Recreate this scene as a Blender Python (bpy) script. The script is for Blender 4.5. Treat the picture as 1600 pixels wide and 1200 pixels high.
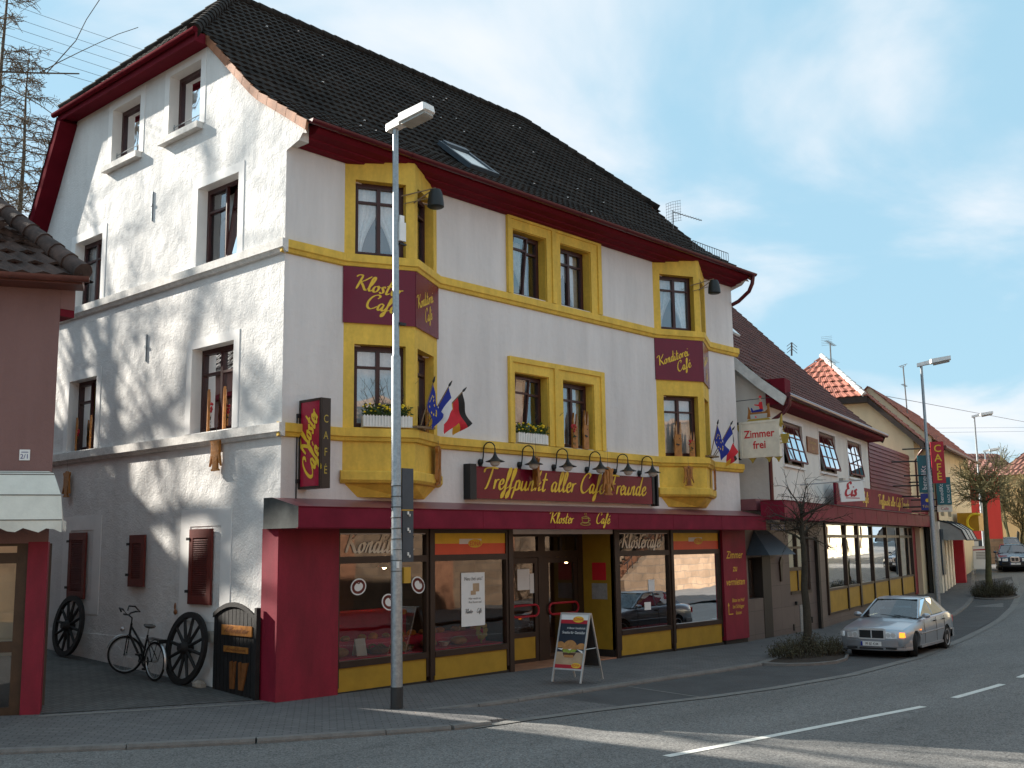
import bpy, bmesh, math, random
from mathutils import Vector, Matrix, Quaternion
from mathutils.geometry import delaunay_2d_cdt
R = math.radians
for o in list(bpy.data.objects):
    bpy.data.objects.remove(o)
S = bpy.context.scene
COL = S.collection
random.seed(11)

# ---------------------------------------------------------------- camera, sky, sun, exposure
CAM = Vector((-10.788, -15.0, 2.457))
YAW, PIT, ROL = R(47.942), R(8.587), R(-0.795)
_fw = Vector((math.sin(YAW) * math.cos(PIT), math.cos(YAW) * math.cos(PIT), math.sin(PIT)))
_rt = Vector((math.cos(YAW), -math.sin(YAW), 0))
_up = _rt.cross(_fw)
RT = _rt * math.cos(ROL) + _up * math.sin(ROL)
UP = -_rt * math.sin(ROL) + _up * math.cos(ROL)
FW = _fw
cd = bpy.data.cameras.new('camera')
cam = bpy.data.objects.new('camera', cd)
COL.objects.link(cam)
cam.matrix_world = Matrix(((RT.x, UP.x, -FW.x, CAM.x), (RT.y, UP.y, -FW.y, CAM.y), (RT.z, UP.z, -FW.z, CAM.z), (0, 0, 0, 1)))
cd.sensor_width = 36.0
cd.lens = 1676.65 / 1600 * 36
cd.clip_start = 0.1
cd.clip_end = 3000
S.camera = cam

SUN_AZ, SUN_EL = R(17.5), R(29)           # the sun stands behind the house, a little to its gable side
S.view_settings.view_transform = 'Standard'
S.view_settings.look = 'None'
S.view_settings.gamma = 1
S.view_settings.exposure = 1.38
w = bpy.data.worlds.new('World')
S.world = w
w.use_nodes = True
nt = w.node_tree
nt.nodes.clear()
N = nt.nodes.new
L = nt.links.new
out = N('ShaderNodeOutputWorld'); bg = N('ShaderNodeBackground'); bg.inputs[1].default_value = 0.06
sky = N('ShaderNodeTexSky'); sky.sky_type = 'NISHITA'; sky.sun_disc = False
sky.sun_elevation = SUN_EL; sky.sun_rotation = -SUN_AZ; sky.air_density = 1.0; sky.dust_density = 0.6; sky.ozone_density = 1.4
tc = N('ShaderNodeTexCoord')
sep = N('ShaderNodeSeparateXYZ'); L(tc.outputs['Generated'], sep.inputs[0])
zc = N('ShaderNodeMath'); zc.operation = 'MAXIMUM'; zc.inputs[1].default_value = 0.0; L(sep.outputs[2], zc.inputs[0])
za = N('ShaderNodeMath'); za.operation = 'ADD'; za.inputs[1].default_value = 0.16; L(zc.outputs[0], za.inputs[0])
dx = N('ShaderNodeMath'); dx.operation = 'DIVIDE'; L(sep.outputs[0], dx.inputs[0]); L(za.outputs[0], dx.inputs[1])
dy = N('ShaderNodeMath'); dy.operation = 'DIVIDE'; L(sep.outputs[1], dy.inputs[0]); L(za.outputs[0], dy.inputs[1])
cmb = N('ShaderNodeCombineXYZ'); L(dx.outputs[0], cmb.inputs[0]); L(dy.outputs[0], cmb.inputs[1])
mp = N('ShaderNodeMapping'); mp.inputs['Location'].default_value = (1.2, 4.3, 0.4); mp.inputs['Scale'].default_value = (1.0, 1.25, 1)
L(cmb.outputs[0], mp.inputs[0])
n1 = N('ShaderNodeTexNoise'); n1.inputs['Scale'].default_value = 1.15; n1.inputs['Detail'].default_value = 7; n1.inputs['Roughness'].default_value = 0.52; n1.inputs['Distortion'].default_value = 0.35
L(mp.outputs[0], n1.inputs['Vector'])
cr = N('ShaderNodeValToRGB'); cr.color_ramp.interpolation = 'EASE'
cr.color_ramp.elements[0].position = 0.42; cr.color_ramp.elements[0].color = (0.0, 0.0, 0.0, 1)
cr.color_ramp.elements[1].position = 0.68; cr.color_ramp.elements[1].color = (0.92, 0.92, 0.92, 1)
L(n1.outputs['Fac'], cr.inputs[0])
# pale veil over the blue, then soft white clouds
veil = N('ShaderNodeMix'); veil.data_type = 'RGBA'; veil.inputs[0].default_value = 0.82
L(sky.outputs[0], veil.inputs[6]); veil.inputs[7].default_value = (3.05, 5.0, 6.15, 1)
mx = N('ShaderNodeMix'); mx.data_type = 'RGBA'
L(cr.outputs[0], mx.inputs[0]); L(veil.outputs[2], mx.inputs[6]); mx.inputs[7].default_value = (6.2, 6.4, 6.7, 1)
L(mx.outputs[2], bg.inputs[0]); L(bg.outputs[0], out.inputs[0])

sd = bpy.data.lights.new('sun', 'SUN'); sd.energy = 5.0; sd.angle = R(0.55); sd.color = (1.0, 0.93, 0.82)
sun = bpy.data.objects.new('sun', sd); COL.objects.link(sun)
SUND = Vector((math.sin(SUN_AZ) * math.cos(SUN_EL), -math.cos(SUN_AZ) * math.cos(SUN_EL), -math.sin(SUN_EL)))
sun.rotation_mode = 'QUATERNION'; sun.rotation_quaternion = SUND.to_track_quat('-Z', 'Y')
S.cycles.max_bounces = 8; S.cycles.transparent_max_bounces = 16; S.cycles.caustics_reflective = False; S.cycles.caustics_refractive = False
S.cycles.use_denoising = True

def at(u, v, depth):                    # the point seen at a photo pixel, a given distance away
    d = RT * ((u - 800) / 1676.65) - UP * ((v - 600) / 1676.65) + FW
    return CAM + d * depth

# ---------------------------------------------------------------- materials
MATS = {}
def _nodes(name):
    m = bpy.data.materials.new(name); m.use_nodes = True
    t = m.node_tree; b = t.nodes['Principled BSDF']
    return m, t, b
def rgba(c): return (c[0], c[1], c[2], 1)
def M(name, col, rough=0.6, var=0.12, vs=3.0, bump=0.0, bs=40.0, metal=0.0, spec=0.4, fine=0.0, fs=120.0, coat=0.0, zs=1.0):
    """plain surface with cloudy colour variation, fine speckle and a noise bump"""
    m, t, b = _nodes(name); N = t.nodes.new; L = t.links.new
    b.inputs['Roughness'].default_value = rough; b.inputs['Metallic'].default_value = metal
    b.inputs['Specular IOR Level'].default_value = spec; b.inputs['Coat Weight'].default_value = coat
    tc = N('ShaderNodeTexCoord')
    n = N('ShaderNodeTexNoise'); n.inputs['Scale'].default_value = vs; n.inputs['Detail'].default_value = 6; n.inputs['Roughness'].default_value = 0.62
    mz = N('ShaderNodeMapping'); mz.inputs['Scale'].default_value = (1, 1, zs); L(tc.outputs['Object'], mz.inputs[0]); L(mz.outputs[0], n.inputs['Vector'])
    mr = N('ShaderNodeMapRange'); mr.inputs[1].default_value = 0.3; mr.inputs[2].default_value = 0.7
    mr.inputs[3].default_value = 1 - var; mr.inputs[4].default_value = 1 + var * 0.8
    L(n.outputs['Fac'], mr.inputs[0])
    mul = N('ShaderNodeMix'); mul.data_type = 'RGBA'; mul.blend_type = 'MULTIPLY'; mul.inputs[0].default_value = 1
    mul.inputs[6].default_value = rgba(col); L(mr.outputs[0], mul.inputs[7])
    last = mul.outputs[2]
    if fine:
        n2 = N('ShaderNodeTexNoise'); n2.inputs['Scale'].default_value = fs; n2.inputs['Detail'].default_value = 3
        L(tc.outputs['Object'], n2.inputs['Vector'])
        m2 = N('ShaderNodeMapRange'); m2.inputs[1].default_value = 0.3; m2.inputs[2].default_value = 0.7; m2.inputs[3].default_value = 1 - fine; m2.inputs[4].default_value = 1 + fine
        L(n2.outputs['Fac'], m2.inputs[0])
        mu2 = N('ShaderNodeMix'); mu2.data_type = 'RGBA'; mu2.blend_type = 'MULTIPLY'; mu2.inputs[0].default_value = 1
        L(last, mu2.inputs[6]); L(m2.outputs[0], mu2.inputs[7]); last = mu2.outputs[2]
    L(last, b.inputs['Base Color'])
    if bump:
        nb = N('ShaderNodeTexNoise'); nb.inputs['Scale'].default_value = bs; nb.inputs['Detail'].default_value = 4
        L(tc.outputs['Object'], nb.inputs['Vector'])
        bp = N('ShaderNodeBump'); bp.inputs['Strength'].default_value = min(1, bump); bp.inputs['Distance'].default_value = 0.02 * max(1, bump)
        L(nb.outputs['Fac'], bp.inputs['Height']); L(bp.outputs[0], b.inputs['Normal'])
    MATS[name] = m
    return m
def stucco(name, col, bs, dist, strength=1.0, streak=0.1):
    m, t, b = _nodes(name); N = t.nodes.new; L = t.links.new
    b.inputs['Roughness'].default_value = 0.9; b.inputs['Specular IOR Level'].default_value = 0.15
    tc = N('ShaderNodeTexCoord')
    n = N('ShaderNodeTexNoise'); n.inputs['Scale'].default_value = 0.7; n.inputs['Detail'].default_value = 8; n.inputs['Roughness'].default_value = 0.65
    mp = N('ShaderNodeMapping'); mp.inputs['Scale'].default_value = (2.6, 2.6, 0.42)   # rain streaks run down the wall
    L(tc.outputs['Object'], mp.inputs[0]); L(mp.outputs[0], n.inputs['Vector'])
    mr = N('ShaderNodeMapRange'); mr.inputs[1].default_value = 0.32; mr.inputs[2].default_value = 0.7; mr.inputs[3].default_value = 1 - streak; mr.inputs[4].default_value = 1.03
    L(n.outputs['Fac'], mr.inputs[0])
    mul = N('ShaderNodeMix'); mul.data_type = 'RGBA'; mul.blend_type = 'MULTIPLY'; mul.inputs[0].default_value = 1
    mul.inputs[6].default_value = rgba(col); L(mr.outputs[0], mul.inputs[7]); L(mul.outputs[2], b.inputs['Base Color'])
    nb = N('ShaderNodeTexNoise'); nb.inputs['Scale'].default_value = bs; nb.inputs['Detail'].default_value = 5; nb.inputs['Roughness'].default_value = 0.6
    L(tc.outputs['Object'], nb.inputs['Vector'])
    nl = N('ShaderNodeTexNoise'); nl.inputs['Scale'].default_value = bs * 0.12; nl.inputs['Detail'].default_value = 2
    L(tc.outputs['Object'], nl.inputs['Vector'])
    ad = N('ShaderNodeMath'); ad.operation = 'MULTIPLY_ADD'; ad.inputs[1].default_value = 2.2; L(nl.outputs['Fac'], ad.inputs[0]); L(nb.outputs['Fac'], ad.inputs[2])
    bp = N('ShaderNodeBump'); bp.inputs['Strength'].default_value = strength; bp.inputs['Distance'].default_value = dist
    L(ad.outputs[0], bp.inputs['Height']); L(bp.outputs[0], b.inputs['Normal'])
    MATS[name] = m
    return m
def brickmat(name, c1, c2, mortar, bw, bh, ms=0.012, rough=0.85, axes='XZ', bump=0.3, rot=0.0, offset=0.5, var=0.25):
    """coursed stones, tiles or pavers; axes picks which object axes the courses lie in"""
    m, t, b = _nodes(name); N = t.nodes.new; L = t.links.new
    b.inputs['Roughness'].default_value = rough; b.inputs['Specular IOR Level'].default_value = 0.25
    tc = N('ShaderNodeTexCoord'); sp = N('ShaderNodeSeparateXYZ'); L(tc.outputs['Object'], sp.inputs[0])
    cb = N('ShaderNodeCombineXYZ'); ix = {'X': 0, 'Y': 1, 'Z': 2}
    L(sp.outputs[ix[axes[0]]], cb.inputs[0]); L(sp.outputs[ix[axes[1]]], cb.inputs[1])
    mp = N('ShaderNodeMapping'); mp.inputs['Rotation'].default_value = (0, 0, rot); L(cb.outputs[0], mp.inputs[0])
    br = N('ShaderNodeTexBrick'); br.inputs['Color1'].default_value = rgba(c1); br.inputs['Color2'].default_value = rgba(c2); br.inputs['Mortar'].default_value = rgba(mortar)
    br.inputs['Scale'].default_value = 1; br.inputs['Brick Width'].default_value = bw; br.inputs['Row Height'].default_value = bh; br.inputs['Mortar Size'].default_value = ms; br.inputs['Mortar Smooth'].default_value = 0.3
    br.offset = offset
    L(mp.outputs[0], br.inputs['Vector'])
    n = N('ShaderNodeTexNoise'); n.inputs['Scale'].default_value = 1.3; n.inputs['Detail'].default_value = 8; n.inputs['Roughness'].default_value = 0.7
    L(tc.outputs['Object'], n.inputs['Vector'])
    mr = N('ShaderNodeMapRange'); mr.inputs[1].default_value = 0.3; mr.inputs[2].default_value = 0.7; mr.inputs[3].default_value = 1 - var; mr.inputs[4].default_value = 1 + var * 0.6
    L(n.outputs['Fac'], mr.inputs[0])
    mul = N('ShaderNodeMix'); mul.data_type = 'RGBA'; mul.blend_type = 'MULTIPLY'; mul.inputs[0].default_value = 1
    L(br.outputs['Color'], mul.inputs[6]); L(mr.outputs[0], mul.inputs[7]); L(mul.outputs[2], b.inputs['Base Color'])
    n3 = N('ShaderNodeTexNoise'); n3.inputs['Scale'].default_value = 60; L(tc.outputs['Object'], n3.inputs['Vector'])
    sb = N('ShaderNodeMath'); sb.operation = 'MULTIPLY_ADD'; sb.inputs[1].default_value = -1; L(br.outputs['Fac'], sb.inputs[0]); L(n3.outputs['Fac'], sb.inputs[2])
    bp = N('ShaderNodeBump'); bp.inputs['Strength'].default_value = bump; bp.inputs['Distance'].default_value = 0.01
    L(sb.outputs[0], bp.inputs['Height']); L(bp.outputs[0], b.inputs['Normal'])
    MATS[name] = m
    return m
def glassmat(name, tint=(0.75, 0.8, 0.8), refl=0.16, rough=0.015, wav=0.0):
    m = bpy.data.materials.new(name); m.use_nodes = True
    t = m.node_tree; t.nodes.clear(); N = t.nodes.new; L = t.links.new
    o = N('ShaderNodeOutputMaterial'); mix = N('ShaderNodeMixShader'); tr = N('ShaderNodeBsdfTransparent'); gl = N('ShaderNodeBsdfGlossy')
    tr.inputs[0].default_value = rgba(tint); gl.inputs['Roughness'].default_value = rough; gl.inputs[0].default_value = (0.95, 0.97, 1, 1)
    fr = N('ShaderNodeFresnel'); fr.inputs[0].default_value = 1.52
    ma = N('ShaderNodeMath'); ma.operation = 'MULTIPLY_ADD'; ma.inputs[1].default_value = 1.3; ma.inputs[2].default_value = refl; ma.use_clamp = True
    L(fr.outputs[0], ma.inputs[0]); L(ma.outputs[0], mix.inputs[0]); L(tr.outputs[0], mix.inputs[1]); L(gl.outputs[0], mix.inputs[2]); L(mix.outputs[0], o.inputs[0])
    if wav:
        tc = N('ShaderNodeTexCoord'); n = N('ShaderNodeTexNoise'); n.inputs['Scale'].default_value = 1.6; n.inputs['Detail'].default_value = 1
        bp = N('ShaderNodeBump'); bp.inputs['Strength'].default_value = wav; bp.inputs['Distance'].default_value = 0.05
        L(tc.outputs['Object'], n.inputs['Vector']); L(n.outputs['Fac'], bp.inputs['Height']); L(bp.outputs[0], gl.inputs['Normal'])
    MATS[name] = m
    return m
def emis(name, col, st):
    m = bpy.data.materials.new(name); m.use_nodes = True
    b = m.node_tree.nodes['Principled BSDF']; b.inputs['Base Color'].default_value = rgba(col)
    b.inputs['Emission Color'].default_value = rgba(col); b.inputs['Emission Strength'].default_value = st
    MATS[name] = m
    return m

stucco('stucco_gable', (0.765, 0.755, 0.74), 24, 0.015, 1.0, 0.14)
stucco('stucco_front', (0.715, 0.68, 0.665), 55, 0.007, 0.8, 0.15)
stucco('stucco_wing', (0.76, 0.74, 0.69), 60, 0.006, 0.7, 0.12)
stucco('stucco_mauve', (0.235, 0.135, 0.125), 70, 0.006, 0.8, 0.12)
stucco('stucco_cream', (0.72, 0.61, 0.42), 50, 0.005, 0.5, 0.14)
stucco('stucco_red', (0.62, 0.07, 0.06), 50, 0.005, 0.5, 0.12)
stucco('stucco_ochre', (0.62, 0.40, 0.19), 50, 0.005, 0.5, 0.15)
M('smooth_plaster', (0.80, 0.79, 0.775), 0.85, 0.06, 2, 0.15, 60)
M('belt_stone', (0.66, 0.64, 0.61), 0.85, 0.2, 5, 0.3, 50, fine=0.1, fs=30)
M('yellow_paint', (0.70, 0.455, 0.068), 0.7, 0.20, 3.2, 0.15, 70, fine=0.06, fs=14, zs=.28)
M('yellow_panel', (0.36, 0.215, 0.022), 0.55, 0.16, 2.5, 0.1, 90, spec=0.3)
M('crimson_paint', (0.215, 0.0075, 0.025), 0.6, 0.25, 2.6, 0.12, 60, fine=.06, fs=40, zs=.35)
M('burgundy_eave', (0.135, 0.0085, 0.018), 0.75, 0.16, 2.2, 0.05, 50, spec=0.12)
M('burgundy_matte', (0.10, 0.008, 0.014), 0.95, 0.16, 2.2, spec=0.02)
M('burgundy_gutter', (0.085, 0.0075, 0.014), 0.28, 0.10, 3.0)
M('canopy_sheet', (0.185, 0.011, 0.030), 0.62, 0.26, 2.2, 0.03, 10, spec=0.16)
M('canopy_top_sheet', (0.22, 0.075, 0.085), 0.35, 0.2, 1.0)
M('bare_sheet_metal', (0.070, 0.076, 0.075), 0.55, 0.3, 4.0, 0.05, 12, metal=0.3)
M('sign_acrylic', (0.150, 0.009, 0.026), 0.22, 0.10, 2.0, spec=0.28)
M('sign_acrylic_red', (0.34, 0.012, 0.040), 0.2, 0.08, 2.0, spec=0.5)
M('sign_yellow', (0.74, 0.48, 0.035), 0.5, 0.08, 6)
M('sign_gold', (0.42, 0.30, 0.05), 0.5, 0.12, 6)
M('sign_ivory', (0.80, 0.74, 0.62), 0.6, 0.12, 5)
M('letter_cream', (0.80, 0.73, 0.60), 0.5, 0.1, 6)
M('window_brown', (0.050, 0.014, 0.013), 0.42, 0.2, 8, 0.05, 60)
M('shop_brown', (0.030, 0.017, 0.012), 0.4, 0.2, 4, 0.04, 60)
M('shop_plinth', (0.018, 0.015, 0.013), 0.55, 0.25, 5)
M('shutter_red', (0.125, 0.018, 0.012), 0.55, 0.25, 8, 0.1, 50)
M('black_wood', (0.012, 0.011, 0.011), 0.7, 0.3, 6, 0.3, 60)
M('carved_wood', (0.36, 0.145, 0.030), 0.45, 0.35, 9, 0.35, 26)
M('carved_wood_dark', (0.21, 0.075, 0.020), 0.5, 0.35, 9, 0.3, 26)
M('carved_ear', (0.46, 0.27, 0.15), 0.6, 0.25, 9)
M('black_iron', (0.012, 0.013, 0.014), 0.45, 0.2, 8, 0.05, 60)
M('lamp_glass', (0.55, 0.54, 0.50), 0.3, 0.05, 5)
M('galvanised', (0.30, 0.33, 0.35), 0.42, 0.22, 18, 0.05, 60, metal=0.55, fine=0.08, fs=40)
M('lamp_white', (0.78, 0.79, 0.78), 0.35, 0.06, 4)
M('lamp_under', (0.34, 0.34, 0.32), 0.4, 0.2, 5)
M('dark_sleeve', (0.03, 0.032, 0.034), 0.6, 0.2, 8)
M('blue_grey_sheet', (0.045, 0.062, 0.080), 0.45, 0.15, 5)
M('yellow_small', (0.46, 0.27, 0.03), 0.55, 0.1, 10)
M('white_paper', (0.74, 0.74, 0.73), 0.7, 0.04, 6)
M('grey_print', (0.30, 0.29, 0.28), 0.7, 0.2, 12)
M('dark_print', (0.05, 0.045, 0.045), 0.6, 0.1, 12)
M('orange_red', (0.70, 0.085, 0.03), 0.4, 0.05, 4)
M('bright_red', (0.62, 0.02, 0.03), 0.45, 0.06, 4)
M('deep_red', (0.40, 0.015, 0.03), 0.5, 0.1, 4)
M('white_plastic', (0.74, 0.73, 0.70), 0.5, 0.08, 6)
M('aluminium', (0.58, 0.58, 0.56), 0.35, 0.1, 8, metal=0.7)
M('poster_dark', (0.022, 0.03, 0.045), 0.3, 0.3, 3)
M('poster_tan', (0.42, 0.30, 0.19), 0.35, 0.2, 5)
M('bun', (0.42, 0.20, 0.065), 0.5, 0.3, 12)
M('lettuce', (0.25, 0.33, 0.05), 0.5, 0.4, 14)
M('patty', (0.09, 0.04, 0.02), 0.6, 0.3, 14)
M('leaf_green', (0.05, 0.09, 0.02), 0.6, 0.4, 9)
M('flower_yellow', (0.80, 0.58, 0.02), 0.6, 0.2, 9)
M('flower_red', (0.42, 0.02, 0.03), 0.6, 0.3, 9)
M('twig', (0.10, 0.075, 0.055), 0.8, 0.3, 6)
M('bark_dark', (0.042, 0.036, 0.026), 0.9, 0.35, 7, 0.5, 30)
M('twig_dark', (0.038, 0.032, 0.024), 0.85, 0.3, 4)
M('bark_moss', (0.085, 0.080, 0.035), 0.9, 0.4, 5, 0.5, 30)
M('twig_olive', (0.17, 0.145, 0.065), 0.85, 0.35, 3)
M('larch_bark', (0.10, 0.080, 0.062), 0.9, 0.3, 4, 0.4, 20)
M('larch_twig', (0.17, 0.125, 0.085), 0.9, 0.35, 1.5)
M('shrub_twig', (0.048, 0.038, 0.022), 0.85, 0.4, 3)
M('shrub_leaf', (0.050, 0.043, 0.018), 0.75, 0.45, 4)
M('soil', (0.035, 0.025, 0.018), 0.95, 0.4, 9, 0.8, 40)
M('flag_blue', (0.012, 0.028, 0.26), 0.7, 0.12, 10)
M('flag_white', (0.68, 0.67, 0.68), 0.7, 0.06, 10)
M('flag_red', (0.56, 0.02, 0.035), 0.7, 0.1, 10)
M('flag_black', (0.016, 0.015, 0.015), 0.7, 0.1, 10)
M('flag_gold', (0.66, 0.36, 0.03), 0.7, 0.1, 10)
M('pole_wood', (0.20, 0.13, 0.07), 0.6, 0.2, 20)
M('curtain_net', (0.84, 0.85, 0.85), 0.9, 0.14, 16, 0.4, 70)
M('curtain_gold', (0.45, 0.32, 0.06), 0.9, 0.15, 12)
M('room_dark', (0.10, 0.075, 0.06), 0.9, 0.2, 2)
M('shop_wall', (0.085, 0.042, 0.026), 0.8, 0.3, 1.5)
M('shop_cloth', (0.62, 0.02, 0.07), 0.8, 0.15, 5)
M('bread', (0.40, 0.19, 0.06), 0.6, 0.3, 12, 0.3, 30)
M('basket', (0.22, 0.11, 0.04), 0.8, 0.3, 20, 0.4, 60)
M('orange_cloth', (0.62, 0.20, 0.02), 0.8, 0.15, 6)
M('silver_paint', (0.38, 0.415, 0.46), 0.28, 0.03, 2, metal=0.55, coat=0.6, spec=0.5)
M('navy_paint', (0.020, 0.030, 0.055), 0.25, 0.05, 2, metal=0.3, coat=0.6, spec=0.5)
M('slate_paint', (0.045, 0.070, 0.095), 0.25, 0.05, 2, metal=0.3, coat=0.6, spec=0.5)
M('black_trim', (0.014, 0.014, 0.015), 0.5, 0.1, 8)
M('tyre', (0.012, 0.012, 0.012), 0.85, 0.2, 9)
M('alloy', (0.42, 0.43, 0.44), 0.35, 0.08, 8, metal=0.7)
M('chrome', (0.80, 0.81, 0.82), 0.16, 0.03, 8, metal=0.45, coat=0.5)
M('headlamp', (0.72, 0.75, 0.77), 0.08, 0.2, 20, metal=0.1, coat=1.0)
M('grey_bumper', (0.24, 0.25, 0.27), 0.4, 0.06, 4, metal=0.25, coat=0.3)
M('skin', (0.48, 0.29, 0.21), 0.6, 0.06, 12)
M('dark_hair', (0.03, 0.02, 0.015), 0.7, 0.2, 20)
M('dark_jacket', (0.025, 0.03, 0.04), 0.8, 0.2, 10)
M('car_interior', (0.03, 0.03, 0.032), 0.8, 0.2, 6)
M('bike_black', (0.012, 0.013, 0.014), 0.35, 0.1, 9)
M('saddle_grey', (0.07, 0.065, 0.06), 0.6, 0.2, 9)
M('rubble', (0.34, 0.31, 0.27), 0.9, 0.25, 9, 0.5, 30)
M('kerb_stone', (0.165, 0.158, 0.150), 0.85, 0.22, 6, 0.35, 60, fine=0.12, fs=90)
M('gutter_stone', (0.17, 0.165, 0.155), 0.85, 0.2, 5, 0.3, 60, fine=0.12, fs=90)
M('marking_white', (0.62, 0.62, 0.58), 0.75, 0.14, 7, 0.2, 120, fine=0.1, fs=90)
M('bay_asphalt', (0.072, 0.072, 0.074), 0.9, 0.22, 1.2, 0.4, 200, fine=0.25, fs=150)
M('earth', (0.11, 0.10, 0.06), 0.95, 0.35, 0.2)
M('awning_canvas', (0.66, 0.65, 0.58), 0.85, 0.12, 2.5, 0.1, 30)
M('awning_seam', (0.16, 0.15, 0.13), 0.85, 0.2, 9)
M('mauve_dot', (0.16, 0.06, 0.075), 0.8, 0.1, 4)
M('copper_gutter', (0.115, 0.036, 0.026), 0.45, 0.3, 4)
M('door_brown', (0.060, 0.030, 0.014), 0.5, 0.3, 5, 0.1, 60)
M('cream_blind', (0.46, 0.38, 0.22), 0.8, 0.12, 2)
M('dark_roof_tile', (0.026, 0.0205, 0.0175), 0.92, 0.5, 1.1, 0.2, 60, fine=0.45, fs=7, spec=0.15)
M('brown_roof_tile', (0.100, 0.034, 0.026), 0.78, 0.45, 1.8, 0.2, 60, fine=0.35, fs=9)
M('mossy_roof_tile', (0.060, 0.037, 0.030), 0.8, 0.55, 2.2, 0.3, 50, fine=0.3, fs=9)
M('red_roof_tile', (0.30, 0.105, 0.072), 0.78, 0.4, 1.2, 0.2, 50, fine=0.3, fs=7)
M('far_roof_tile', (0.23, 0.105, 0.080), 0.8, 0.35, 0.6, 0.2, 30, fine=0.3, fs=4)
M('verge_tile', (0.34, 0.155, 0.085), 0.75, 0.3, 5, 0.2, 50)
M('verge_white', (0.62, 0.62, 0.60), 0.8, 0.2, 4)
M('dark_verge', (0.035, 0.024, 0.020), 0.7, 0.25, 4)
M('red_cladding', (0.150, 0.012, 0.014), 0.5, 0.18, 2)
M('teal_sign', (0.012, 0.12, 0.14), 0.4, 0.1, 4)
M('blue_sign', (0.015, 0.025, 0.20), 0.4, 0.1, 4)
M('striped_grey', (0.40, 0.40, 0.38), 0.8, 0.12, 4)
M('parcel_yellow', (0.46, 0.24, 0.01), 0.5, 0.1, 4)
M('antenna_metal', (0.20, 0.20, 0.20), 0.45, 0.2, 9, metal=0.6)
M('wire_dark', (0.10, 0.11, 0.12), 0.6, 0.1, 3)
M('chimney_white', (0.60, 0.57, 0.50), 0.85, 0.2, 3)
M('loud_black', (0.014, 0.017, 0.018), 0.5, 0.2, 9)
brickmat('grey_wall_tile', (0.135, 0.108, 0.098), (0.115, 0.092, 0.085), (0.085, 0.07, 0.066), 0.95, 0.62, 0.012, 0.5, 'XZ', 0.2, 0, 0.0, 0.12)
brickmat('paver', (0.155, 0.150, 0.148), (0.130, 0.126, 0.126), (0.075, 0.073, 0.072), 0.21, 0.105, 0.009, 0.9, 'XY', 0.5, R(38), 0.5, 0.22)
brickmat('court_paver', (0.115, 0.112, 0.108), (0.090, 0.089, 0.086), (0.052, 0.05, 0.05), 0.22, 0.11, 0.01, 0.9, 'XY', 0.5, R(-20), 0.5, 0.3)
brickmat('sandstone_wall', (0.30, 0.20, 0.13), (0.22, 0.145, 0.095), (0.19, 0.145, 0.11), 0.75, 0.34, 0.02, 0.9, 'XZ', 0.6, 0, 0.5, 0.3)
brickmat('quoin_stone', (0.40, 0.26, 0.18), (0.33, 0.2, 0.14), (0.26, 0.2, 0.15), 0.6, 0.4, 0.02, 0.9, 'YZ', 0.6, 0, 0.5, 0.3)
glassmat('house_glass', (0.88, 0.91, 0.92), 0.15, 0.02, 0.10)
glassmat('shop_glass', (0.78, 0.80, 0.78), 0.07, 0.01, 0.03)
glassmat('bright_shop_glass', (0.72, 0.74, 0.72), 0.28, 0.01, 0.03)
glassmat('wing_glass', (0.55, 0.57, 0.56), 0.50, 0.012, 0.04)
glassmat('car_glass', (0.28, 0.34, 0.36), 0.04, 0.01)
emis('warm_bulb', (1.0, 0.62, 0.28), 28.0)
emis('indicator_amber', (1.0, 0.24, 0.02), 1.0)
emis('signal_green', (0.05, 1.0, 0.45), 3.0)

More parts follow.
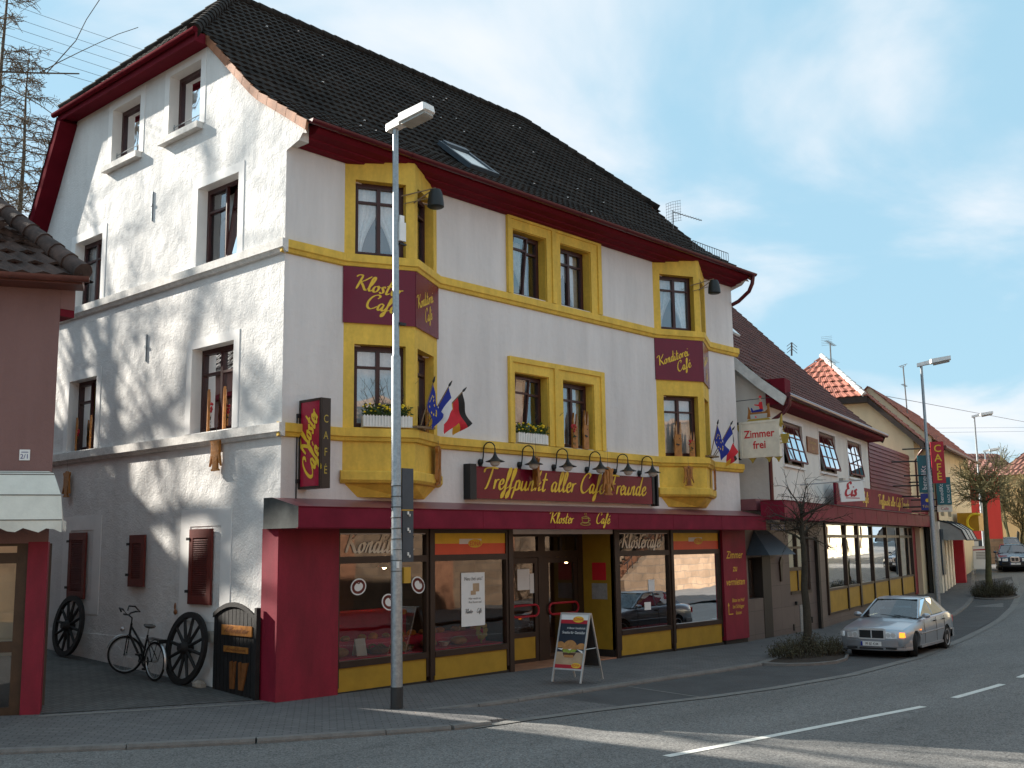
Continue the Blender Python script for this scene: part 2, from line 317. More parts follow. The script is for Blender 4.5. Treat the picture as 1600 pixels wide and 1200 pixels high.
def asphalt():
    m, t, b = _nodes('asphalt'); N = t.nodes.new; L = t.links.new
    b.inputs['Roughness'].default_value = 0.88; b.inputs['Specular IOR Level'].default_value = 0.3
    tc = N('ShaderNodeTexCoord')
    a = N('ShaderNodeTexNoise'); a.inputs['Scale'].default_value = 0.35; a.inputs['Detail'].default_value = 7; a.inputs['Roughness'].default_value = 0.62
    mpp = N('ShaderNodeMapping'); mpp.inputs['Scale'].default_value = (0.35, 1.6, 1); L(tc.outputs['Object'], mpp.inputs[0]); L(mpp.outputs[0], a.inputs['Vector'])
    r = N('ShaderNodeMapRange'); r.inputs[1].default_value = 0.3; r.inputs[2].default_value = 0.7; r.inputs[3].default_value = 0.80; r.inputs[4].default_value = 1.18
    L(a.outputs['Fac'], r.inputs[0])
    v = N('ShaderNodeTexVoronoi'); v.inputs['Scale'].default_value = 55; L(tc.outputs['Object'], v.inputs['Vector'])
    rv = N('ShaderNodeMapRange'); rv.inputs[1].default_value = 0.0; rv.inputs[2].default_value = 1.0; rv.inputs[3].default_value = 0.55; rv.inputs[4].default_value = 1.5
    sv = N('ShaderNodeSeparateColor'); L(v.outputs['Color'], sv.inputs[0]); L(sv.outputs[0], rv.inputs[0])
    m1 = N('ShaderNodeMix'); m1.data_type = 'RGBA'; m1.blend_type = 'MULTIPLY'; m1.inputs[0].default_value = 1; m1.inputs[6].default_value = (0.150, 0.147, 0.142, 1); L(r.outputs[0], m1.inputs[7])
    m2 = N('ShaderNodeMix'); m2.data_type = 'RGBA'; m2.blend_type = 'MULTIPLY'; m2.inputs[0].default_value = 1; L(m1.outputs[2], m2.inputs[6]); L(rv.outputs[0], m2.inputs[7])
    ck = N('ShaderNodeTexVoronoi'); ck.feature = 'DISTANCE_TO_EDGE'; ck.inputs['Scale'].default_value = 0.42; ck.inputs['Randomness'].default_value = 1
    wn = N('ShaderNodeTexNoise'); wn.inputs['Scale'].default_value = 1.6; wn.inputs['Detail'].default_value = 5; L(tc.outputs['Object'], wn.inputs['Vector'])
    wv = N('ShaderNodeVectorMath'); wv.operation = 'MULTIPLY_ADD'; wv.inputs[1].default_value = (0.9, 0.9, 0.9); L(wn.outputs['Color'], wv.inputs[0]); L(tc.outputs['Object'], wv.inputs[2]); L(wv.outputs[0], ck.inputs['Vector'])
    cm = N('ShaderNodeMapRange'); cm.inputs[1].default_value = 0.0; cm.inputs[2].default_value = 0.006; cm.inputs[3].default_value = 0.62; cm.inputs[4].default_value = 1.0; L(ck.outputs['Distance'], cm.inputs[0])
    st = N('ShaderNodeTexNoise'); st.inputs['Scale'].default_value = 0.9; st.inputs['Detail'].default_value = 6; st.inputs['Roughness'].default_value = 0.7; L(mpp.outputs[0], st.inputs['Vector'])
    sm = N('ShaderNodeMapRange'); sm.inputs[1].default_value = 0.60; sm.inputs[2].default_value = 0.72; sm.inputs[3].default_value = 1.0; sm.inputs[4].default_value = 0.72; L(st.outputs['Fac'], sm.inputs[0])
    cs_ = N('ShaderNodeMath'); cs_.operation = 'MULTIPLY'; L(cm.outputs[0], cs_.inputs[0]); L(sm.outputs[0], cs_.inputs[1])
    m3 = N('ShaderNodeMix'); m3.data_type = 'RGBA'; m3.blend_type = 'MULTIPLY'; m3.inputs[0].default_value = 1; L(m2.outputs[2], m3.inputs[6]); L(cs_.outputs[0], m3.inputs[7])
    L(m3.outputs[2], b.inputs['Base Color'])
    bp = N('ShaderNodeBump'); bp.inputs['Strength'].default_value = 0.7; bp.inputs['Distance'].default_value = 0.006
    L(v.outputs['Distance'], bp.inputs['Height']); L(bp.outputs[0], b.inputs['Normal'])
    MATS['asphalt'] = m
asphalt()
# ---------------------------------------------------------------- mesh helpers
class F:                                # a wall plane: origin, direction along it, outward normal; z is up
    def __init__(s, o, x, n): s.o = Vector(o); s.x = Vector(x).normalized(); s.n = Vector(n).normalized()
    def p(s, x, z, d=0.0): return s.o + s.x * x + Vector((0, 0, z)) + s.n * d
class MB:
    def __init__(s): s.v = []; s.f = []; s.m = []; s.T = None; s.mi = 0
    def add(s, vs, fs):
        b = len(s.v)
        for q in vs:
            q = Vector(q)
            s.v.append(tuple(s.T @ q) if s.T else tuple(q))
        for f in fs: s.f.append(tuple(b + i for i in f)); s.m.append(s.mi)
        return s
    def box(s, x0, x1, y0, y1, z0, z1):
        return s.add([(x, y, z) for x in (x0, x1) for y in (y0, y1) for z in (z0, z1)],
                     [(0, 1, 3, 2), (4, 6, 7, 5), (0, 4, 5, 1), (2, 3, 7, 6), (0, 2, 6, 4), (1, 5, 7, 3)])
    def fbox(s, f, x0, x1, z0, z1, d0, d1):
        return s.add([f.p(x, z, d) for x in (x0, x1) for d in (d0, d1) for z in (z0, z1)],
                     [(0, 1, 3, 2), (4, 6, 7, 5), (0, 4, 5, 1), (2, 3, 7, 6), (0, 2, 6, 4), (1, 5, 7, 3)])
    def quad(s, *ps): return s.add(ps, [tuple(range(len(ps)))])
    def prism(s, f, pts, d0, d1):       # outline in a wall plane, given a thickness
        n = len(pts)
        vs = [f.p(x, z, d0) for x, z in pts] + [f.p(x, z, d1) for x, z in pts]
        return s.add(vs, [tuple(range(n)), tuple(range(2 * n - 1, n - 1, -1))] + [(i, (i + 1) % n, n + (i + 1) % n, n + i) for i in range(n)])
    def sweep(s, pts, sec, closed=False, xd=None):   # carry a section (list of (side, up)) along world points, upright
        rings = []
        n = len(pts)
        for i, p in enumerate(pts):
            p = Vector(p)
            a = Vector(pts[i - 1]) if i else p; b = Vector(pts[i + 1]) if i < n - 1 else p
            t1 = (p - a) if i else (b - p); t2 = (b - p) if i < n - 1 else (p - a)
            t1.normalize(); t2.normalize(); t = (t1 + t2).normalized()
            side = Vector((t.y, -t.x, 0)).normalized(); k = 1 / max(0.4, t.dot(t1))
            rings.append([p + side * (u * k) + Vector((0, 0, w)) for u, w in sec])
        m = len(sec); vs = [q for r in rings for q in r]
        fs = [(i * m + j, i * m + (j + 1) % m, (i + 1) * m + (j + 1) % m, (i + 1) * m + j) for i in range(n - 1) for j in range(m)]
        fs += [tuple(range(m)), tuple(range((n - 1) * m + m - 1, (n - 1) * m - 1, -1))]
        return s.add(vs, fs)
    def tube(s, pts, r, k=8, cap=True):
        pts = [Vector(p) for p in pts]; n = len(pts); rs = r if isinstance(r, (list, tuple)) else [r] * n
        rings = []; up = Vector((0.13, 0.31, 0.94))
        for i in range(n):
            t = (pts[min(n - 1, i + 1)] - pts[max(0, i - 1)]).normalized()
            a = t.cross(up)
            if a.length < 0.05: a = t.cross(Vector((1, 0, 0)))
            a.normalize(); b = t.cross(a)
            rings += [pts[i] + (a * math.cos(2 * math.pi * j / k) + b * math.sin(2 * math.pi * j / k)) * rs[i] for j in range(k)]
        fs = [(i * k + j, i * k + (j + 1) % k, (i + 1) * k + (j + 1) % k, (i + 1) * k + j) for i in range(n - 1) for j in range(k)]
        if cap: fs += [tuple(range(k - 1, -1, -1)), tuple(range((n - 1) * k, n * k))]
        return s.add(rings, fs)
    def lathe(s, prof, o=(0, 0, 0), k=16, ax=(0, 0, 1), cap=True):   # profile (radius, height) round an axis
        ax = Vector(ax).normalized(); a = ax.cross(Vector((0.3, 1, 0.2))).normalized(); b = ax.cross(a); o = Vector(o)
        vs = []
        for r, h in prof: vs += [o + ax * h + (a * math.cos(2 * math.pi * j / k) + b * math.sin(2 * math.pi * j / k)) * max(r, 1e-4) for j in range(k)]
        n = len(prof)
        return s.add(vs, [(i * k + j, i * k + (j + 1) % k, (i + 1) * k + (j + 1) % k, (i + 1) * k + j) for i in range(n - 1) for j in range(k)] + ([tuple(range(k)), tuple(range((n - 1) * k, n * k))] if cap else []))
    def ball(s, o, rx, ry=None, rz=None, k=10, h=7):
        ry = ry or rx; rz = rz or rx; o = Vector(o); vs = []
        for i in range(h + 1):
            a = math.pi * i / h
            vs += [o + Vector((rx * math.sin(a) * math.cos(2 * math.pi * j / k), ry * math.sin(a) * math.sin(2 * math.pi * j / k), rz * math.cos(a))) for j in range(k)]
        return s.add(vs, [(i * k + j, i * k + (j + 1) % k, (i + 1) * k + (j + 1) % k, (i + 1) * k + j) for i in range(h) for j in range(k)])
    def torus(s, o, ax, R_, r, k=28, q=8, a0=0, a1=2 * math.pi):
        ax = Vector(ax).normalized(); a = ax.cross(Vector((0.02, 0.03, 1))).normalized(); b = ax.cross(a); o = Vector(o)
        full = abs(a1 - a0) > 6.28; n = k if full else k + 1; vs = []
        for i in range(n):
            t = a0 + (a1 - a0) * i / k; d = a * math.cos(t) + b * math.sin(t)
            vs += [o + d * (R_ + r * math.cos(2 * math.pi * j / q)) + ax * (r * math.sin(2 * math.pi * j / q)) for j in range(q)]
        fs = []
        for i in range(k):
            i2 = (i + 1) % n
            fs += [(i * q + j, i * q + (j + 1) % q, i2 * q + (j + 1) % q, i2 * q + j) for j in range(q)]
        return s.add(vs, fs)
def wallmesh(mb, f, outline, holes, reveal=0.2, back=None):
    """a wall face with openings cut through and the reveals lined"""
    vs = [Vector(p) for p in outline]; es = [(i, (i + 1) % len(outline)) for i in range(len(outline))]
    for h in holes:
        b = len(vs); x0, x1, z0, z1 = h
        vs += [Vector((x0, z0)), Vector((x1, z0)), Vector((x1, z1)), Vector((x0, z1))]
        es += [(b, b + 1), (b + 1, b + 2), (b + 2, b + 3), (b + 3, b)]
    r = delaunay_2d_cdt(vs, es, [], 1, 1e-5)
    fs = []
    for t in r[2]:
        c = sum((r[0][i] for i in t), Vector((0, 0))) / len(t)
        if any(h[0] < c.x < h[1] and h[2] < c.y < h[3] for h in holes): continue
        fs.append(tuple(t))
    mb.add([f.p(q.x, q.y, 0) for q in r[0]], fs)
    for x0, x1, z0, z1 in holes:
        q = [(x0, z0), (x1, z0), (x1, z1), (x0, z1)]
        for i in range(4):
            a, b = q[i], q[(i + 1) % 4]
            mb.quad(f.p(*a, 0), f.p(*b, 0), f.p(*b, -reveal), f.p(*a, -reveal))
LOC = {}
def tag(o, label, cat, group=None, kind=None):
    if label: o['label'] = label
    if cat: o['category'] = cat
    if group: o['group'] = group
    if kind: o['kind'] = kind
    return o
def thing(name, label, cat, loc=(0, 0, 0), group=None):
    o = bpy.data.objects.new(name, None); COL.objects.link(o); o.empty_display_size = 0.2
    o.location = loc; LOC[o.name] = Vector(loc)
    return tag(o, label, cat, group)
def obj(name, mb, mats, parent=None, smooth=False, label=None, kind=None, weld=False):
    """one mesh object; vertices given in world space (or in the thing's space for things built at the origin)"""
    if not isinstance(mats, (list, tuple)): mats = [mats]
    off = LOC.get(parent.name, Vector()) if parent else Vector()
    me = bpy.data.meshes.new(name)
    me.from_pydata([(x - off.x, y - off.y, z - off.z) for x, y, z in mb.v], [], mb.f)
    for m in mats: me.materials.append(MATS[m])
    if len(mats) > 1: me.polygons.foreach_set('material_index', mb.m)
    bm = bmesh.new(); bm.from_mesh(me)
    if weld: bmesh.ops.remove_doubles(bm, verts=bm.verts, dist=1e-4)
    bmesh.ops.recalc_face_normals(bm, faces=bm.faces); bm.to_mesh(me); bm.free()
    if smooth:
        me.polygons.foreach_set('use_smooth', [True] * len(me.polygons))
        try: me.set_sharp_from_angle(angle=R(42))
        except Exception: pass
    o = bpy.data.objects.new(name, me); COL.objects.link(o)
    if parent: o.parent = parent; LOC[o.name] = off
    else: LOC[o.name] = Vector()
    if label: o['label'] = label
    if kind: o['kind'] = kind
    return o
def solo(name, mb, mats, label, cat, base, group=None, smooth=False):   # a thing that is one mesh, origin at its base
    LOC['_'] = Vector(base)
    class P: name = '_'
    off = Vector(base)
    m2 = MB(); m2.v = [(x - off.x, y - off.y, z - off.z) for x, y, z in mb.v]; m2.f = mb.f; m2.m = mb.m
    o = obj(name, m2, mats, None, smooth); o.location = base; LOC[o.name] = off
    return tag(o, label, cat, group)
def struct(name, mb, mats, smooth=False): return obj(name, mb, mats, None, smooth, kind='structure')
def dup(o, loc=None, rotz=None, label=None, scale=None, parent=None):
    c = o.copy(); COL.objects.link(c)
    if parent: c.parent = parent
    if loc is not None: c.location = loc
    if rotz is not None: c.rotation_euler = (0, 0, rotz)
    if scale is not None: c.scale = (scale,) * 3
    if label: c['label'] = label
    for ch in list(o.children): dup(ch, parent=c)
    return c

# ---------------------------------------------------------------- lettering
GL = {  # pen strokes of a brush script, x-height .45, caps 1
 'K': (.62, [[(-.10, .80), (.0, .94), (.2, .97)], [(.2, .97), (.15, .5), (.1, .0)], [(.64, .99), (.38, .66), (.17, .5)], [(.19, .52), (.36, .3), (.52, .04), (.64, .04)]]),
 'l': (.24, [[(-.02, .1), (.12, .42), (.2, .84), (.13, .98), (.07, .8), (.05, .3), (.1, .03), (.2, .05), (.28, .18)]]),
 'o': (.35, [[(.2, .43), (.07, .36), (.02, .16), (.1, .01), (.22, .07), (.27, .28), (.2, .43), (.28, .36), (.37, .38)]]),
 's': (.27, [[(.23, .39), (.15, .46), (.07, .38), (.15, .23), (.18, .09), (.09, .0), (-.01, .07)]]),
 't': (.28, [[(.14, .88), (.08, .35), (.07, .06), (.14, .0), (.24, .10)], [(-.02, .52), (.12, .56), (.28, .55)]]),
 'e': (.29, [[(.02, .2), (.19, .26), (.22, .4), (.14, .46), (.05, .34), (.04, .12), (.12, .0), (.23, .05), (.32, .2)]]),
 'r': (.25, [[(.05, .45), (.05, .2), (.03, .0)], [(.04, .2), (.12, .40), (.25, .45)]]),
 'C': (.57, [[(.46, .74), (.54, .9), (.42, 1.0), (.2, .85), (.06, .5), (.08, .15), (.24, .0), (.42, .08), (.56, .24)]]),
 'a': (.37, [[(.25, .4), (.13, .45), (.03, .3), (.03, .08), (.12, .01), (.22, .2), (.27, .43)], [(.27, .43), (.23, .12), (.29, .0), (.41, .14)]]),
 'f': (.25, [[(-.02, .1), (.15, .5), (.23, .88), (.17, 1.0), (.11, .8), (.07, .2), (.03, -.25), (-.05, -.38), (-.07, -.2), (.08, .02), (.27, .14)]]),
 'n': (.36, [[(.01, .0), (.06, .44)], [(.04, .2), (.13, .42), (.22, .43), (.2, .15), (.24, .0), (.38, .14)]]),
 'd': (.40, [[(.25, .4), (.13, .45), (.03, .3), (.03, .08), (.12, .01), (.23, .2), (.29, .5)], [(.35, .98), (.27, .4), (.24, .08), (.31, .0), (.43, .12)]]),
 'i': (.19, [[(.05, .43), (.02, .1), (.08, .0), (.22, .13)], [(.09, .62), (.11, .70)]]),
 'T': (.50, [[(-.08, .74), (-.01, .92), (.3, .98), (.62, .95)], [(.35, .97), (.28, .5), (.17, .05), (.08, .0)]]),
 'F': (.52, [[(-.06, .76), (.02, .92), (.3, .98), (.62, .95)], [(.34, .97), (.26, .5), (.14, .05), (.05, .0)], [(.12, .5), (.42, .54)]]),
 'p': (.36, [[(.1, .44), (.03, .0), (-.05, -.4)], [(.05, .28), (.17, .44), (.27, .36), (.25, .1), (.14, .0), (.05, .08)], [(.16, .0), (.27, .04), (.38, .14)]]),
 'u': (.39, [[(.04, .43), (.02, .1), (.1, .0), (.21, .14), (.27, .43)], [(.27, .43), (.24, .1), (.3, .0), (.42, .13)]]),
 'k': (.36, [[(.22, .98), (.1, .5), (.02, .0)], [(.3, .44), (.18, .28), (.07, .24)], [(.07, .24), (.22, .2), (.24, .02), (.38, .1)]]),
 'E': (.50, [[(.43, .86), (.3, 1.0), (.12, .86), (.18, .58), (.3, .54)], [(.22, .56), (.06, .4), (.04, .12), (.2, .0), (.46, .14)]]),
 'c': (.29, [[(.22, .38), (.15, .46), (.04, .32), (.03, .1), (.12, .0), (.22, .05), (.32, .2)]]),
 '-': (.3, [[(.04, .26), (.24, .28)]]), ' ': (.26, [])}
GL['é'] = (.29, GL['e'][1] + [[(.15, .6), (.25, .76)]])
def catmull(p, n=6):
    if len(p) < 3: return [Vector(q) for q in p]
    p = [Vector(q) for q in p]; o = []
    for i in range(len(p) - 1):
        a = p[i - 1] if i else p[i] * 2 - p[i + 1]; b, c = p[i], p[i + 1]; d = p[i + 2] if i + 2 < len(p) else c * 2 - b
        for k in range(n):
            t = k / n
            o.append(0.5 * ((2 * b) + (c - a) * t + (2 * a - 5 * b + 4 * c - d) * t * t + (3 * b - a - 3 * c + d) * t ** 3))
    o.append(p[-1]); return o
def script(mb, text, o, x, y, n, size, pen=0.095, slant=0.24, squeeze=1.0):
    """brush lettering laid on a surface: o baseline start, x/y/n unit directions"""
    o, x, y, n = Vector(o), Vector(x), Vector(y), Vector(n); cx = 0.0; k = 0
    for ch in text:
        adv, st = GL.get(ch, GL[' '])
        for s_ in st:
            pts = catmull(s_); m = len(pts); vs = []
            k += 1
            for i, q in enumerate(pts):
                t = (pts[min(m - 1, i + 1)] - pts[max(0, i - 1)]).normalized()
                ang = math.atan2(t.y, t.x); wd = pen * (0.42 + 0.58 * abs(math.sin(ang - R(28))))
                e = min(1, 0.6 + 3.0 * min(i, m - 1 - i) / m); wd *= e * 1.28
                nr = Vector((-t.y, t.x)) * wd / 2
                for sg in (1, -1):
                    g = q + nr * sg; gx = (cx + g.x + slant * g.y) * squeeze
                    vs.append(o + x * (gx * size) + y * (g.y * size) + n * (0.002 + 0.0004 * (k % 7) + 0.003 * i / m))
            mb.add(vs, [(2 * i, 2 * i + 1, 2 * i + 3, 2 * i + 2) for i in range(m - 1)])
        cx += adv * 1.06
    return cx * squeeze * size
def script_w(text): return 1.06 * sum(GL.get(c, GL[' '])[0] for c in text)
def font(mb, text, o, x, y, n, size, bold=0.0, shear=0.0, align='LEFT', sx=1.0, depth=0.0015):
    cu = bpy.data.curves.new('text_tmp', 'FONT'); cu.body = text; cu.size = size; cu.shear = shear; cu.offset = bold * size; cu.align_x = align; cu.resolution_u = 3
    ob = bpy.data.objects.new('text_tmp', cu); me = bpy.data.meshes.new_from_object(ob)
    o, x, y, n = Vector(o), Vector(x), Vector(y), Vector(n)
    mb.add([o + x * (v.co.x * sx) + y * v.co.y + n * depth for v in me.vertices], [tuple(p.vertices) for p in me.polygons])
    bpy.data.objects.remove(ob); bpy.data.curves.remove(cu); bpy.data.meshes.remove(me)
    return mb
Z = Vector((0, 0, 1))

# ---------------------------------------------------------------- tiled roofs
def tile_roof(mb, P, prof, xlim, course=0.34, wave=0.21, amp=0.012, lift=0.03):
    """P(x, h, z) -> world; prof = [(h, z)] from eave to ridge; xlim(z) -> (x0, x1); stepped courses of pantiles"""
    seg = []; tot = 0
    for a, b in zip(prof, prof[1:]):
        l = math.hypot(b[0] - a[0], b[1] - a[1]); seg.append((tot, l, a, b)); tot += l
    def at_s(s_):
        for t0, l, a, b in seg:
            if s_ <= t0 + l + 1e-6:
                k = (s_ - t0) / l; d = ((b[0] - a[0]) / l, (b[1] - a[1]) / l)
                return a[0] + (b[0] - a[0]) * k, a[1] + (b[1] - a[1]) * k, d
        return b[0], b[1], d
    n = max(1, round(tot / course))
    for i in range(n):
        rows = []
        for s_, li in ((tot * i / n, lift), (tot * (i + 1) / n + 0.02, 0.0)):
            h, z, d = at_s(min(s_, tot)); x0, x1 = xlim(z)
            ox = 0.5 * wave * (i % 2)
            xs = [x0]; q = math.ceil((x0 + 0.02 - ox) / (wave / 4)) * (wave / 4) + ox
            while q < x1 - 0.02: xs.append(q); q += wave / 4
            xs.append(x1); rows.append((xs, h, z, d, li))
        (xa, h0, z0, d0, l0), (xb, h1, z1, d1, l1) = rows
        m = max(len(xa), len(xb))
        def fit(xs):
            if len(xs) == m: return xs
            return [xs[0] + (xs[-1] - xs[0]) * j / (m - 1) for j in range(m)]
        def pt(x, h, z, d, li, ofs):
            wv = amp * math.sin(2 * math.pi * (x - 0.5 * wave * (i % 2)) / wave) + ofs * (random.random() - 0.5)
            k = li + wv; return P(x, h - d[1] * k, z + d[0] * k)
        # P takes h growing inwards; the surface normal points outwards and up
        A = [pt(x, h0, z0, d0, l0, 0.006) for x in fit(xa)]; B = [pt(x, h1, z1, d1, l1, 0.002) for x in fit(xb)]
        Cc = [pt(x, h0, z0, d0, l0 - 0.045, 0) for x in fit(xa)]
        mb.add(A + B + Cc, [(j, j + 1, m + j + 1, m + j) for j in range(m - 1)] + [(2 * m + j, 2 * m + j + 1, j + 1, j) for j in range(m - 1)])
def ridge_caps(mb, a, b, r=0.12, step=0.36):
    a, b = Vector(a), Vector(b); l = (b - a).length; n = max(1, round(l / step)); d = (b - a) / n
    for i in range(n):
        p = a + d * i; q = p + d * 1.06; mb.tube([p - Z * 0.03, q - Z * 0.03], [r * 1.08, r * 0.9], 10)

# ---------------------------------------------------------------- windows
def curtain(mb, f, x0, x1, z0, z1, d, style, zt):
    w = x1 - x0; n = 26
    def strip(xa, xb, edge):            # edge(t) -> (left, right) limits of the hanging cloth at height t (1 top)
        rows = 14; vs = []
        for i in range(rows + 1):
            t = i / rows; a, b = edge(t)
            for j in range(n + 1):
                s_ = j / n; x = xa + (xb - xa) * (a + (b - a) * s_)
                vs.append(f.p(x, z0 + (z1 - z0) * t, d + 0.018 * math.sin(s_ * 22 + 1.3 * math.sin(3 * t)) + 0.006 * math.sin(s_ * 61)))
        mb.add(vs, [(i * (n + 1) + j, i * (n + 1) + j + 1, (i + 1) * (n + 1) + j + 1, (i + 1) * (n + 1) + j) for i in range(rows) for j in range(n)])
    c = (x0 + x1) / 2
    if style == 'swag':
        def el(t): return (0, 1.02 if t > 0.62 else 0.30 + 0.72 * max(0, (t - 0.0) / 0.62) ** 1.6)
        strip(x0, c, el); strip(x1, c, el)
    elif style == 'full': strip(x0, x1, lambda t: (0, 1))
    elif style == 'half': strip(x0, x1, lambda t: (0, 1 if t > 0.6 else 0.55 + 0.45 * t / 0.6))
def window(T, f, x0, x1, z0, z1, rec, style='swag', split=0.74, fr=0.06, leaves=2, glass='house_glass', mat='window_brown', tilt=0.0, cur='curtain_net', label=None):
    """frame with mullion and transom, one glazed pane object and the curtain behind it"""
    mb = MB(); d0, d1 = -rec - 0.06, -rec + 0.01
    mb.fbox(f, x0, x1, z0, z0 + fr, d0, d1); mb.fbox(f, x0, x1, z1 - fr, z1, d0, d1)
    mb.fbox(f, x0, x0 + fr, z0 + fr, z1 - fr, d0, d1); mb.fbox(f, x1 - fr, x1, z0 + fr, z1 - fr, d0, d1)
    lw = (x1 - x0 - 2 * fr) / leaves; zt = z0 + (z1 - z0) * split; g = MB()
    for k in range(leaves):
        a = x0 + fr + lw * k; b = a + lw; e = 0.035
        sh = F(f.p(0, 0, 0), f.x, f.n)
        tl = tilt if k == 0 else 0.0
        q = MB(); q.fbox(sh, a, b, z0 + fr, z0 + fr + e, d0 + .015, d1 + .012); q.fbox(sh, a, b, z1 - fr - e, z1 - fr, d0 + .015, d1 + .012)
        q.fbox(sh, a, a + e, z0 + fr + e, z1 - fr - e, d0 + .015, d1 + .012); q.fbox(sh, b - e, b, z0 + fr + e, z1 - fr - e, d0 + .015, d1 + .012)
        if split: q.fbox(sh, a + e, b - e, zt - 0.022, zt + 0.022, d0 + .015, d1 + .008)
        gq = MB(); gq.quad(f.p(a + e, z0 + fr + e, -rec - .03), f.p(b - e, z0 + fr + e, -rec - .03), f.p(b - e, z1 - fr - e, -rec - .03), f.p(a + e, z1 - fr - e, -rec - .03))
        if tl:                           # bottom-hung sash tilted into the room
            piv = f.p((a + b) / 2, z0 + fr, -rec)
            Tm = Matrix.Translation(piv) @ Matrix.Rotation(tl, 4, f.x) @ Matrix.Translation(-piv)
            q.v = [tuple(Tm @ Vector(v)) for v in q.v]; gq.v = [tuple(Tm @ Vector(v)) for v in gq.v]
        mb.add(q.v, q.f); g.add(gq.v, gq.f)
    W = obj('window', mb, mat, T, label=label); obj('pane', g, glass, W)
    if style:
        c = MB(); curtain(c, f, x0 + fr, x1 - fr, z0 + fr, z1 - fr, -rec - (0.14 if not tilt else 0.30), style, zt); obj('curtain', c, cur, W, smooth=True)
    return W
# ---------------------------------------------------------------- ground, road, pavements
ZP = [(-60, 0.0), (0, 0.0), (15, -0.14), (25, -0.18), (34, -0.08), (40, 0.12), (46, 0.50), (52, 0.82), (62, 1.15), (95, 1.9), (160, 3.2), (400, 4)]
def lerp(tab, x):
    if x <= tab[0][0]: return tab[0][1]
    for a, b in zip(tab, tab[1:]):
        if x <= b[0]: return a[1] + (b[1] - a[1]) * (x - a[0]) / (b[0] - a[0])
    return tab[-1][1]
def gz(x, y=0.0):                       # height of the pavement level
    z = lerp(ZP, x)
    if y > 0: z += 0.05 * min(y, 14) * max(0.0, min(1.0, (1.5 - x) / 1.5))
    return z
def strip_mesh(mb, left, right, dz, n=1, zf=None):     # ribbon between two poly-lines of equal length
    for (a, b), (c, d) in zip(zip(left, left[1:]), zip(right, right[1:])):
        for k in range(n):
            t0, t1 = k / n, (k + 1) / n
            P = lambda p, q, t: (p[0] + (q[0] - p[0]) * t, p[1] + (q[1] - p[1]) * t)
            q4 = [P(a, b, t0), P(a, b, t1), P(c, d, t1), P(c, d, t0)]
            mb.quad(*[(x, y, gz(x, y) + dz) for x, y in q4])
def sheet(mb, outline, dz, step=2.0):   # flat-shaded polygon laid on the terrain, cut by a grid so that it follows the slope
    xs = [p[0] for p in outline]; ys = [p[1] for p in outline]
    vs = [Vector(p) for p in outline]; n = len(vs); es = [(i, (i + 1) % n) for i in range(n)]
    def inside(x, y):
        c = False
        for i in range(n):
            (x1, y1), (x2, y2) = outline[i], outline[i - 1]
            if (y1 > y) != (y2 > y) and x < (x2 - x1) * (y - y1) / (y2 - y1) + x1: c = not c
        return c
    x = math.floor(min(xs) / step) * step
    while x < max(xs):
        y = math.floor(min(ys) / step) * step
        while y < max(ys):
            if inside(x, y): vs.append(Vector((x, y)))
            y += step
        x += step
    r = delaunay_2d_cdt(vs, es, [], 1, 1e-4); fs = []
    for t in r[2]:
        c = sum((r[0][i] for i in t), Vector((0, 0))) / len(t)
        if inside(c.x, c.y): fs.append(tuple(t))
    mb.add([(q.x, q.y, gz(q.x, q.y) + dz) for q in r[0]], fs)
mb = MB(); mb.quad((-900, -900, -0.6), (1500, -900, -0.6), (1500, 1500, -0.6), (-900, 1500, -0.6)); struct('ground', mb, 'earth')
mb = MB(); sheet(mb, [(-70, -26), (30, -26), (60, -14), (160, 18), (260, 60), (260, 95), (120, 45), (60, 22), (34, 12), (20, 3), (14, 1), (-2, -0.6), (-5, 0), (-16, 4), (-70, 30)], -0.06, 3.0)
struct('road', mb, 'asphalt')
# kerb lines
K_OUT = [(-60, 28), (-20, 8.6), (-9.5, 2.35), (-5.4, -0.25), (-4.6, -0.62), (-3.44, -1.58), (-2.16, -2.56), (-0.68, -3.42), (0.13, -3.86), (0.75, -4.0)]
K_IN = [(1.0, -2.46), (1.9, -2.62), (2.75, -2.69), (4.33, -2.77), (6.22, -2.82), (8.3, -2.9), (10.3, -2.92)]
K_FAR = [(10.3, -2.92), (13.6, -2.2), (16, -1.8), (20, -1.55), (24, -1.15), (28.5, -0.42), (33, 0.75), (37.9, 2.15), (45, 4.6), (54, 7.7), (66, 11.6), (90, 19.0), (140, 34)]
GUT = [(0.35, -3.95), (1.41, -4.05), (2.67, -4.25), (3.88, -4.5), (5.18, -4.8), (6.91, -5.05), (9.82, -5.2), (13.95, -4.85), (19.82, -3.85), (27.9, -2.2), (33, -0.95), (39.2, 0.7), (48, 3.6)]
side = [(0.75, -4.0), (1.35, -3.3), (1.0, -2.46)]
pav = K_OUT + side[1:] + K_IN[1:] + K_FAR[1:] + [(140, 40), (90, 25), (66, 17.5), (45, 9.5), (33, 5.6), (20.8, 0.72), (15, 0.02), (15, -0.02), (0.0, -0.02), (-0.12, 0.3), (-3.25, 1.37), (-9, 4.6), (-20, 11), (-60, 31)]
mb = MB(); sheet(mb, pav, 0.0, 2.5); struct('pavement', mb, 'paver')
mb = MB(); sheet(mb, [(-0.10, 0.32), (-3.25, 1.40), (-3.3, 1.9), (-3.85, 12), (-3.85, 30), (2.0, 30), (2.0, 9.7), (0.05, 9.7), (0.05, 0.3)], 0.004, 0.9); struct('courtyard_path', mb, 'court_paver')
mb = MB(); strip_mesh(mb, [(0.0, 0.0), (-3.3, 1.30)], [(-0.05, -0.11), (-3.37, 1.19)], 0.006, 8); struct('cobble_edge', mb, 'gutter_stone')
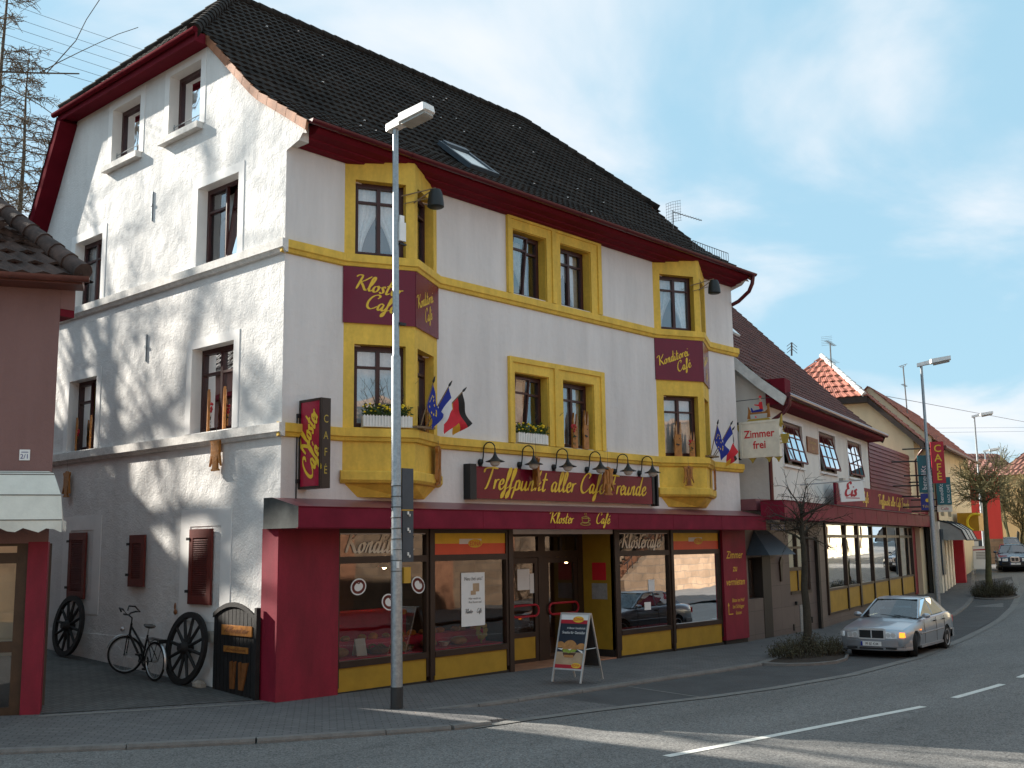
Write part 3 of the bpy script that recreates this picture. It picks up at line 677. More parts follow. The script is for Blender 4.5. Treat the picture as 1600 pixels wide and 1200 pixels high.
def kerb(name, line, w=0.14, h=0.065, drop=None):
    mb = MB(); sec = [(0, 0.004), (w, 0.004), (w + 0.015, -0.03), (w + 0.015, -h - 0.05), (0, -h - 0.05)]
    pts = []
    for (a, b) in zip(line, line[1:]):
        k = max(1, int(math.hypot(b[0] - a[0], b[1] - a[1]) / 1.0))
        for i in range(k): pts.append((a[0] + (b[0] - a[0]) * i / k, a[1] + (b[1] - a[1]) * i / k))
    pts.append(line[-1])
    for i in range(len(pts) - 1):       # separate stones with open joints
        a, b = Vector((pts[i][0], pts[i][1], gz(*pts[i]))), Vector((pts[i + 1][0], pts[i + 1][1], gz(*pts[i + 1])))
        d = (b - a).normalized() * 0.006; j = random.uniform(-0.003, 0.003)
        mb.sweep([a + d + Z * j, b - d * .2 + Z * j], sec)
    return struct(name, mb, 'kerb_stone')
kerb('kerb', K_OUT)
mb = MB(); r_ = [(x + .9, y + .12) for x, y in side]; mb.add([(x, y, gz(x) + .002) for x, y in side] + [(x, y, gz(x) - .052) for x, y in r_], [(0, 1, 4, 3), (1, 2, 5, 4)]); mb.add([(.75, -4.0, gz(.75) + .002), (1.65, -3.88, gz(1.65) - .052), (1.65, -3.95, gz(1.65) - .07), (.75, -4.02, gz(.75) - .07)], [(0, 1, 2, 3)]); struct('ramp', mb, 'paver'); kerb('kerb', K_IN); kerb('kerb', K_FAR)
mb = MB(); sheet(mb, [(1.0, -2.5)] + K_IN[1:] + K_FAR[1:9] + [(48, 3.6)] + GUT[::-1][1:], -0.055, 2.0); struct('parking_bay', mb, 'bay_asphalt')
mb = MB(); strip_mesh(mb, GUT, [(x + 0.05, y - 0.22) for x, y in GUT], -0.048, 4); struct('gutter_strip', mb, 'gutter_stone')
mb = MB()
strip_mesh(mb, [(5.55, -2.95), (5.10, -4.78)], [(5.61, -2.95), (5.16, -4.78)], -0.050, 3); struct('bay_marking', mb, 'gutter_stone')
mb = MB(); sheet(mb, [(0.8, -3.95), (1.38, -3.3), (1.15, -2.62), (1.9, -2.7), (3.55, -2.85), (3.42, -4.40), (2.6, -4.22)], -0.051, 1.0); struct('driveway', mb, 'paver')
for (xa, xb) in ((0.35, 6.4), (7.7, 10.1), (11.35, 13.9), (15.1, 17.8), (19.2, 22), (23.4, 26.2)):
    def yc(x): return lerp([(0, -7.26), (6.4, -8.02), (10, -8.02), (14, -7.7), (20, -6.9), (27, -5.4)], x)
    mb = MB(); n = 5; pa = [(xa + (xb - xa) * i / n, yc(xa + (xb - xa) * i / n)) for i in range(n + 1)]
    strip_mesh(mb, pa, [(x - 0.02, y - 0.13) for x, y in pa], -0.054); struct('road_marking', mb, 'marking_white')
# ---------------------------------------------------------------- the café house
FA = F((0, 0, 0), (1, 0, 0), (0, -1, 0))         # street front
GA = F((0, 0, 0), (0, 1, 0), (-1, 0, 0))         # gable, measured by y
BW, BD = 15.0, 9.6
H = thing('cafe_house', 'big white corner house with steep dark roof, yellow window frames and a crimson shop canopy', 'building', (7.5, 4.8, 0))
PROF = [(-0.66, 9.74), (0.08, 10.24), (0.9, 10.78), (1.5, 11.36), (2.8, 12.62), (5.6, 15.32)]
BACK = [(10.3, 8.75), (9.6, 9.85), (8.2, 12.3), (5.6, 15.32)]
BZ1, BZ2 = 4.59, 7.79
# walls
A1, P1, B1 = (1.31, 0), (2.50, -0.60), (3.65, 0)
A2, P2, B2 = (11.18, 0), (12.42, -0.58), (13.62, 0)
mb = MB()
DW = [(5.88, 7.0, 7.82, 9.24), (7.48, 8.6, 7.82, 9.24), (5.88, 7.0, 4.60, 6.10), (7.48, 8.6, 4.60, 6.10)]
bayh = [(1.36, 3.6, 4.6, 6.1), (1.36, 3.6, 7.8, 9.2), (11.25, 13.55, 4.6, 6.1), (11.25, 13.55, 7.8, 9.2)]
wallmesh(mb, FA, [(0, 2.7), (BW, 2.7), (BW, 9.6), (0, 9.6)], DW + bayh, 0.22)
obj('front_wall', mb, 'stucco_front', H)
mb = MB()
GW = [(5.18, 6.38, 10.72, 12.02), (2.85, 4.03, 10.70, 12.05), (6.6, 7.86, 7.82, 9.3), (1.45, 2.84, 7.82, 9.38), (6.57, 7.82, 4.61, 6.16), (1.47, 2.87, 4.61, 6.22)]
gout = [(0, -0.25), (9.6, -0.25), (9.6, 9.5), (9.45, 9.85), (8.1, 12.2), (7.85, 12.42), (2.7, 12.42), (1.42, 11.16), (0.84, 10.6), (0.05, 10.08), (-0.34, 9.84), (-0.50, 9.70), (-0.58, 9.56), (-0.46, 9.60), (-0.36, 9.50), (0, 9.40)]
wallmesh(mb, GA, gout, GW, 0.24)
mb.box(0.006, 0.22, -0.34, -0.001, 9.5, 9.9)
obj('gable_wall', mb, 'stucco_gable', H)
mb = MB(); RA = F((BW, 0, 0), (0, 1, 0), (1, 0, 0)); wallmesh(mb, RA, gout, [], 0.2); mb.quad((0, BD, -0.3), (BW, BD, -0.3), (BW, BD, 9.6), (0, BD, 9.6)); obj('rear_wall', mb, 'stucco_front', H)
mb = MB(); mb.box(0.3, BW - .3, 1.3, BD - .3, 4.25, 4.4); mb.box(0.3, BW - .3, 0.3, BD - .3, 7.45, 7.55); mb.box(0.3, BW - .3, 0.3, BD - .3, 10.3, 10.4); mb.box(0.3, BW - .3, 0.3, 1.3, 4.25, 4.4)
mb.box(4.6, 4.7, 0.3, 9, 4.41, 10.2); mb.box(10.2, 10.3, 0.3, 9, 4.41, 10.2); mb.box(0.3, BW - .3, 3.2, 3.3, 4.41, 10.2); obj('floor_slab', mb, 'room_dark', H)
# belts
mb = MB(); sec = [(0, 0.0), (0.10, -0.02), (0.10, -0.16), (0.07, -0.18), (0.05, -0.235), (0, -0.25)]
for z in (BZ1, BZ2):
    mb.sweep([(-0.10, 0.0, z), (A1[0], 0, z), (P1[0], P1[1], z), (B1[0], 0, z), (A2[0], 0, z), (P2[0], P2[1], z), (B2[0], 0, z), (BW + 0.14, 0, z)], sec)
obj('yellow_belt', mb, 'yellow_paint', H)
mb = MB(); gsec = [(0, 0.0), (0.12, -0.02), (0.12, -0.17), (0.09, -0.19), (0.06, -0.235), (0, -0.25)]
for z in (BZ1, BZ2): mb.sweep([(0, BD, z), (0, -0.103, z)], gsec)
obj('gable_belt', mb, 'belt_stone', H)
# bays
BAYSIGN = []
for (A, P, B) in ((A1, P1, B1), (A2, P2, B2)):
    bay = None
    for (p, q) in ((A, P), (P, B)):
        d = Vector((q[0] - p[0], q[1] - p[1], 0)); l = d.length; f = F((p[0], p[1], 0), d, (d.y, -d.x, 0))
        ho = [(0.20 if p is A else 0.16, l - (0.17 if p is A else 0.20), 4.6, 6.12), (0.20 if p is A else 0.16, l - (0.17 if p is A else 0.20), 7.8, 9.22)]
        mb = MB(); wallmesh(mb, f, [(0, 3.62), (l, 3.62), (l, 9.66), (0, 9.66)], ho, 0.2)
        w_ = obj('bay_wall', mb, 'yellow_paint', H)
        for h in ho:
            low = h[2] < 7
            if p is A: window(w_, f, *h, 0.19, 'full' if low else 'swag')
            else: window(w_, f, *h, 0.19, 'full', leaves=1)
        BAYSIGN.append((f, l, w_))
    mb = MB(); mb.sweep([(A[0] - .05, -0.0, 3.83), (P[0], P[1], 3.83), (B[0] + .05, -0.0, 3.83)], [(-0.02, 0.0), (0.05, -0.01), (0.07, -0.03), (0.07, -0.17), (0.03, -0.22), (-0.02, -0.24)])
    mb.add([(A[0] + .03, 0, 3.61), (P[0], P[1] + .03, 3.61), (B[0] - .03, 0, 3.61), (A[0] + .35, 0, 3.36), (P[0], P[1] + .3, 3.36), (B[0] - .35, 0, 3.36)], [(0, 1, 4, 3), (1, 2, 5, 4), (3, 4, 5)])
    obj('bay_foot', mb, 'yellow_paint', H)
# front double windows with yellow surrounds
for zz, zt in ((BZ2, 9.56), (BZ1, 6.42)):
    mb = MB(); q = 0.045
    mb.fbox(FA, 5.70, 5.88, zz, zt, 0, q); mb.fbox(FA, 8.6, 8.98, zz, zt, 0, q); mb.fbox(FA, 7.0, 7.48, zz, zt, 0, q)
    mb.fbox(FA, 5.88, 7.0, zt - .32, zt, 0, q); mb.fbox(FA, 7.48, 8.6, zt - .32, zt, 0, q)
    mb.fbox(FA, 5.70, 5.80, zz, zt, q, q + .03); mb.fbox(FA, 8.84, 8.98, zz, zt, q, q + .03); mb.fbox(FA, 5.80, 8.84, zt - .11, zt, q, q + .03); mb.fbox(FA, 7.17, 7.30, zz, zt - .11, q, q + .03)
    for a, b in ((5.88, 7.0), (7.48, 8.6)):   # lined reveals
        mb.fbox(FA, a - .001, a + .012, zz, zt - .32, -0.20, 0.01); mb.fbox(FA, b - .012, b + .001, zz, zt - .32, -0.20, 0.01); mb.fbox(FA, a + .012, b - .012, zt - .335, zt - .32, -0.20, 0.01)
    sr = obj('window_surround', mb, 'yellow_paint', H)
    window(sr, FA, 5.895, 6.985, zz + .01, zt - .34, 0.20, 'swag' if zz > 6 else 'full', tilt=R(7), leaves=2)
    window(sr, FA, 7.495, 8.585, zz + .01, zt - .34, 0.20, 'swag' if zz > 6 else 'full')
# gable windows
for i, h in enumerate(GW):
    y0, y1, z0, z1 = h; top = i < 2
    mb = MB(); s_ = 0.17; q = 0.012
    mb.fbox(GA, y0 - s_, y0, z0 - (0 if not top else .02), z1 + s_, 0, q); mb.fbox(GA, y1, y1 + s_, z0, z1 + s_, 0, q); mb.fbox(GA, y0, y1, z1, z1 + s_, 0, q)
    for a, b in ((y0 - .001, y0 + .008), (y1 - .008, y1 + .001)): mb.fbox(GA, a, b, z0, z1, -.235, q)
    mb.fbox(GA, y0 + .008, y1 - .008, z1 - .008, z1 + .001, -.235, q)
    sr = obj('window_surround', mb, 'smooth_plaster', H)
    W = window(sr, GA, y0 + .01, y1 - .01, z0, z1 - .01, 0.22, ('full', 'full', 'full', 'half', 'half', 'half')[i], split=0 if top else 0.70, leaves=1 if top else 2, tilt=R(7) if i in (3, 4) else 0, cur='curtain_gold' if i == 4 else 'curtain_net')
    if top:
        sl = MB(); sl.fbox(GA, y0 - .12, y1 + .16, z0 - .13, z0 - .001, -.2, .15); obj('sill', sl, 'belt_stone', sr)
        rl = MB()
        for dz in (.12, .27): rl.tube([GA.p(y0 + .02, z0 + dz, -.10), GA.p(y1 - .02, z0 + dz, -.10)], .010, 6)
        for k in range(2): rl.tube([GA.p(y0 + .05 + k * (y1 - y0 - .1), z0, -.10), GA.p(y0 + .05 + k * (y1 - y0 - .1), z0 + .32, -.10)], .009, 6)
        obj('guard_rail', rl, 'galvanised', sr)
# shutters at the foot of the gable
for y0, y1, z0, z1, bright in ((1.93, 2.66, 1.50, 2.84, 1), (4.25, 4.83, 1.78, 2.77, 0), (6.62, 7.36, 1.50, 2.86, 0)):
    if z0 < 1.7:
        pl = MB(); pl.fbox(GA, y0 - .52, y0 - .2, 1.2, 3.2, 0, .010); pl.fbox(GA, y1 + .08, y1 + .4, 1.2, 3.2, 0, .010); pl.fbox(GA, y0 - .2, y1 + .08, z1 + .05, 3.2, 0, .010); pl.fbox(GA, y0 - .2, y1 + .08, 1.2, z0 - .05, 0, .010)
        obj('window_surround', pl, 'smooth_plaster', H)
    mb = MB(); d0, d1 = .03, .075
    mb.fbox(GA, y0, y0 + .12, z0, z1, d0, d1); mb.fbox(GA, y1 - .12, y1, z0, z1, d0, d1); mb.fbox(GA, y0 + .12, y1 - .12, z0, z0 + .14, d0, d1); mb.fbox(GA, y0 + .12, y1 - .12, z1 - .16, z1, d0, d1)
    k = 0; zz = z0 + .15
    while zz < z1 - .18:
        mb.add([GA.p(y0 + .12, zz, d1 - .002), GA.p(y1 - .12, zz, d1 - .002), GA.p(y1 - .12, zz + .035, d0), GA.p(y0 + .12, zz + .035, d0), GA.p(y0 + .12, zz - .012, d1 - .004), GA.p(y1 - .12, zz - .012, d1 - .004)], [(0, 1, 2, 3), (4, 5, 1, 0)]); zz += .038
    mb.fbox(GA, y0 + .1, y1 - .1, z0 + .1, z1 - .1, d0 - .02, d0 - .004)
    sh = obj('shutter', mb, 'shutter_red', H)
    hg = MB()
    for dz in (.2, z1 - z0 - .2): hg.fbox(GA, y1 - .03, y1 + .08, z0 + dz, z0 + dz + .05, .02, .09)
    obj('hinge', hg, 'black_iron', sh)
# plinth line, vents and wall ties on the gable
mb = MB(); mb.fbox(GA, 0.35, 9.5, -0.2, 0.82, 0, 0.018); obj('plinth', mb, 'stucco_gable', H)
for y, z, l in ((4.52, 9.1, .62), (4.55, 6.2, .55)): mb = MB(); mb.fbox(GA, y, y + .025, z, z + l, 0, .03); mb.fbox(GA, y - .02, y + .045, z + l * .5, z + l * .5 + .05, .03, .045); obj('wall_tie', mb, 'galvanised', H)
# roof
def PF(x, h, z): return Vector((x, h, z))
def xl_front(z):
    if z <= 12.45: return (-0.06, BW + 0.06)
    k = (z - 12.45) / (15.32 - 12.45); return (-0.34 + 2.74 * k, BW + 0.34 - 2.74 * k)
mb = MB(); tile_roof(mb, PF, PROF, xl_front, 0.30, 0.20, 0.012, 0.032); rf = obj('front_roof', mb, 'dark_roof_tile', H)
mb = MB(); tile_roof(mb, PF, BACK, lambda z: (-0.42, BW + 0.3) if z < 12.4 else (-0.42 + 2.82 * (z - 12.4) / 2.92, BW + 0.3 - 2.74 * (z - 12.4) / 2.92), 0.6, 0.4, 0.0)
obj('rear_roof', mb, 'dark_roof_tile', H)
for sgn, x0 in ((1, -0.42), (-1, BW + 0.42)):
    def PH(y, h, z, x0=x0, sgn=sgn): return Vector((x0 + sgn * h, y, z))
    def yl(z):
        k = (z - 12.36) / 2.96; return (2.52 + 3.08 * k, 8.22 - 2.62 * k)
    mb = MB(); tile_roof(mb, PH, [(0, 12.36), (2.82, 15.32)], yl, 0.30, 0.20, 0.012, 0.03); obj('half_hip_roof', mb, 'dark_roof_tile', H)
mb = MB(); rz = 15.36
ridge_caps(mb, (2.35, 5.6, rz), (12.65, 5.6, rz), 0.12, 0.38)
for x0, x1 in ((-0.36, 2.4), (BW + .36, 12.6)):
    ridge_caps(mb, (x0, 2.58, 12.46), (x1, 5.6, rz), 0.13, 0.34); ridge_caps(mb, (x0, 8.16, 12.46), (x1, 5.6, rz), 0.12, 0.34)
obj('ridge_tile', mb, 'dark_roof_tile', H, smooth=True)
for x0 in (-0.075, BW + 0.03):           # clay verge tiles stepping down the gable edge
    mb = MB(); pr = PROF[:5]; n = 13; tot = sum(math.dist(a, b) for a, b in zip(pr, pr[1:]))
    def ps(s_):
        for a, b in zip(pr, pr[1:]):
            l = math.dist(a, b)
            if s_ <= l: return a[0] + (b[0] - a[0]) * s_ / l, a[1] + (b[1] - a[1]) * s_ / l
            s_ -= l
        return pr[-1]
    for i in range(n):
        a, b = ps(tot * i / n), ps(tot * (i + 1.04) / n)
        mb.add([(x, p[0] + dy, p[1] + dz) for p, li in ((a, .02), (b, -.005)) for x in (x0, x0 + .05) for dy, dz in ((0, li), (.04, -.15))], [(0, 1, 3, 2), (4, 6, 7, 5), (0, 4, 5, 1), (2, 3, 7, 6), (0, 2, 6, 4), (1, 5, 7, 3)])
    obj('verge_tile', mb, 'verge_tile', H)
# red barge boards: half-hip eave and rear verge
mb = MB(); mb.box(-0.33, 0.0, 2.62, 8.15, 12.24, 12.44); mb.box(-0.38, -0.33, 2.5, 8.25, 12.18, 12.41)
obj('half_hip_fascia', mb, 'burgundy_eave', H)
mb = MB(); mb.tube([(-0.44, 2.4, 12.36), (-0.44, 8.35, 12.33)], 0.06, 10); obj('half_hip_gutter', mb, 'burgundy_matte', H, smooth=True)
mb = MB()
for (a, b) in (((8.22, 12.30), (9.6, 9.82)), ((9.6, 9.82), (10.32, 8.7))):
    mb.add([(x, p[0] + dy, p[1] + dz) for p in (a, b) for x in (-0.40, 0.0) for dy, dz in ((-.02, -.02), (-.16, -.16))], [(0, 1, 3, 2), (4, 6, 7, 5), (0, 4, 5, 1), (2, 3, 7, 6), (0, 2, 6, 4), (1, 5, 7, 3)])
obj('barge_board', mb, 'burgundy_matte', H)
# boxed eave and gutter on the street side
mb = MB(); es = [(0.02, 9.50), (0.16, 9.52), (0.17, 9.55), (0.33, 9.58), (0.34, 9.61), (0.52, 9.64), (0.60, 9.70), (0.60, 9.80), (0.02, 9.80)]
mb.add([(x, -d, z) for x in (0.22, BW - 0.0) for d, z in es], [(i, i + 1, 9 + i + 1, 9 + i) for i in range(8)] + [tuple(range(9)), tuple(range(17, 8, -1))])
obj('boxed_eave', mb, 'burgundy_eave', H)
mb = MB(); prof = [(0.075 * math.cos(t), 0.075 * math.sin(t)) for t in [math.pi + math.pi * i / 8 for i in range(9)]] + [(0.085, 0.012), (0.062, 0.0), (-0.062, 0.0)]
n_ = len(prof); mb.add([(x, -0.70 + a, 9.775 + b) for x in (-0.02, BW + 0.12) for a, b in prof], [(i, (i + 1) % n_, n_ + (i + 1) % n_, n_ + i) for i in range(n_)] + [tuple(range(n_)), tuple(range(2 * n_ - 1, n_ - 1, -1))])
for k in range(9): mb.add([(0.6 + 1.7 * k + dx, -0.70 + a * 1.12, 9.775 + b * 1.12) for dx in (0, .05) for a, b in prof[:9]], [(i, i + 1, 9 + i + 1, 9 + i) for i in range(8)])
obj('gutter', mb, 'burgundy_gutter', H, smooth=True)
mb = MB(); mb.tube([(BW + .02, -0.70, 9.72), (BW + .02, -0.66, 9.5), (BW + .02, -0.55, 9.3), (BW + .04, -0.2, 9.08), (BW + .06, 0.25, 8.95), (BW + .07, 0.5, 8.8), (BW + .07, 0.55, 6.0)], 0.055, 10); obj('downpipe', mb, 'burgundy_gutter', H, smooth=True)
# roof window, snow grid, lost light tiles
def on_roof(y):
    for a, b in zip(PROF, PROF[1:]):
        if a[0] <= y <= b[0]: return a[1] + (b[1] - a[1]) * (y - a[0]) / (b[0] - a[0])
ya, yb = 0.42, 1.40; za, zb = on_roof(ya), on_roof(yb); up = Vector((0, yb - ya, zb - za)).normalized(); nr = Vector((0, -up.z, up.y)); SK = Vector((5.02, ya, za)) + nr * 0.06
def sk(mb, a, b, c, d, n0, n1):
    X = Vector((1, 0, 0)); mb.add([SK + X * x + up * u + nr * k for x in (a, b) for u in (c, d) for k in (n0, n1)], [(0, 1, 3, 2), (4, 6, 7, 5), (0, 4, 5, 1), (2, 3, 7, 6), (0, 2, 6, 4), (1, 5, 7, 3)])
mb = MB(); sk(mb, 0, .09, 0, 1.28, -.05, .06); sk(mb, .81, .9, 0, 1.28, -.05, .06); sk(mb, .09, .81, 0, .09, -.05, .06); sk(mb, .09, .81, 1.1, 1.28, -.05, .10)
sw = obj('roof_window', mb, 'blue_grey_sheet', H); g = MB(); sk(g, .09, .81, .09, 1.1, 0.0, .02); obj('pane', g, 'white_plastic', sw, label='pale blind behind the roof window')
mb = MB(); rn = random.Random(4)
for k in range(22):
    y = rn.uniform(0.0, 5.0); x = rn.uniform(1.5, 13.5); lo, hi = xl_front(on_roof(y)); 
    if lo + .3 < x < hi - .3:
        mb.box(x, x + rn.uniform(.02, .05), y - .015, y + .015, on_roof(y) + .05, on_roof(y) + .065)
obj('pale_fleck', mb, 'smooth_plaster', H)
mb = MB(); y = -0.3; z = on_roof(y) + .05
for i in range(16): mb.tube([(13.05 + i * .12, y + .25, on_roof(y + .25) + .05), (13.05 + i * .12, y + .25, on_roof(y + .25) + .30)], .008, 5)
for dz in (.06, .29): mb.tube([(13.05, y + .25, on_roof(y + .25) + dz), (14.85, y + .25, on_roof(y + .25) + dz)], .010, 6)
obj('snow_grid', mb, 'wire_dark', H)
# ------------------------------------------------------------ shop front
ZB = lambda x: gz(x) - 0.06
mb = MB(); mb.box(-0.09, 1.19, -0.09, 0.36, -0.08, 2.80); obj('corner_pillar', mb, 'crimson_paint', H)
mb = MB(); mb.box(13.82, 14.98, -0.10, 0.3, -0.02, 2.80)
pz = obj('pillar', mb, 'crimson_paint', H)
mb = MB(); mb.box(13.9, 15.0, -0.04, 0.3, -0.3, 0.0); obj('pillar_base', mb, 'shop_plinth', H)
mb = MB(); FS = F((0, -0.101, 0), (1, 0, 0), (0, -1, 0))
for t, z, s_ in (('Zimmer', 2.06, .27), ('zu', 1.72, .25), ('vermieten', 1.37, .25)): font(mb, t, FS.p(14.38, z), FS.x, Z, FS.n, s_, 0.006, 0.25, 'CENTER', 0.92)
for t, z in (('Bitte im Hof', .93), ('bei Schlager', .77), ('läuten', .61)): font(mb, t, FS.p(14.48, z), FS.x, Z, FS.n, .135, 0.002, 0.15, 'CENTER', 0.9)
mb.fbox(FS, 13.98, 14.0, .62, .86, 0, .003); mb.fbox(FS, 14.0, 14.2, .62, .64, 0, .003); mb.add([FS.p(13.95, .84, .002), FS.p(14.03, .84, .002), FS.p(13.99, .93, .002)], [(0, 1, 2)])
obj('lettering', mb, 'sign_yellow', pz)
for x0, x1 in ((1.19, 3.40), (3.48, 5.62), (9.36, 11.5), (11.58, 13.82)):
    a, b = x0 + .07, x1 - .07; SFR = MB(); PL = MB(); YP = MB()
    SFR.fbox(FA, x0, a, .08, 2.84, -.08, .03); SFR.fbox(FA, b, x1, .08, 2.84, -.08, .03)
    SFR.fbox(FA, a, b, 2.72, 2.84, -.08, .03); SFR.fbox(FA, a, b, 2.19, 2.31, -.08, .03); SFR.fbox(FA, a, b, .41, .52, -.08, .04)
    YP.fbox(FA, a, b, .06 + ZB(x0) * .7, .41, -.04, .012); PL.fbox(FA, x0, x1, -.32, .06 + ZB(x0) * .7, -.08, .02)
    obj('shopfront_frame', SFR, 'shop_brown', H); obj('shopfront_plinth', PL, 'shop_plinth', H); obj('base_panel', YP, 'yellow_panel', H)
for a, b, d in ((3.40, 3.48, .06), (11.50, 11.58, .06), (5.62, 5.75, .05), (9.22, 9.36, .05)): SFR = MB(); SFR.fbox(FA, a, b, -.2, 2.84, -.08, d); obj('shopfront_post', SFR, 'shop_brown', H)
def pane(x0, x1, z0, z1, y=0.03, parent=None, mat='shop_glass'):
    g = MB(); g.quad((x0, y, z0), (x1, y, z0), (x1, y, z1), (x0, y, z1)); return obj('shop_window', g, mat, parent or H)
for x0, x1 in ((1.26, 3.33), (3.55, 5.55), (9.43, 11.43), (11.65, 13.75)): pane(x0, x1, .52, 2.19, .03, None, 'shop_glass' if x0 < 5 else 'bright_shop_glass')
for x0, x1, txt in ((1.26, 3.33, 'Konditorei'), (9.43, 11.43, 'Klostercafé')):
    p = pane(x0, x1, 2.31, 2.72); t = MB(); sz = .40; wd = script_w(txt) * sz; sq = (x1 - x0 - .42) / wd
    script(t, txt, (x0 + .12, .02, 2.38), (1, 0, 0), Z, (0, -1, 0), sz, .10, .24, sq); obj('lettering', t, 'letter_cream', p)
for x0, x1 in ((3.55, 5.55), (11.65, 13.75)):
    a = MB(); a.fbox(FA, x0, x1, 2.52, 2.72, -.05, .005); p = obj('advert_panel', a, 'sign_yellow', H)
    b = MB(); b.fbox(FA, x0, x1, 2.31, 2.52, -.05, .005); obj('red_band', b, 'orange_red', p)
    c = MB(); xm = x0 + (x1 - x0) * .34; c.fbox(FA, xm, xm + .62, 2.51, 2.61, .004, .009); obj('white_band', c, 'white_paper', p)
    d = MB(); d.lathe([(0, 0), (.20, 0), (.20, .004), (0, .004)], FA.p(0, 0, .009), 22, (0, -1, 0)); d.v = [((x) * 1.0 + xm + .44, y, z * .42 + 2.52) for x, y, z in d.v]; ov = obj('oval_badge', d, 'sign_yellow', p)
    e = MB(); font(e, 'EDNA', FA.p(xm + .44, 2.475, .015), FA.x, Z, FA.n, .12, .01, 0, 'CENTER'); obj('lettering', e, 'orange_red', p)
# entrance recess
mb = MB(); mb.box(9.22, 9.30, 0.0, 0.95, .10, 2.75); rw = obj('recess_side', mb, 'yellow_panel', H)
mb = MB(); mb.box(9.20, 9.30, 0.0, 0.95, -.2, .10); mb.box(5.66, 5.75, 0.0, 0.95, -.2, 2.75); obj('recess_plinth', mb, 'shop_plinth', H)
mb = MB(); mb.fbox(F((9.219, 0, 0), (0, -1, 0), (-1, 0, 0)), -.62, -.22, 1.65, 2.05, 0, .006); rs = obj('notice', mb, 'bright_red', H)
mb = MB(); mb.fbox(F((9.219, 0, 0), (0, -1, 0), (-1, 0, 0)), -.64, -.20, 1.22, 1.58, 0, .006); obj('notice', mb, 'grey_print', H)
mb = MB(); mb.box(5.75, 9.22, -.02, .95, -.16, -.055); obj('entrance_floor', mb, 'verge_tile', H)
mb = MB(); FD = F((0, 0.92, 0), (1, 0, 0), (0, -1, 0))
for a, b in ((5.75, 6.62), (7.62, 7.86), (9.02, 9.22)): mb.fbox(FD, a, b, -.2, 2.8, -.06, .03)
mb.fbox(FD, 6.62, 7.62, 2.2, 2.34, -.06, .03); mb.fbox(FD, 7.86, 9.02, 2.2, 2.34, -.06, .03); mb.fbox(FD, 6.62, 7.62, 2.66, 2.8, -.06, .03); mb.fbox(FD, 7.86, 9.02, 2.66, 2.8, -.06, .03); mb.fbox(FD, 8.4, 8.47, 2.34, 2.66, -.06, .03)
obj('door_frame', mb, 'shop_brown', H)
for a, b in ((6.62, 7.62), (7.86, 9.02)):
    p = pane(a, b, 2.34, 2.66, .93)
    mb = MB(); mb.fbox(FD, a + .01, a + .12, -.12, 2.19, -.04, .02); mb.fbox(FD, b - .12, b - .01, -.12, 2.19, -.04, .02); mb.fbox(FD, a + .12, b - .12, 2.07, 2.19, -.04, .02); mb.fbox(FD, a + .12, b - .12, -.12, .02, -.04, .02)
    if a < 7: mb.fbox(FD, a + .12, b - .12, .48, .58, -.04, .02)
    dr = obj('door', mb, 'shop_brown', H)
    g = MB(); zl = .58 if a < 7 else .02; g.quad((a + .12, .93, zl), (b - .12, .93, zl), (b - .12, .93, 2.07), (a + .12, .93, 2.07)); obj('pane', g, 'shop_glass', dr)
    if a < 7: g = MB(); g.fbox(FD, a + .12, b - .12, .02, .48, -.03, .01); obj('panel', g, 'yellow_panel', dr)
    hb = MB(); xa, xb = a + .06, b - .06; zc = 1.05; r_ = .12; pts = []
    for k in range(9): t = math.pi / 2 + math.pi * k / 8; pts.append(FD.p(xa + r_ + r_ * math.cos(t), zc + r_ * math.sin(t), .07))
    for k in range(9): t = -math.pi / 2 + math.pi * k / 8; pts.append(FD.p(xb - r_ + r_ * math.cos(t), zc + r_ * math.sin(t), .07))
    pts.append(pts[0]); hb.tube(pts, .024, 8); obj('handle', hb, 'deep_red', dr, smooth=True)
mb = MB(); mb.fbox(FD, 6.95, 7.35, 1.5, 1.95, -.005, -.003); mb.fbox(FD, 7.36, 7.5, 1.42, 1.85, -.005, -.003); obj('door_poster', mb, 'white_paper', H)
# shop interior
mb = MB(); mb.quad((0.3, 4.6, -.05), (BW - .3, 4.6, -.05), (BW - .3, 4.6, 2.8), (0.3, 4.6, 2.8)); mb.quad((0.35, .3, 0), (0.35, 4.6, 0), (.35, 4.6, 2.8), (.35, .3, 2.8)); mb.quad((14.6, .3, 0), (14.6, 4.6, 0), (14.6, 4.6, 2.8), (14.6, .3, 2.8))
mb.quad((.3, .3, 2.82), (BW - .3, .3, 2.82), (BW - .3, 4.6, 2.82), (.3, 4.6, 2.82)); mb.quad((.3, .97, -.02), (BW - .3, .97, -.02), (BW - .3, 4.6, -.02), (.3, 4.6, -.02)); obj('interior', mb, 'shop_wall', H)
mb = MB(); mb.box(1.3, 5.6, .12, .95, .3, .54); mb.box(1.5, 5.2, 2.6, 3.2, 0, 1.15); mb.box(9.4, 13.7, .12, .6, .3, .5); mb.box(1.3, 5.6, .62, .95, .541, .78); dk = obj('display_shelf', mb, 'shop_cloth', H)
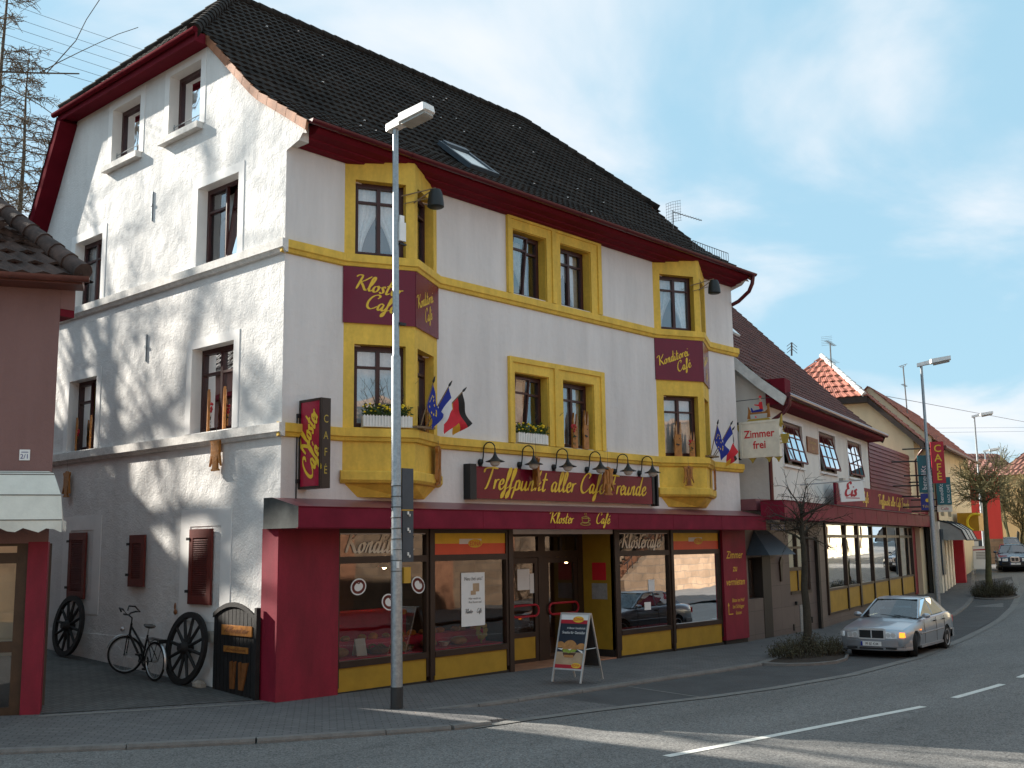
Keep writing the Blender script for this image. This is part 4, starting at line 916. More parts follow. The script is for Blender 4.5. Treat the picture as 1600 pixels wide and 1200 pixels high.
# canopy
CY = -0.72; LOC_C = None
mb = MB()
mb.add([(x, y, z) for x in (-0.16, BW + .02) for y, z in ((0.24, 2.80), (CY, 2.80), (CY, 3.13), (0.0, 3.30), (0.24, 3.30))], [(0, 1, 6, 5), (1, 2, 7, 6), (0, 5, 9, 4)])
cn = obj('canopy', mb, 'canopy_sheet', H)
mb = MB(); mb.quad((-0.16, CY - .004, 3.135), (BW + .02, CY - .004, 3.135), (BW + .02, -.0, 3.31), (-0.16, -.0, 3.31)); obj('canopy_top', mb, 'canopy_top_sheet', cn)
for x in (-0.162, BW + .022):
    mb = MB(); mb.quad((x, .24, 2.795), (x, CY - .002, 2.795), (x, CY - .002, 3.14), (x, 0, 3.312), (x, .24, 3.312)); obj('canopy_end', mb, 'bare_sheet_metal' if x < 1 else 'canopy_sheet', cn)
mb = MB()
for k in range(1, 7): mb.box(-0.16 + k * 2.16, -0.152 + k * 2.16, CY - .003, CY, 2.80, 3.13)
mb.box(-.17, BW + .03, CY - .006, CY + .03, 2.785, 2.805); mb.tube([(-.16, CY, 3.137), (BW + .02, CY, 3.137)], .012, 6); obj('canopy_seam', mb, 'burgundy_eave', cn)
mb = MB(); script(mb, 'Kloster', (6.12, CY - .004, 2.91), (1, 0, 0), Z, (0, -1, 0), .235, .10, .2, 1.34); script(mb, 'Café', (7.66, CY - .004, 2.91), (1, 0, 0), Z, (0, -1, 0), .235, .10, .2, 1.34); obj('lettering', mb, 'sign_yellow', cn)
mb = MB(); cx, cz, y = 7.30, 2.90, CY - .006
def stroke(mb, pts, r=.007): mb.tube([Vector((cx + a, y, cz + b)) for a, b in pts], r, 5)
stroke(mb, [(.17 * math.cos(t), .0 + .03 * math.sin(t)) for t in [2 * math.pi * k / 20 for k in range(21)]]); stroke(mb, [(-.12, .13), (-.10, .05), (-.05, .015), (.05, .015), (.10, .05), (.12, .13)]); stroke(mb, [(.12 * math.cos(t), .13 + .018 * math.sin(t)) for t in [2 * math.pi * k / 16 for k in range(17)]])
stroke(mb, [(.115, .11), (.16, .12), (.165, .08), (.10, .05)]); stroke(mb, [(-.02, .14), (.01, .17), (-.03, .20), (.0, .23)], .006); stroke(mb, [(.03, .14), (.06, .17), (.02, .20), (.05, .235)], .006)
obj('cup_emblem', mb, 'sign_gold', cn)
# ---------------------------------------------------------------- signs, lamps and ornaments on the house
for (f, l, _), (lab, lines) in zip(BAYSIGN, [
        ('burgundy Kloster Café panel on the street-corner bay, facing the lamp post', [('Kloster', .18, .60), ('Café', .38, .25)]),
        ('narrow burgundy Konditorei Café panel on the turned-away side of the corner bay', [('Konditorei', .08, .60), ('Café', .50, .32)]),
        ('burgundy Konditorei Café panel on the bay at the downpipe end', [('Konditorei', .08, .58), ('Café', .62, .36)]),
        ('burgundy panel seen nearly edge-on, on the turned-away side of the far bay', [('Konditorei', .08, .62), ('Café', .45, .22)])]):
    t = thing('bay_sign', lab, 'sign', f.p(l / 2, 6.50, .02), 'burgundy panels round the bays')
    mb = MB(); mb.fbox(f, -.02, l - .0, 6.50, 7.56, .01, .035); obj('panel', mb, 'sign_acrylic', t)
    mb = MB(); tilt = R(-7) if lines[0][0] == 'Kloster' else R(24)
    if l and lines[0][0] != 'Kloster': tilt = R(20)
    xd = f.x * math.cos(tilt) + Z * math.sin(tilt); yd = -f.x * math.sin(tilt) + Z * math.cos(tilt)
    for txt, x, z in lines:
        sz = .285 if lines[0][0] == 'Kloster' else .25
        sq = 1.28 if lines[0][0] == 'Kloster' else 1.08
        zz = 6.50 + z - (.06 if tilt > 0 else -.04)
        script(mb, txt, f.p(x, zz - (0.18 if tilt > 0 and txt == 'Konditorei' else 0.08 if tilt > 0 else 0), .036), xd, yd, f.n, sz, .098, .2, sq)
    obj('lettering', mb, 'sign_yellow', t)
# projecting light-box sign at the corner
t = thing('projecting_sign', 'crimson Kloster Café light box standing out from the house corner', 'sign', (.45, -.3, 3.46))
mb = MB(); mb.box(.36, .54, -.60, -.035, 3.50, 4.94); bx = obj('box', mb, 'sign_acrylic_red', t)
mb = MB()
for a, b, c, d in ((-.62, -.58, 3.46, 4.98), (-.06, -.02, 3.46, 4.98), (-.58, -.06, 3.46, 3.50), (-.58, -.06, 4.94, 4.98)): mb.box(.345, .555, a, b, c, d)
mb.box(.37, .53, -.625, -.62, 3.47, 4.97); obj('frame', mb, 'shop_brown', t)
FK = F((.36, 0, 0), (0, -1, 0), (-1, 0, 0)); mb = MB(); a = R(62); xd = FK.x * math.cos(a) + Z * math.sin(a); yd = -FK.x * math.sin(a) + Z * math.cos(a)
script(mb, 'Kloster', FK.p(.20, 4.02, .003), xd, yd, FK.n, .37, .13, .2, .86); script(mb, 'Café', FK.p(.36, 3.60, .003), xd, yd, FK.n, .37, .13, .2, .95); obj('lettering', mb, 'sign_yellow', t)
mb = MB(); FF = F((.37, -.625, 0), (1, 0, 0), (0, -1, 0))
for ch, z in zip('CAFÉ', (4.56, 4.28, 4.00, 3.70)): font(mb, ch, FF.p(.08, z, .003), FF.x, Z, FF.n, .19, .004, 0, 'CENTER', .78)
obj('lettering', mb, 'sign_gold', t)
mb = MB()
for z in (4.70, 3.58): mb.box(.40, .50, -.04, -.002, z, z + .08); mb.box(.30, .42, -.06, -.002, z - .02, z + .05)
mb.tube([(.30, -.03, 4.68), (.30, -.03, 3.28)], .012, 6); obj('bracket', mb, 'black_iron', t)
# long sign over the canopy with goose-neck lamps
t = thing('name_sign', 'long burgundy sign reading Treffpunkt aller Café Freunde above the canopy', 'sign', (7.5, -.1, 3.42))
mb = MB(); mb.box(4.55, 10.62, -.16, -.05, 3.40, 4.04); obj('panel', mb, 'sign_acrylic', t)
mb = MB(); mb.box(4.36, 4.54, -.19, -.004, 3.38, 4.08); mb.box(10.63, 10.72, -.17, -.004, 3.40, 4.06); mb.box(10.78, 10.84, -.2, -.004, 3.36, 4.12); obj('end_cap', mb, 'black_iron', t)
mb = MB(); txt = 'Treffpunkt aller Café Freunde'; sz = .44; script(mb, txt, (4.74, -.163, 3.60), (1, 0, 0), Z, (0, -1, 0), sz, .092, .22, 5.6 / (script_w(txt) * sz)); obj('lettering', mb, 'sign_yellow', t)
lx = [4.82, 6.00, 7.12, 8.28, 9.32, 10.30]
lamps = ['first from the house corner', 'second, beside the edge-on wooden figure', 'third, above the word aller', 'fourth, beside the winged wooden figure', 'fifth, above the word Freunde', 'last, at the far end of the sign']
L0 = None
for x, lb in zip(lx, lamps):
    lab = 'black goose-neck lamp over the Treffpunkt sign, ' + lb
    if L0 is None:
        L0 = thing('gooseneck_lamp', lab, 'lamp', (0, 0, 0), 'goose-neck lamps over the long sign')
        mb = MB(); mb.lathe([(0, 0), (.065, 0), (.06, .05), (.03, .075), (0, .08)], (0, 0, 0), 14, (0, -1, 0)); mb.box(-.03, .03, -.05, 0, -.10, -.04); obj('wall_plate', mb, 'black_iron', L0, smooth=True)
        mb = MB(); pts = [(0, -.07, .0), (0, -.09, .12), (0, -.10, .26)] + [(0, -.10 - .13 + .13 * math.cos(a), .26 + .13 * math.sin(a)) for a in [math.pi * k / 8 for k in range(1, 9)]] + [(0, -.36, .16)]
        mb.tube(pts, .013, 8); obj('arm', mb, 'black_iron', L0, smooth=True)
        mb = MB(); mb.lathe([(.02, .18), (.03, .14), (.05, .09), (.10, .035), (.19, .0), (.195, -.012), (.09, .02), (0, .05)], (0, -.36, 0), 18); obj('shade', mb, 'black_iron', L0, smooth=True)
        mb = MB(); mb.lathe([(.10, .0), (.105, -.03), (.085, -.075), (.05, -.10), (0, -.11)], (0, -.36, 0), 16); obj('globe', mb, 'lamp_glass', L0, smooth=True); o = L0
    else: o = dup(L0)
    o['label'] = lab; o.location = (x, -.005, 4.14); o.rotation_euler = (0, 0, R(14))
# carved wooden figures hung on strings
OUTL = [(-.14, 0), (.14, 0), (.14, .035), (.09, .055), (.085, .25), (.10, .33), (.19, .14), (.215, .10), (.20, .20), (.155, .38), (.16, .60), (.20, .68), (.17, .72), (.10, .70), (.06, .74), (.02, .755), (-.02, .755), (-.06, .74), (-.10, .70), (-.17, .72), (-.20, .68), (-.16, .60), (-.155, .38), (-.20, .20), (-.215, .10), (-.19, .14), (-.10, .33), (-.085, .25), (-.09, .055), (-.14, .035)]
FG = F((0, 0, 0), (1, 0, 0), (0, -1, 0))
figs = [((-.09, 1.84, 3.86), 90, .82, 'wooden figure with spread sides hanging below the gable belt near the corner', 0.25),
        ((-.09, 7.55, 3.62), 90, .74, 'wooden figure hanging on the gable beside the white awning', 0.3),
        ((3.46, -.22, 3.62), 36, 1.0, 'tall narrow wooden figure hanging on the corner bay below the flags', .10),
        ((6.22, -.30, 3.66), 64, .86, 'wooden figure seen edge-on in front of the word Treffpunkt', .4),
        ((8.62, -.36, 3.56), -8, .84, 'winged wooden figure hanging in front of the word Café on the long sign', .42),
        ((11.78, -.46, 3.86), -30, .66, 'wooden figure on the near face of the far bay', .2),
        ((13.25, -.30, 3.80), 30, .74, 'wooden figure hanging at the outer edge of the far bay', .2)]
G0 = None
for loc, rz, sc, lab, sl in figs:
    o = thing('carved_figure', lab, 'ornament', (0, 0, 0), 'carved figures hung on the facade')
    mb = MB(); mb.prism(FG, OUTL, -.028, .028); b = obj('body', mb, 'carved_wood', o)
    mb = MB()
    for s_ in (-1, 1):
        mb.prism(FG, [(s_ * .03, .30), (s_ * .05, .30), (s_ * .09, .62), (s_ * .05, .66), (s_ * .03, .5)], .028, .045)
    mb.prism(FG, [(-.07, .03), (.07, .03), (.055, .26), (0, .30), (-.055, .26)], .028, .042); mb.ball(FG.p(0, .69, .03), .045, .02, .05); obj('carving', mb, 'carved_wood_dark' if sc < .8 else 'carved_wood', b)
    mb = MB(); mb.tube([(0, 0, .75), (0, .0, .75 + sl / sc)], .004, 5); obj('string', mb, 'wire_dark', o)
    o.location = loc; o.rotation_euler = (0, 0, R(rz)); o.scale = (sc,) * 3
# wooden rabbits in the windows
RAB = [(-.13, 0), (.13, 0), (.12, .30), (.135, .48), (.115, .62), (.13, .80), (.105, 1.08), (.06, .72), (.02, .66), (-.02, .70), (-.03, 1.10), (-.085, .86), (-.10, .66), (-.135, .52), (-.12, .34)]
rabs = [((.09, 2.40, 4.60), 62, .74, 'in the gable window nearest the corner, with red flowers', 'corner window', True), ((.09, 1.88, 4.60), 62, .74, 'in the gable window nearest the corner, with pale ears and a bow', 'b', False),
        ((.09, 7.58, 4.60), 62, .68, 'in the gable window by the mauve house, with red flowers at its side', 'c', True), ((.09, 6.95, 4.60), 62, .68, 'in the gable window by the mauve house, at the frame without flowers', 'd', False),
        ((7.88, -.02, 4.60), 0, .72, 'in the street window above the long sign, with a red flower', 'e', True), ((8.28, -.02, 4.60), 4, .80, 'in the street window above the long sign, tall-eared', 'f', False),
        ((11.72, -.22, 4.60), -25, .80, 'in the lower window of the far bay, long-eared', 'g', False), ((12.08, -.40, 4.60), -25, .58, 'in the lower window of the far bay, small with a red flower hat', 'h', True), ((3.36, -.02, 4.60), 28, .52, 'behind the flags in the turned side of the corner bay', 'i', False)]
for loc, rz, sc, lab, _, fl in rabs:
    o = thing('wooden_rabbit', 'wooden rabbit ' + lab, 'ornament', (0, 0, 0), 'wooden rabbits in the windows')
    mb = MB(); mb.prism(FG, RAB, -.03, .03); b = obj('body', mb, 'carved_wood', o)
    mb = MB()
    for s_, q in ((1, 1.04), (-1, 1.06)): mb.prism(FG, [(s_ * .05 - .01, .68), (s_ * .09 + .01, .70), (s_ * .09 + (.012 if s_ > 0 else .0), .9), (s_ * .06 + (.03 if s_ > 0 else .02), q - .03)], .03, .04)
    obj('ear_face', mb, 'carved_ear', b)
    mb = MB(); mb.prism(FG, [(-.09, .36), (.02, .33), (.05, .37), (-.07, .40)], .03, .05); mb.ball(FG.p(.05, .56, .03), .016); obj('face_paint', mb, 'black_iron', b)
    if fl:
        mb = MB(); rn = random.Random(len(lab))
        for k in range(9): mb.ball((rn.uniform(-.19, -.08) if k % 2 else rn.uniform(-.2, .0), -.06 + rn.uniform(-.02, .02), rn.uniform(.50, .72)), .04, .03, .035, 6, 4)
        obj('flower', mb, 'flower_red', o)
        mb = MB()
        for k in range(16):
            p = Vector((rn.uniform(-.18, -.04), -.05, rn.uniform(.05, .55))); mb.quad(p, p + Vector((.05, .01, .02)), p + Vector((.03, -.01, .07)))
        obj('garland', mb, 'leaf_green', o)
    o.location = loc; o.rotation_euler = (0, 0, R(rz)); o.scale = (sc,) * 3
# flower boxes
for (o_, xd, ln, lab, br) in ((Vector((1.62, -.185, 4.61)), Vector((1.19, -.60, 0)).normalized(), .92, 'white picket flower box with yellow flowers in the corner bay window', True), (Vector((5.95, -.03, 4.61)), Vector((1, 0, 0)), .98, 'white picket flower box with yellow flowers in the double window over the sign', False)):
    nd = Vector((xd.y, -xd.x, 0)); f = F(o_, xd, nd); t = thing('flower_box', lab, 'planter', o_ + xd * ln / 2)
    mb = MB(); mb.fbox(f, 0, ln, 0, .20, -.14, .02); obj('trough', mb, 'white_plastic', t)
    mb = MB(); n = int(ln / .055)
    for k in range(n): mb.prism(f, [(k * .055 + .006, .005), (k * .055 + .046, .005), (k * .055 + .046, .20), (k * .055 + .026, .225), (k * .055 + .006, .20)], .022, .036)
    obj('picket', mb, 'white_plastic', t)
    rn = random.Random(3); mb = MB(); fl = MB()
    for k in range(420):
        c = f.p(rn.uniform(.03, ln - .03), .2 + abs(rn.gauss(0, .09)), rn.uniform(-.14, .05)); d = Vector((rn.uniform(-1, 1), rn.uniform(-1, 1), rn.uniform(-.2, 1))).normalized() * .06; e = d.cross(Vector((rn.random(), rn.random(), rn.random()))).normalized() * .018
        mb.quad(c - e, c + e, c + d + e * .4, c + d - e * .4)
    obj('foliage', mb, 'leaf_green', t)
    for k in range(46):
        u = rn.choice([.16, .5, .84]) * ln + rn.gauss(0, .085)
        c = f.p(min(max(u, .03), ln - .03), .30 + rn.uniform(-.03, .12), rn.uniform(-.10, .06)); fl.ball(c, .026, .026, .02, 6, 4)
    obj('blossom', fl, 'flower_yellow', t)
    tw = MB()
    for k in range(9 if br else 2):
        u = rn.uniform(.1, ln - .1); p = f.p(u, .2, -.05); pts = [p]
        for j in range(6): pts.append(pts[-1] + Vector((rn.gauss(0, .05), rn.gauss(0, .025), .12 if br else .09)) + xd * (0 if br else .07))
        tw.tube(pts, [.007 - .0008 * j for j in range(7)], 5)
        for j in range(2, 6): tw.tube([pts[j], pts[j] + Vector((rn.gauss(0, .06), rn.gauss(0, .03), .1))], .003, 4)
    obj('twig', tw, 'twig', t)
# flags in their holders on the bay sills
def flag(base, tip, kind, drop, lean, lab, sway):
    base, tip = Vector(base), Vector(tip); t = thing('flag', lab, 'flag', base, 'little national flags on the bays')
    d = (tip - base); mb = MB(); mb.tube([base, tip], .011, 6); obj('pole', mb, 'pole_wood', t)
    mb = MB(); mb.lathe([(0, 0), (.018, .02), (.024, .05), (.010, .12), (0, .14)], tip, 8, d); obj('finial', mb, 'black_iron', t)
    cols = {'eu': ['flag_blue', 'flag_gold'], 'fr': ['flag_blue', 'flag_white', 'flag_red'], 'de': ['flag_black', 'flag_red', 'flag_gold']}[kind]
    mb = MB(); nu, nv = 18, 15; g = []
    for i in range(nu + 1):             # u runs out from the pole, v down along it
        for j in range(nv + 1):
            u, v = i / nu, j / nv
            p = tip - d * (v * .44)
            out = Vector(lean) * (u * .16 * (1 - .45 * v)) + Vector((0, 0, -1)) * (u * drop * (1 - .12 * v)) + Vector(sway) * (u * u)
            out += Vector((.035, -.03, 0)) * math.sin(u * 7 + v * 4) * u
            g.append(p + out)
    fs = []; ms = []
    for i in range(nu):
        for j in range(nv):
            fs.append((i * (nv + 1) + j, (i + 1) * (nv + 1) + j, (i + 1) * (nv + 1) + j + 1, i * (nv + 1) + j + 1))
            ms.append(0 if kind == 'eu' else (i * 3 // nu if kind == 'fr' else j * 3 // nv))
    mb.add(g, fs); mb.m = ms; obj('cloth', mb, cols, t, smooth=True)
    if kind == 'eu':
        st = MB(); c0 = .5
        for k in range(12):
            a = 2 * math.pi * k / 12; u, v = .5 + .26 * math.cos(a), .5 + .30 * math.sin(a); i, j = int(u * nu), int(v * nv); p = g[i * (nv + 1) + j]; q = g[(i + 1) * (nv + 1) + j] - p; r = g[i * (nv + 1) + j + 1] - p; n_ = q.cross(r).normalized()
            q.normalize(); r.normalize()
            for s_ in (1, -1): st.add([p + n_ * .004 * s_ + (q * math.cos(b) + r * math.sin(b)) * (.026 if m % 2 == 0 else .011) for m in range(10) for b in [math.pi * m / 5]], [tuple(range(10))])
        obj('star', st, 'flower_yellow', t)
for bx, by, tag_, k in ((2.62, -.60, 'on the corner bay', 1), (12.62, -.52, 'on the far bay', 2)):
    mb = MB(); mb.box(bx - .22, bx + .24, by - .17, by - .05, 4.60, 4.64); mb.box(bx - .03, bx + .03, by - .15, by + .06, 4.57, 4.60)
    solo('flag_holder', mb, 'pole_wood', 'small wooden flag holder ' + tag_, 'flag holder', (bx, by - .1, 4.57), 'wooden flag holders')
    if k == 1:
        flag((bx - .10, by - .13, 4.62), (bx + .02, by - .34, 5.42), 'eu', .56, (.5, -.1, 0), 'blue European flag with yellow stars on the corner bay', (.10, -.03, 0))
        flag((bx + .04, by - .12, 4.62), (bx + .36, by - .40, 5.38), 'fr', .62, (.45, -.25, 0), 'blue, white and red flag on the corner bay', (.05, -.10, 0))
        flag((bx + .14, by - .10, 4.62), (bx + .82, by - .30, 5.34), 'de', .56, (.7, .15, 0), 'black, red and gold flag on the corner bay', (.22, .08, 0))
    else:
        flag((bx - .10, by - .13, 4.62), (bx - .06, by - .34, 5.40), 'eu', .62, (1.1, -.2, 0), 'blue European flag with yellow stars on the far bay', (.16, -.05, 0))
        flag((bx + .04, by - .12, 4.62), (bx + .44, by - .42, 5.42), 'fr', .66, (.8, -.1, 0), 'blue, white and red flag on the far bay', (.12, 0, 0))
        flag((bx + .14, by - .10, 4.62), (bx + .72, by - .30, 5.32), 'de', .72, (.7, .0, 0), 'black, red and gold flag half hidden on the far bay', (.10, .05, 0))
# floodlight buckets on the bay heads
for (A, P), lab in (((A1, P1), 'dark metal floodlight on thin arms at the top of the corner bay'), ((A2, P2), 'dark metal floodlight on thin arms at the top of the far bay')):
    o = thing('floodlight', lab, 'lamp', (P[0] + .05, P[1], 9.0), 'floodlights on the bays'); c = Vector((P[0] + .30, P[1] - .26, 8.92))
    mb = MB(); mb.lathe([(0, .34), (.10, .33), (.13, .26), (.155, .10), (.16, 0), (.13, -.02), (0, -.02)], c - Z * .1, 16); obj('hood', mb, 'loud_black', o, smooth=True)
    mb = MB(); mb.tube([(P[0] - .25, P[1] + .1, 8.98), c + Z * .27], .012, 6); mb.tube([(P[0] - .02, P[1] + .0, 8.88), c + Z * .27], .012, 6); mb.tube([(P[0] - .2, P[1] + .08, 8.84), c + Z * .1], .008, 5); obj('arm', mb, 'pole_wood', o)
# window stickers and posters
for x, z, rz, lab in ((1.72, 1.78, .3, 'pretzel sticker nearest the crimson corner pillar'), (2.44, 1.48, -.2, 'lowest pretzel sticker in the Konditorei window'), (3.16, 1.76, -.5, 'pretzel sticker close to the dividing post of the shop window')):
    o = thing('window_sticker', lab, 'sticker', (x, .02, z), 'pretzel stickers in the shop window'); f = F((x, .018, z), (math.cos(rz), 0, math.sin(rz)), (0, -1, 0)); f.x = Vector((math.cos(rz), 0, math.sin(rz))); up = Vector((-math.sin(rz), 0, math.cos(rz)))
    def ov(a, b, d, k=24, sq=0):
        pts = []
        for i in range(k):
            t_ = 2 * math.pi * i / k; r_ = 1 + sq * math.cos(2 * t_ + .5); pts.append(Vector((x, .018 - d, z)) + f.x * (a * r_ * math.cos(t_)) + up * (b * r_ * math.sin(t_)))
        return pts
    m1 = MB(); m1.quad(*ov(.17, .155, 0, sq=.06)); obj('white_edge', m1, 'white_paper', o); m1 = MB(); m1.quad(*ov(.145, .13, .002, sq=.06)); obj('red_ring', m1, 'shutter_red', o); m1 = MB(); m1.quad(*ov(.10, .075, .004)); obj('white_centre', m1, 'white_paper', o); 
    m1 = MB(); m1.tube([Vector((x, .012, z)) + f.x * a + up * b for a, b in ((-.12, .06), (-.05, .10), (.02, .05), (.09, .09), (.12, .02))], .010, 5); obj('red_curl', m1, 'shutter_red', o)
o = thing('window_poster', 'white paper poster taped inside the second shop window', 'poster', (4.62, .02, .98)); FP = F((4.30, .02, 0), (1, 0, 0), (0, -1, 0))
mb = MB(); mb.fbox(FP, 0, .66, .92, 1.95, 0, .003); obj('sheet', mb, 'white_paper', o)
mb = MB(); font(mb, 'Neu bei uns!', FP.p(.33, 1.80, .005), FP.x, Z, FP.n, .105, .002, .2, 'CENTER', .95); font(mb, 'Hier wackt es', FP.p(.20, 1.43, .005), FP.x, Z, FP.n, .06); font(mb, 'Ihre Kunst aus!', FP.p(.20, 1.36, .005), FP.x, Z, FP.n, .06); script(mb, 'Kloster', FP.p(.10, 1.17, .005), FP.x, Z, FP.n, .085, .1); script(mb, 'Café', FP.p(.42, 1.17, .005), FP.x, Z, FP.n, .085, .1); obj('lettering', mb, 'dark_print', o)
mb = MB(); mb.fbox(FP, .32, .50, 1.58, 1.74, .004, .006); mb.fbox(FP, .26, .40, 1.52, 1.60, .007, .009); obj('picture', mb, 'poster_tan', o)
for x0, x1, z0, z1, lab in ((10.60, 10.86, 1.35, 1.62, 'small paper notice in the middle of the window with the Klostercafé lettering'), (10.42, 10.68, .92, 1.10, 'lower paper notice stuck near the sill of the Klostercafé window')):
    mb = MB(); mb.fbox(FA, x0, x1, z0, z1, -.025, -.022); solo('paper_notice', mb, 'white_paper', lab, 'notice', ((x0 + x1) / 2, .02, z0))
# goods in the shop window
rn = random.Random(8)
goods = [('bread_loaf', 'round dark loaf on the red display cloth by the Konditorei lettering', 'bread', 1.62, 'b'), ('price_card', 'white folded price card on the red display cloth', 'price card', 2.06, 'p'), ('bread_basket', 'wicker basket of pretzels on the red display cloth', 'basket', 2.50, 'k'), ('bread_basket', 'shallow wicker basket beside the dividing post', 'basket', 3.12, 'k'), ('bread_loaf', 'golden plaited loaf behind the paper poster', 'bread', 4.62, 'b'), ('cake_tin', 'small white bowl in the second shop window', 'bowl', 4.22, 'c'), ('bread_loaf', 'pale loaf at the near end of the second shop window', 'bread', 3.80, 'b'), ('orange_napkin', 'orange cloth folded in the corner by the crimson pillar', 'cloth', 1.36, 'o'), ('straw_hat', 'yellow straw flower standing under the paper poster', 'decoration', 5.18, 'f'), ('plush_rabbit', 'pale standing rabbit at the edge by the crimson pillar', 'ornament', 1.42, 'r'), ('table_scale', 'white shop scale on the counter behind the first window', 'scale', 2.2, 's')]
for nm, lab, cat, x, kd in goods:
    mb = MB(); y, z = .42, .545; m = 'bread'
    if kd == 'b': mb.ball((x, y, z + .08), .20, .14, .09, 14, 8); m = 'bread'
    elif kd == 'p': mb.add([(x - .11, .32, z), (x + .11, .30, z), (x + .10, .36, z + .30), (x - .12, .38, z + .30), (x - .11, .46, z), (x + .11, .44, z)], [(0, 1, 2, 3), (3, 2, 5, 4)]); m = 'white_paper'
    elif kd == 'k':
        mb.lathe([(.14, 0), (.2, .02), (.24, .10), (.22, .10), (.18, .04), (0, .03)], (x, y, z), 18); m = 'basket'
        for k in range(3): mb.torus((x + rn.uniform(-.1, .1), y + rn.uniform(-.08, .05), z + .11), (rn.uniform(-.5, .5), -.6, .7), .065, .02, 12, 6)
    elif kd == 'c': mb.lathe([(.05, 0), (.07, .02), (.12, .09), (.11, .09), (.06, .03), (0, .02)], (x, y, z), 16); m = 'white_plastic'
    elif kd == 'o': mb.ball((x, .36, z + .04), .17, .10, .13, 10, 6); m = 'orange_cloth'
    elif kd == 'f':
        for k in range(9): a = k * .7; mb.ball((x + .11 * math.cos(a), .32, z + .24 + .13 * math.sin(a)), .075, .03, .06, 8, 5)
        mb.tube([(x, .34, z), (x, .34, z + .2)], .02, 6); m = 'sign_gold'
    elif kd == 'r':
        mb.ball((x, .5, z + .13), .08, .08, .14); mb.ball((x + .01, .5, z + .31), .06, .06, .07); mb.ball((x + .04, .5, z + .44), .018, .02, .10); mb.ball((x + .09, .5, z + .41), .018, .02, .09); m = 'white_plastic'
    else:
        mb.box(x - .18, x + .22, 2.7, 3.0, 1.15, 1.32); mb.box(x - .05, x + .05, 2.9, 2.98, 1.32, 1.7); mb.box(x - .2, x + .1, 2.85, 2.9, 1.62, 1.86); m = 'white_plastic'; y, z = 2.85, 1.15
    solo(nm, mb, m, lab, cat, (x, y, z), smooth=kd in 'bkcfr')
for k in range(14):
    x = 1.5 + k * .30 + rn.uniform(-.08, .08)
    mb = MB(); mb.ball((x, .76, .82), rn.uniform(.07, .12), .08, rn.uniform(.045, .075), 10, 6); solo('pastry', mb, ['bread', 'orange_cloth', 'bun'][k % 3], 'small pastry on the raised red shelf in the shop window', 'pastry', (x, .76, .78), 'pastries on the raised shelf', True)
# pendant lamps seen lit inside the shop
for x, y, lab in ((1.85, 2.0, 'lit pendant lamp inside nearest the corner pillar'), (2.55, 3.4, 'lit pendant lamp deep inside the first shop window'), (4.4, 2.4, 'lit pendant lamp inside the second shop window'), (10.2, 2.2, 'lit pendant lamp inside the Klostercafé window'), (11.2, 3.3, 'lit pendant lamp deep inside the Klostercafé window')):
    o = thing('pendant_lamp', lab, 'lamp', (x, y, 2.0), 'lit pendant lamps in the shop'); mb = MB(); mb.lathe([(.02, .16), (.06, .12), (.17, .03), (.16, .025), (0, .10)], (x, y, 2.02), 14); obj('shade', mb, 'sign_gold', o); mb = MB(); mb.ball((x, y, 2.06), .045); obj('bulb', mb, 'warm_bulb', o); mb = MB(); mb.tube([(x, y, 2.17), (x, y, 2.82)], .006, 5); obj('cord', mb, 'black_iron', o)
# aerial on the ridge
def yagi(mb, o, d, n, l, s, up=Vector((0, 0, 1))):
    d = Vector(d).normalized(); e = up.cross(d).normalized() if abs(d.dot(up)) < .9 else Vector((1, 0, 0))
    mb.tube([o, o + d * l], .012, 5)
    for i in range(n): p = o + d * (l * (i + .3) / n); mb.tube([p - e * s, p + e * s], .006, 4)
b, tp = at(1052.5, 385, 31), at(1051.5, 331, 31); o = thing('roof_aerial', 'television aerial with a mesh reflector near the end of the café roof', 'aerial', b)
mb = MB(); mb.tube([b, tp + Z * .04], .018, 6); obj('mast', mb, 'antenna_metal', o)
mb = MB(); yagi(mb, tp, (1, -.55, -.22), 11, .95, .08)
for k in range(8): q = tp + Vector((-.03, .0, -.30 + .085 * k)); mb.tube([q + Vector((.06, .26, 0)), q, q + Vector((.06, -.26, 0))], .005, 4)
for k in range(7): q = tp + Vector((.02, -.24 + .08 * k, -.3)); mb.tube([q, q + Z * .6], .005, 4)
obj('element', mb, 'antenna_metal', o)
# ---------------------------------------------------------------- things on the pavement and in the alley
o = thing('lamp_post', 'tall galvanised street lamp in front of the corner bay, bearing signs', 'street lamp', (.73, -2.11, gz(.73)))
b = Vector((.73, -2.11, 0)); tp = Vector((.67, -2.11, 9.42))
mb = MB(); mb.tube([b, b.lerp(tp, .27), b.lerp(tp, .275), b.lerp(tp, .585), b.lerp(tp, .59), tp], [.092, .088, .078, .076, .055, .048], 16); obj('pole', mb, 'galvanised', o, smooth=True)
mb = MB(); mb.tube([b, b + Z * .32], [.098, .098], 16); obj('base_sleeve', mb, 'dark_sleeve', o)
mb = MB()
for k in range(9): q = b.lerp(tp, .222 + .0178 * k); mb.torus(q, (0, 0, 1), .089, .006, 18, 5)
obj('band', mb, 'bare_sheet_metal', o)
hd = Vector((.12, -.99, .0)).normalized(); sd_ = Vector((-hd.y, hd.x, 0)); up_ = (hd * -.16 + Z).normalized(); ax = (hd + Z * .16).normalized(); c0 = tp + Z * .02 - ax * .16
def blk(mb, rows):
    vs = [c0 + ax * a + sd_ * s_ + up_ * u for a, w0, u0, u1 in rows for s_, u in ((-w0, u0), (w0, u0), (w0 * .86, u1), (-w0 * .86, u1))]
    fs = [tuple(range(4)), tuple(range(len(vs) - 1, len(vs) - 5, -1))]
    for i in range(len(rows) - 1): fs += [(i * 4 + j, i * 4 + (j + 1) % 4, i * 4 + 4 + (j + 1) % 4, i * 4 + 4 + j) for j in range(4)]
    mb.add(vs, fs)
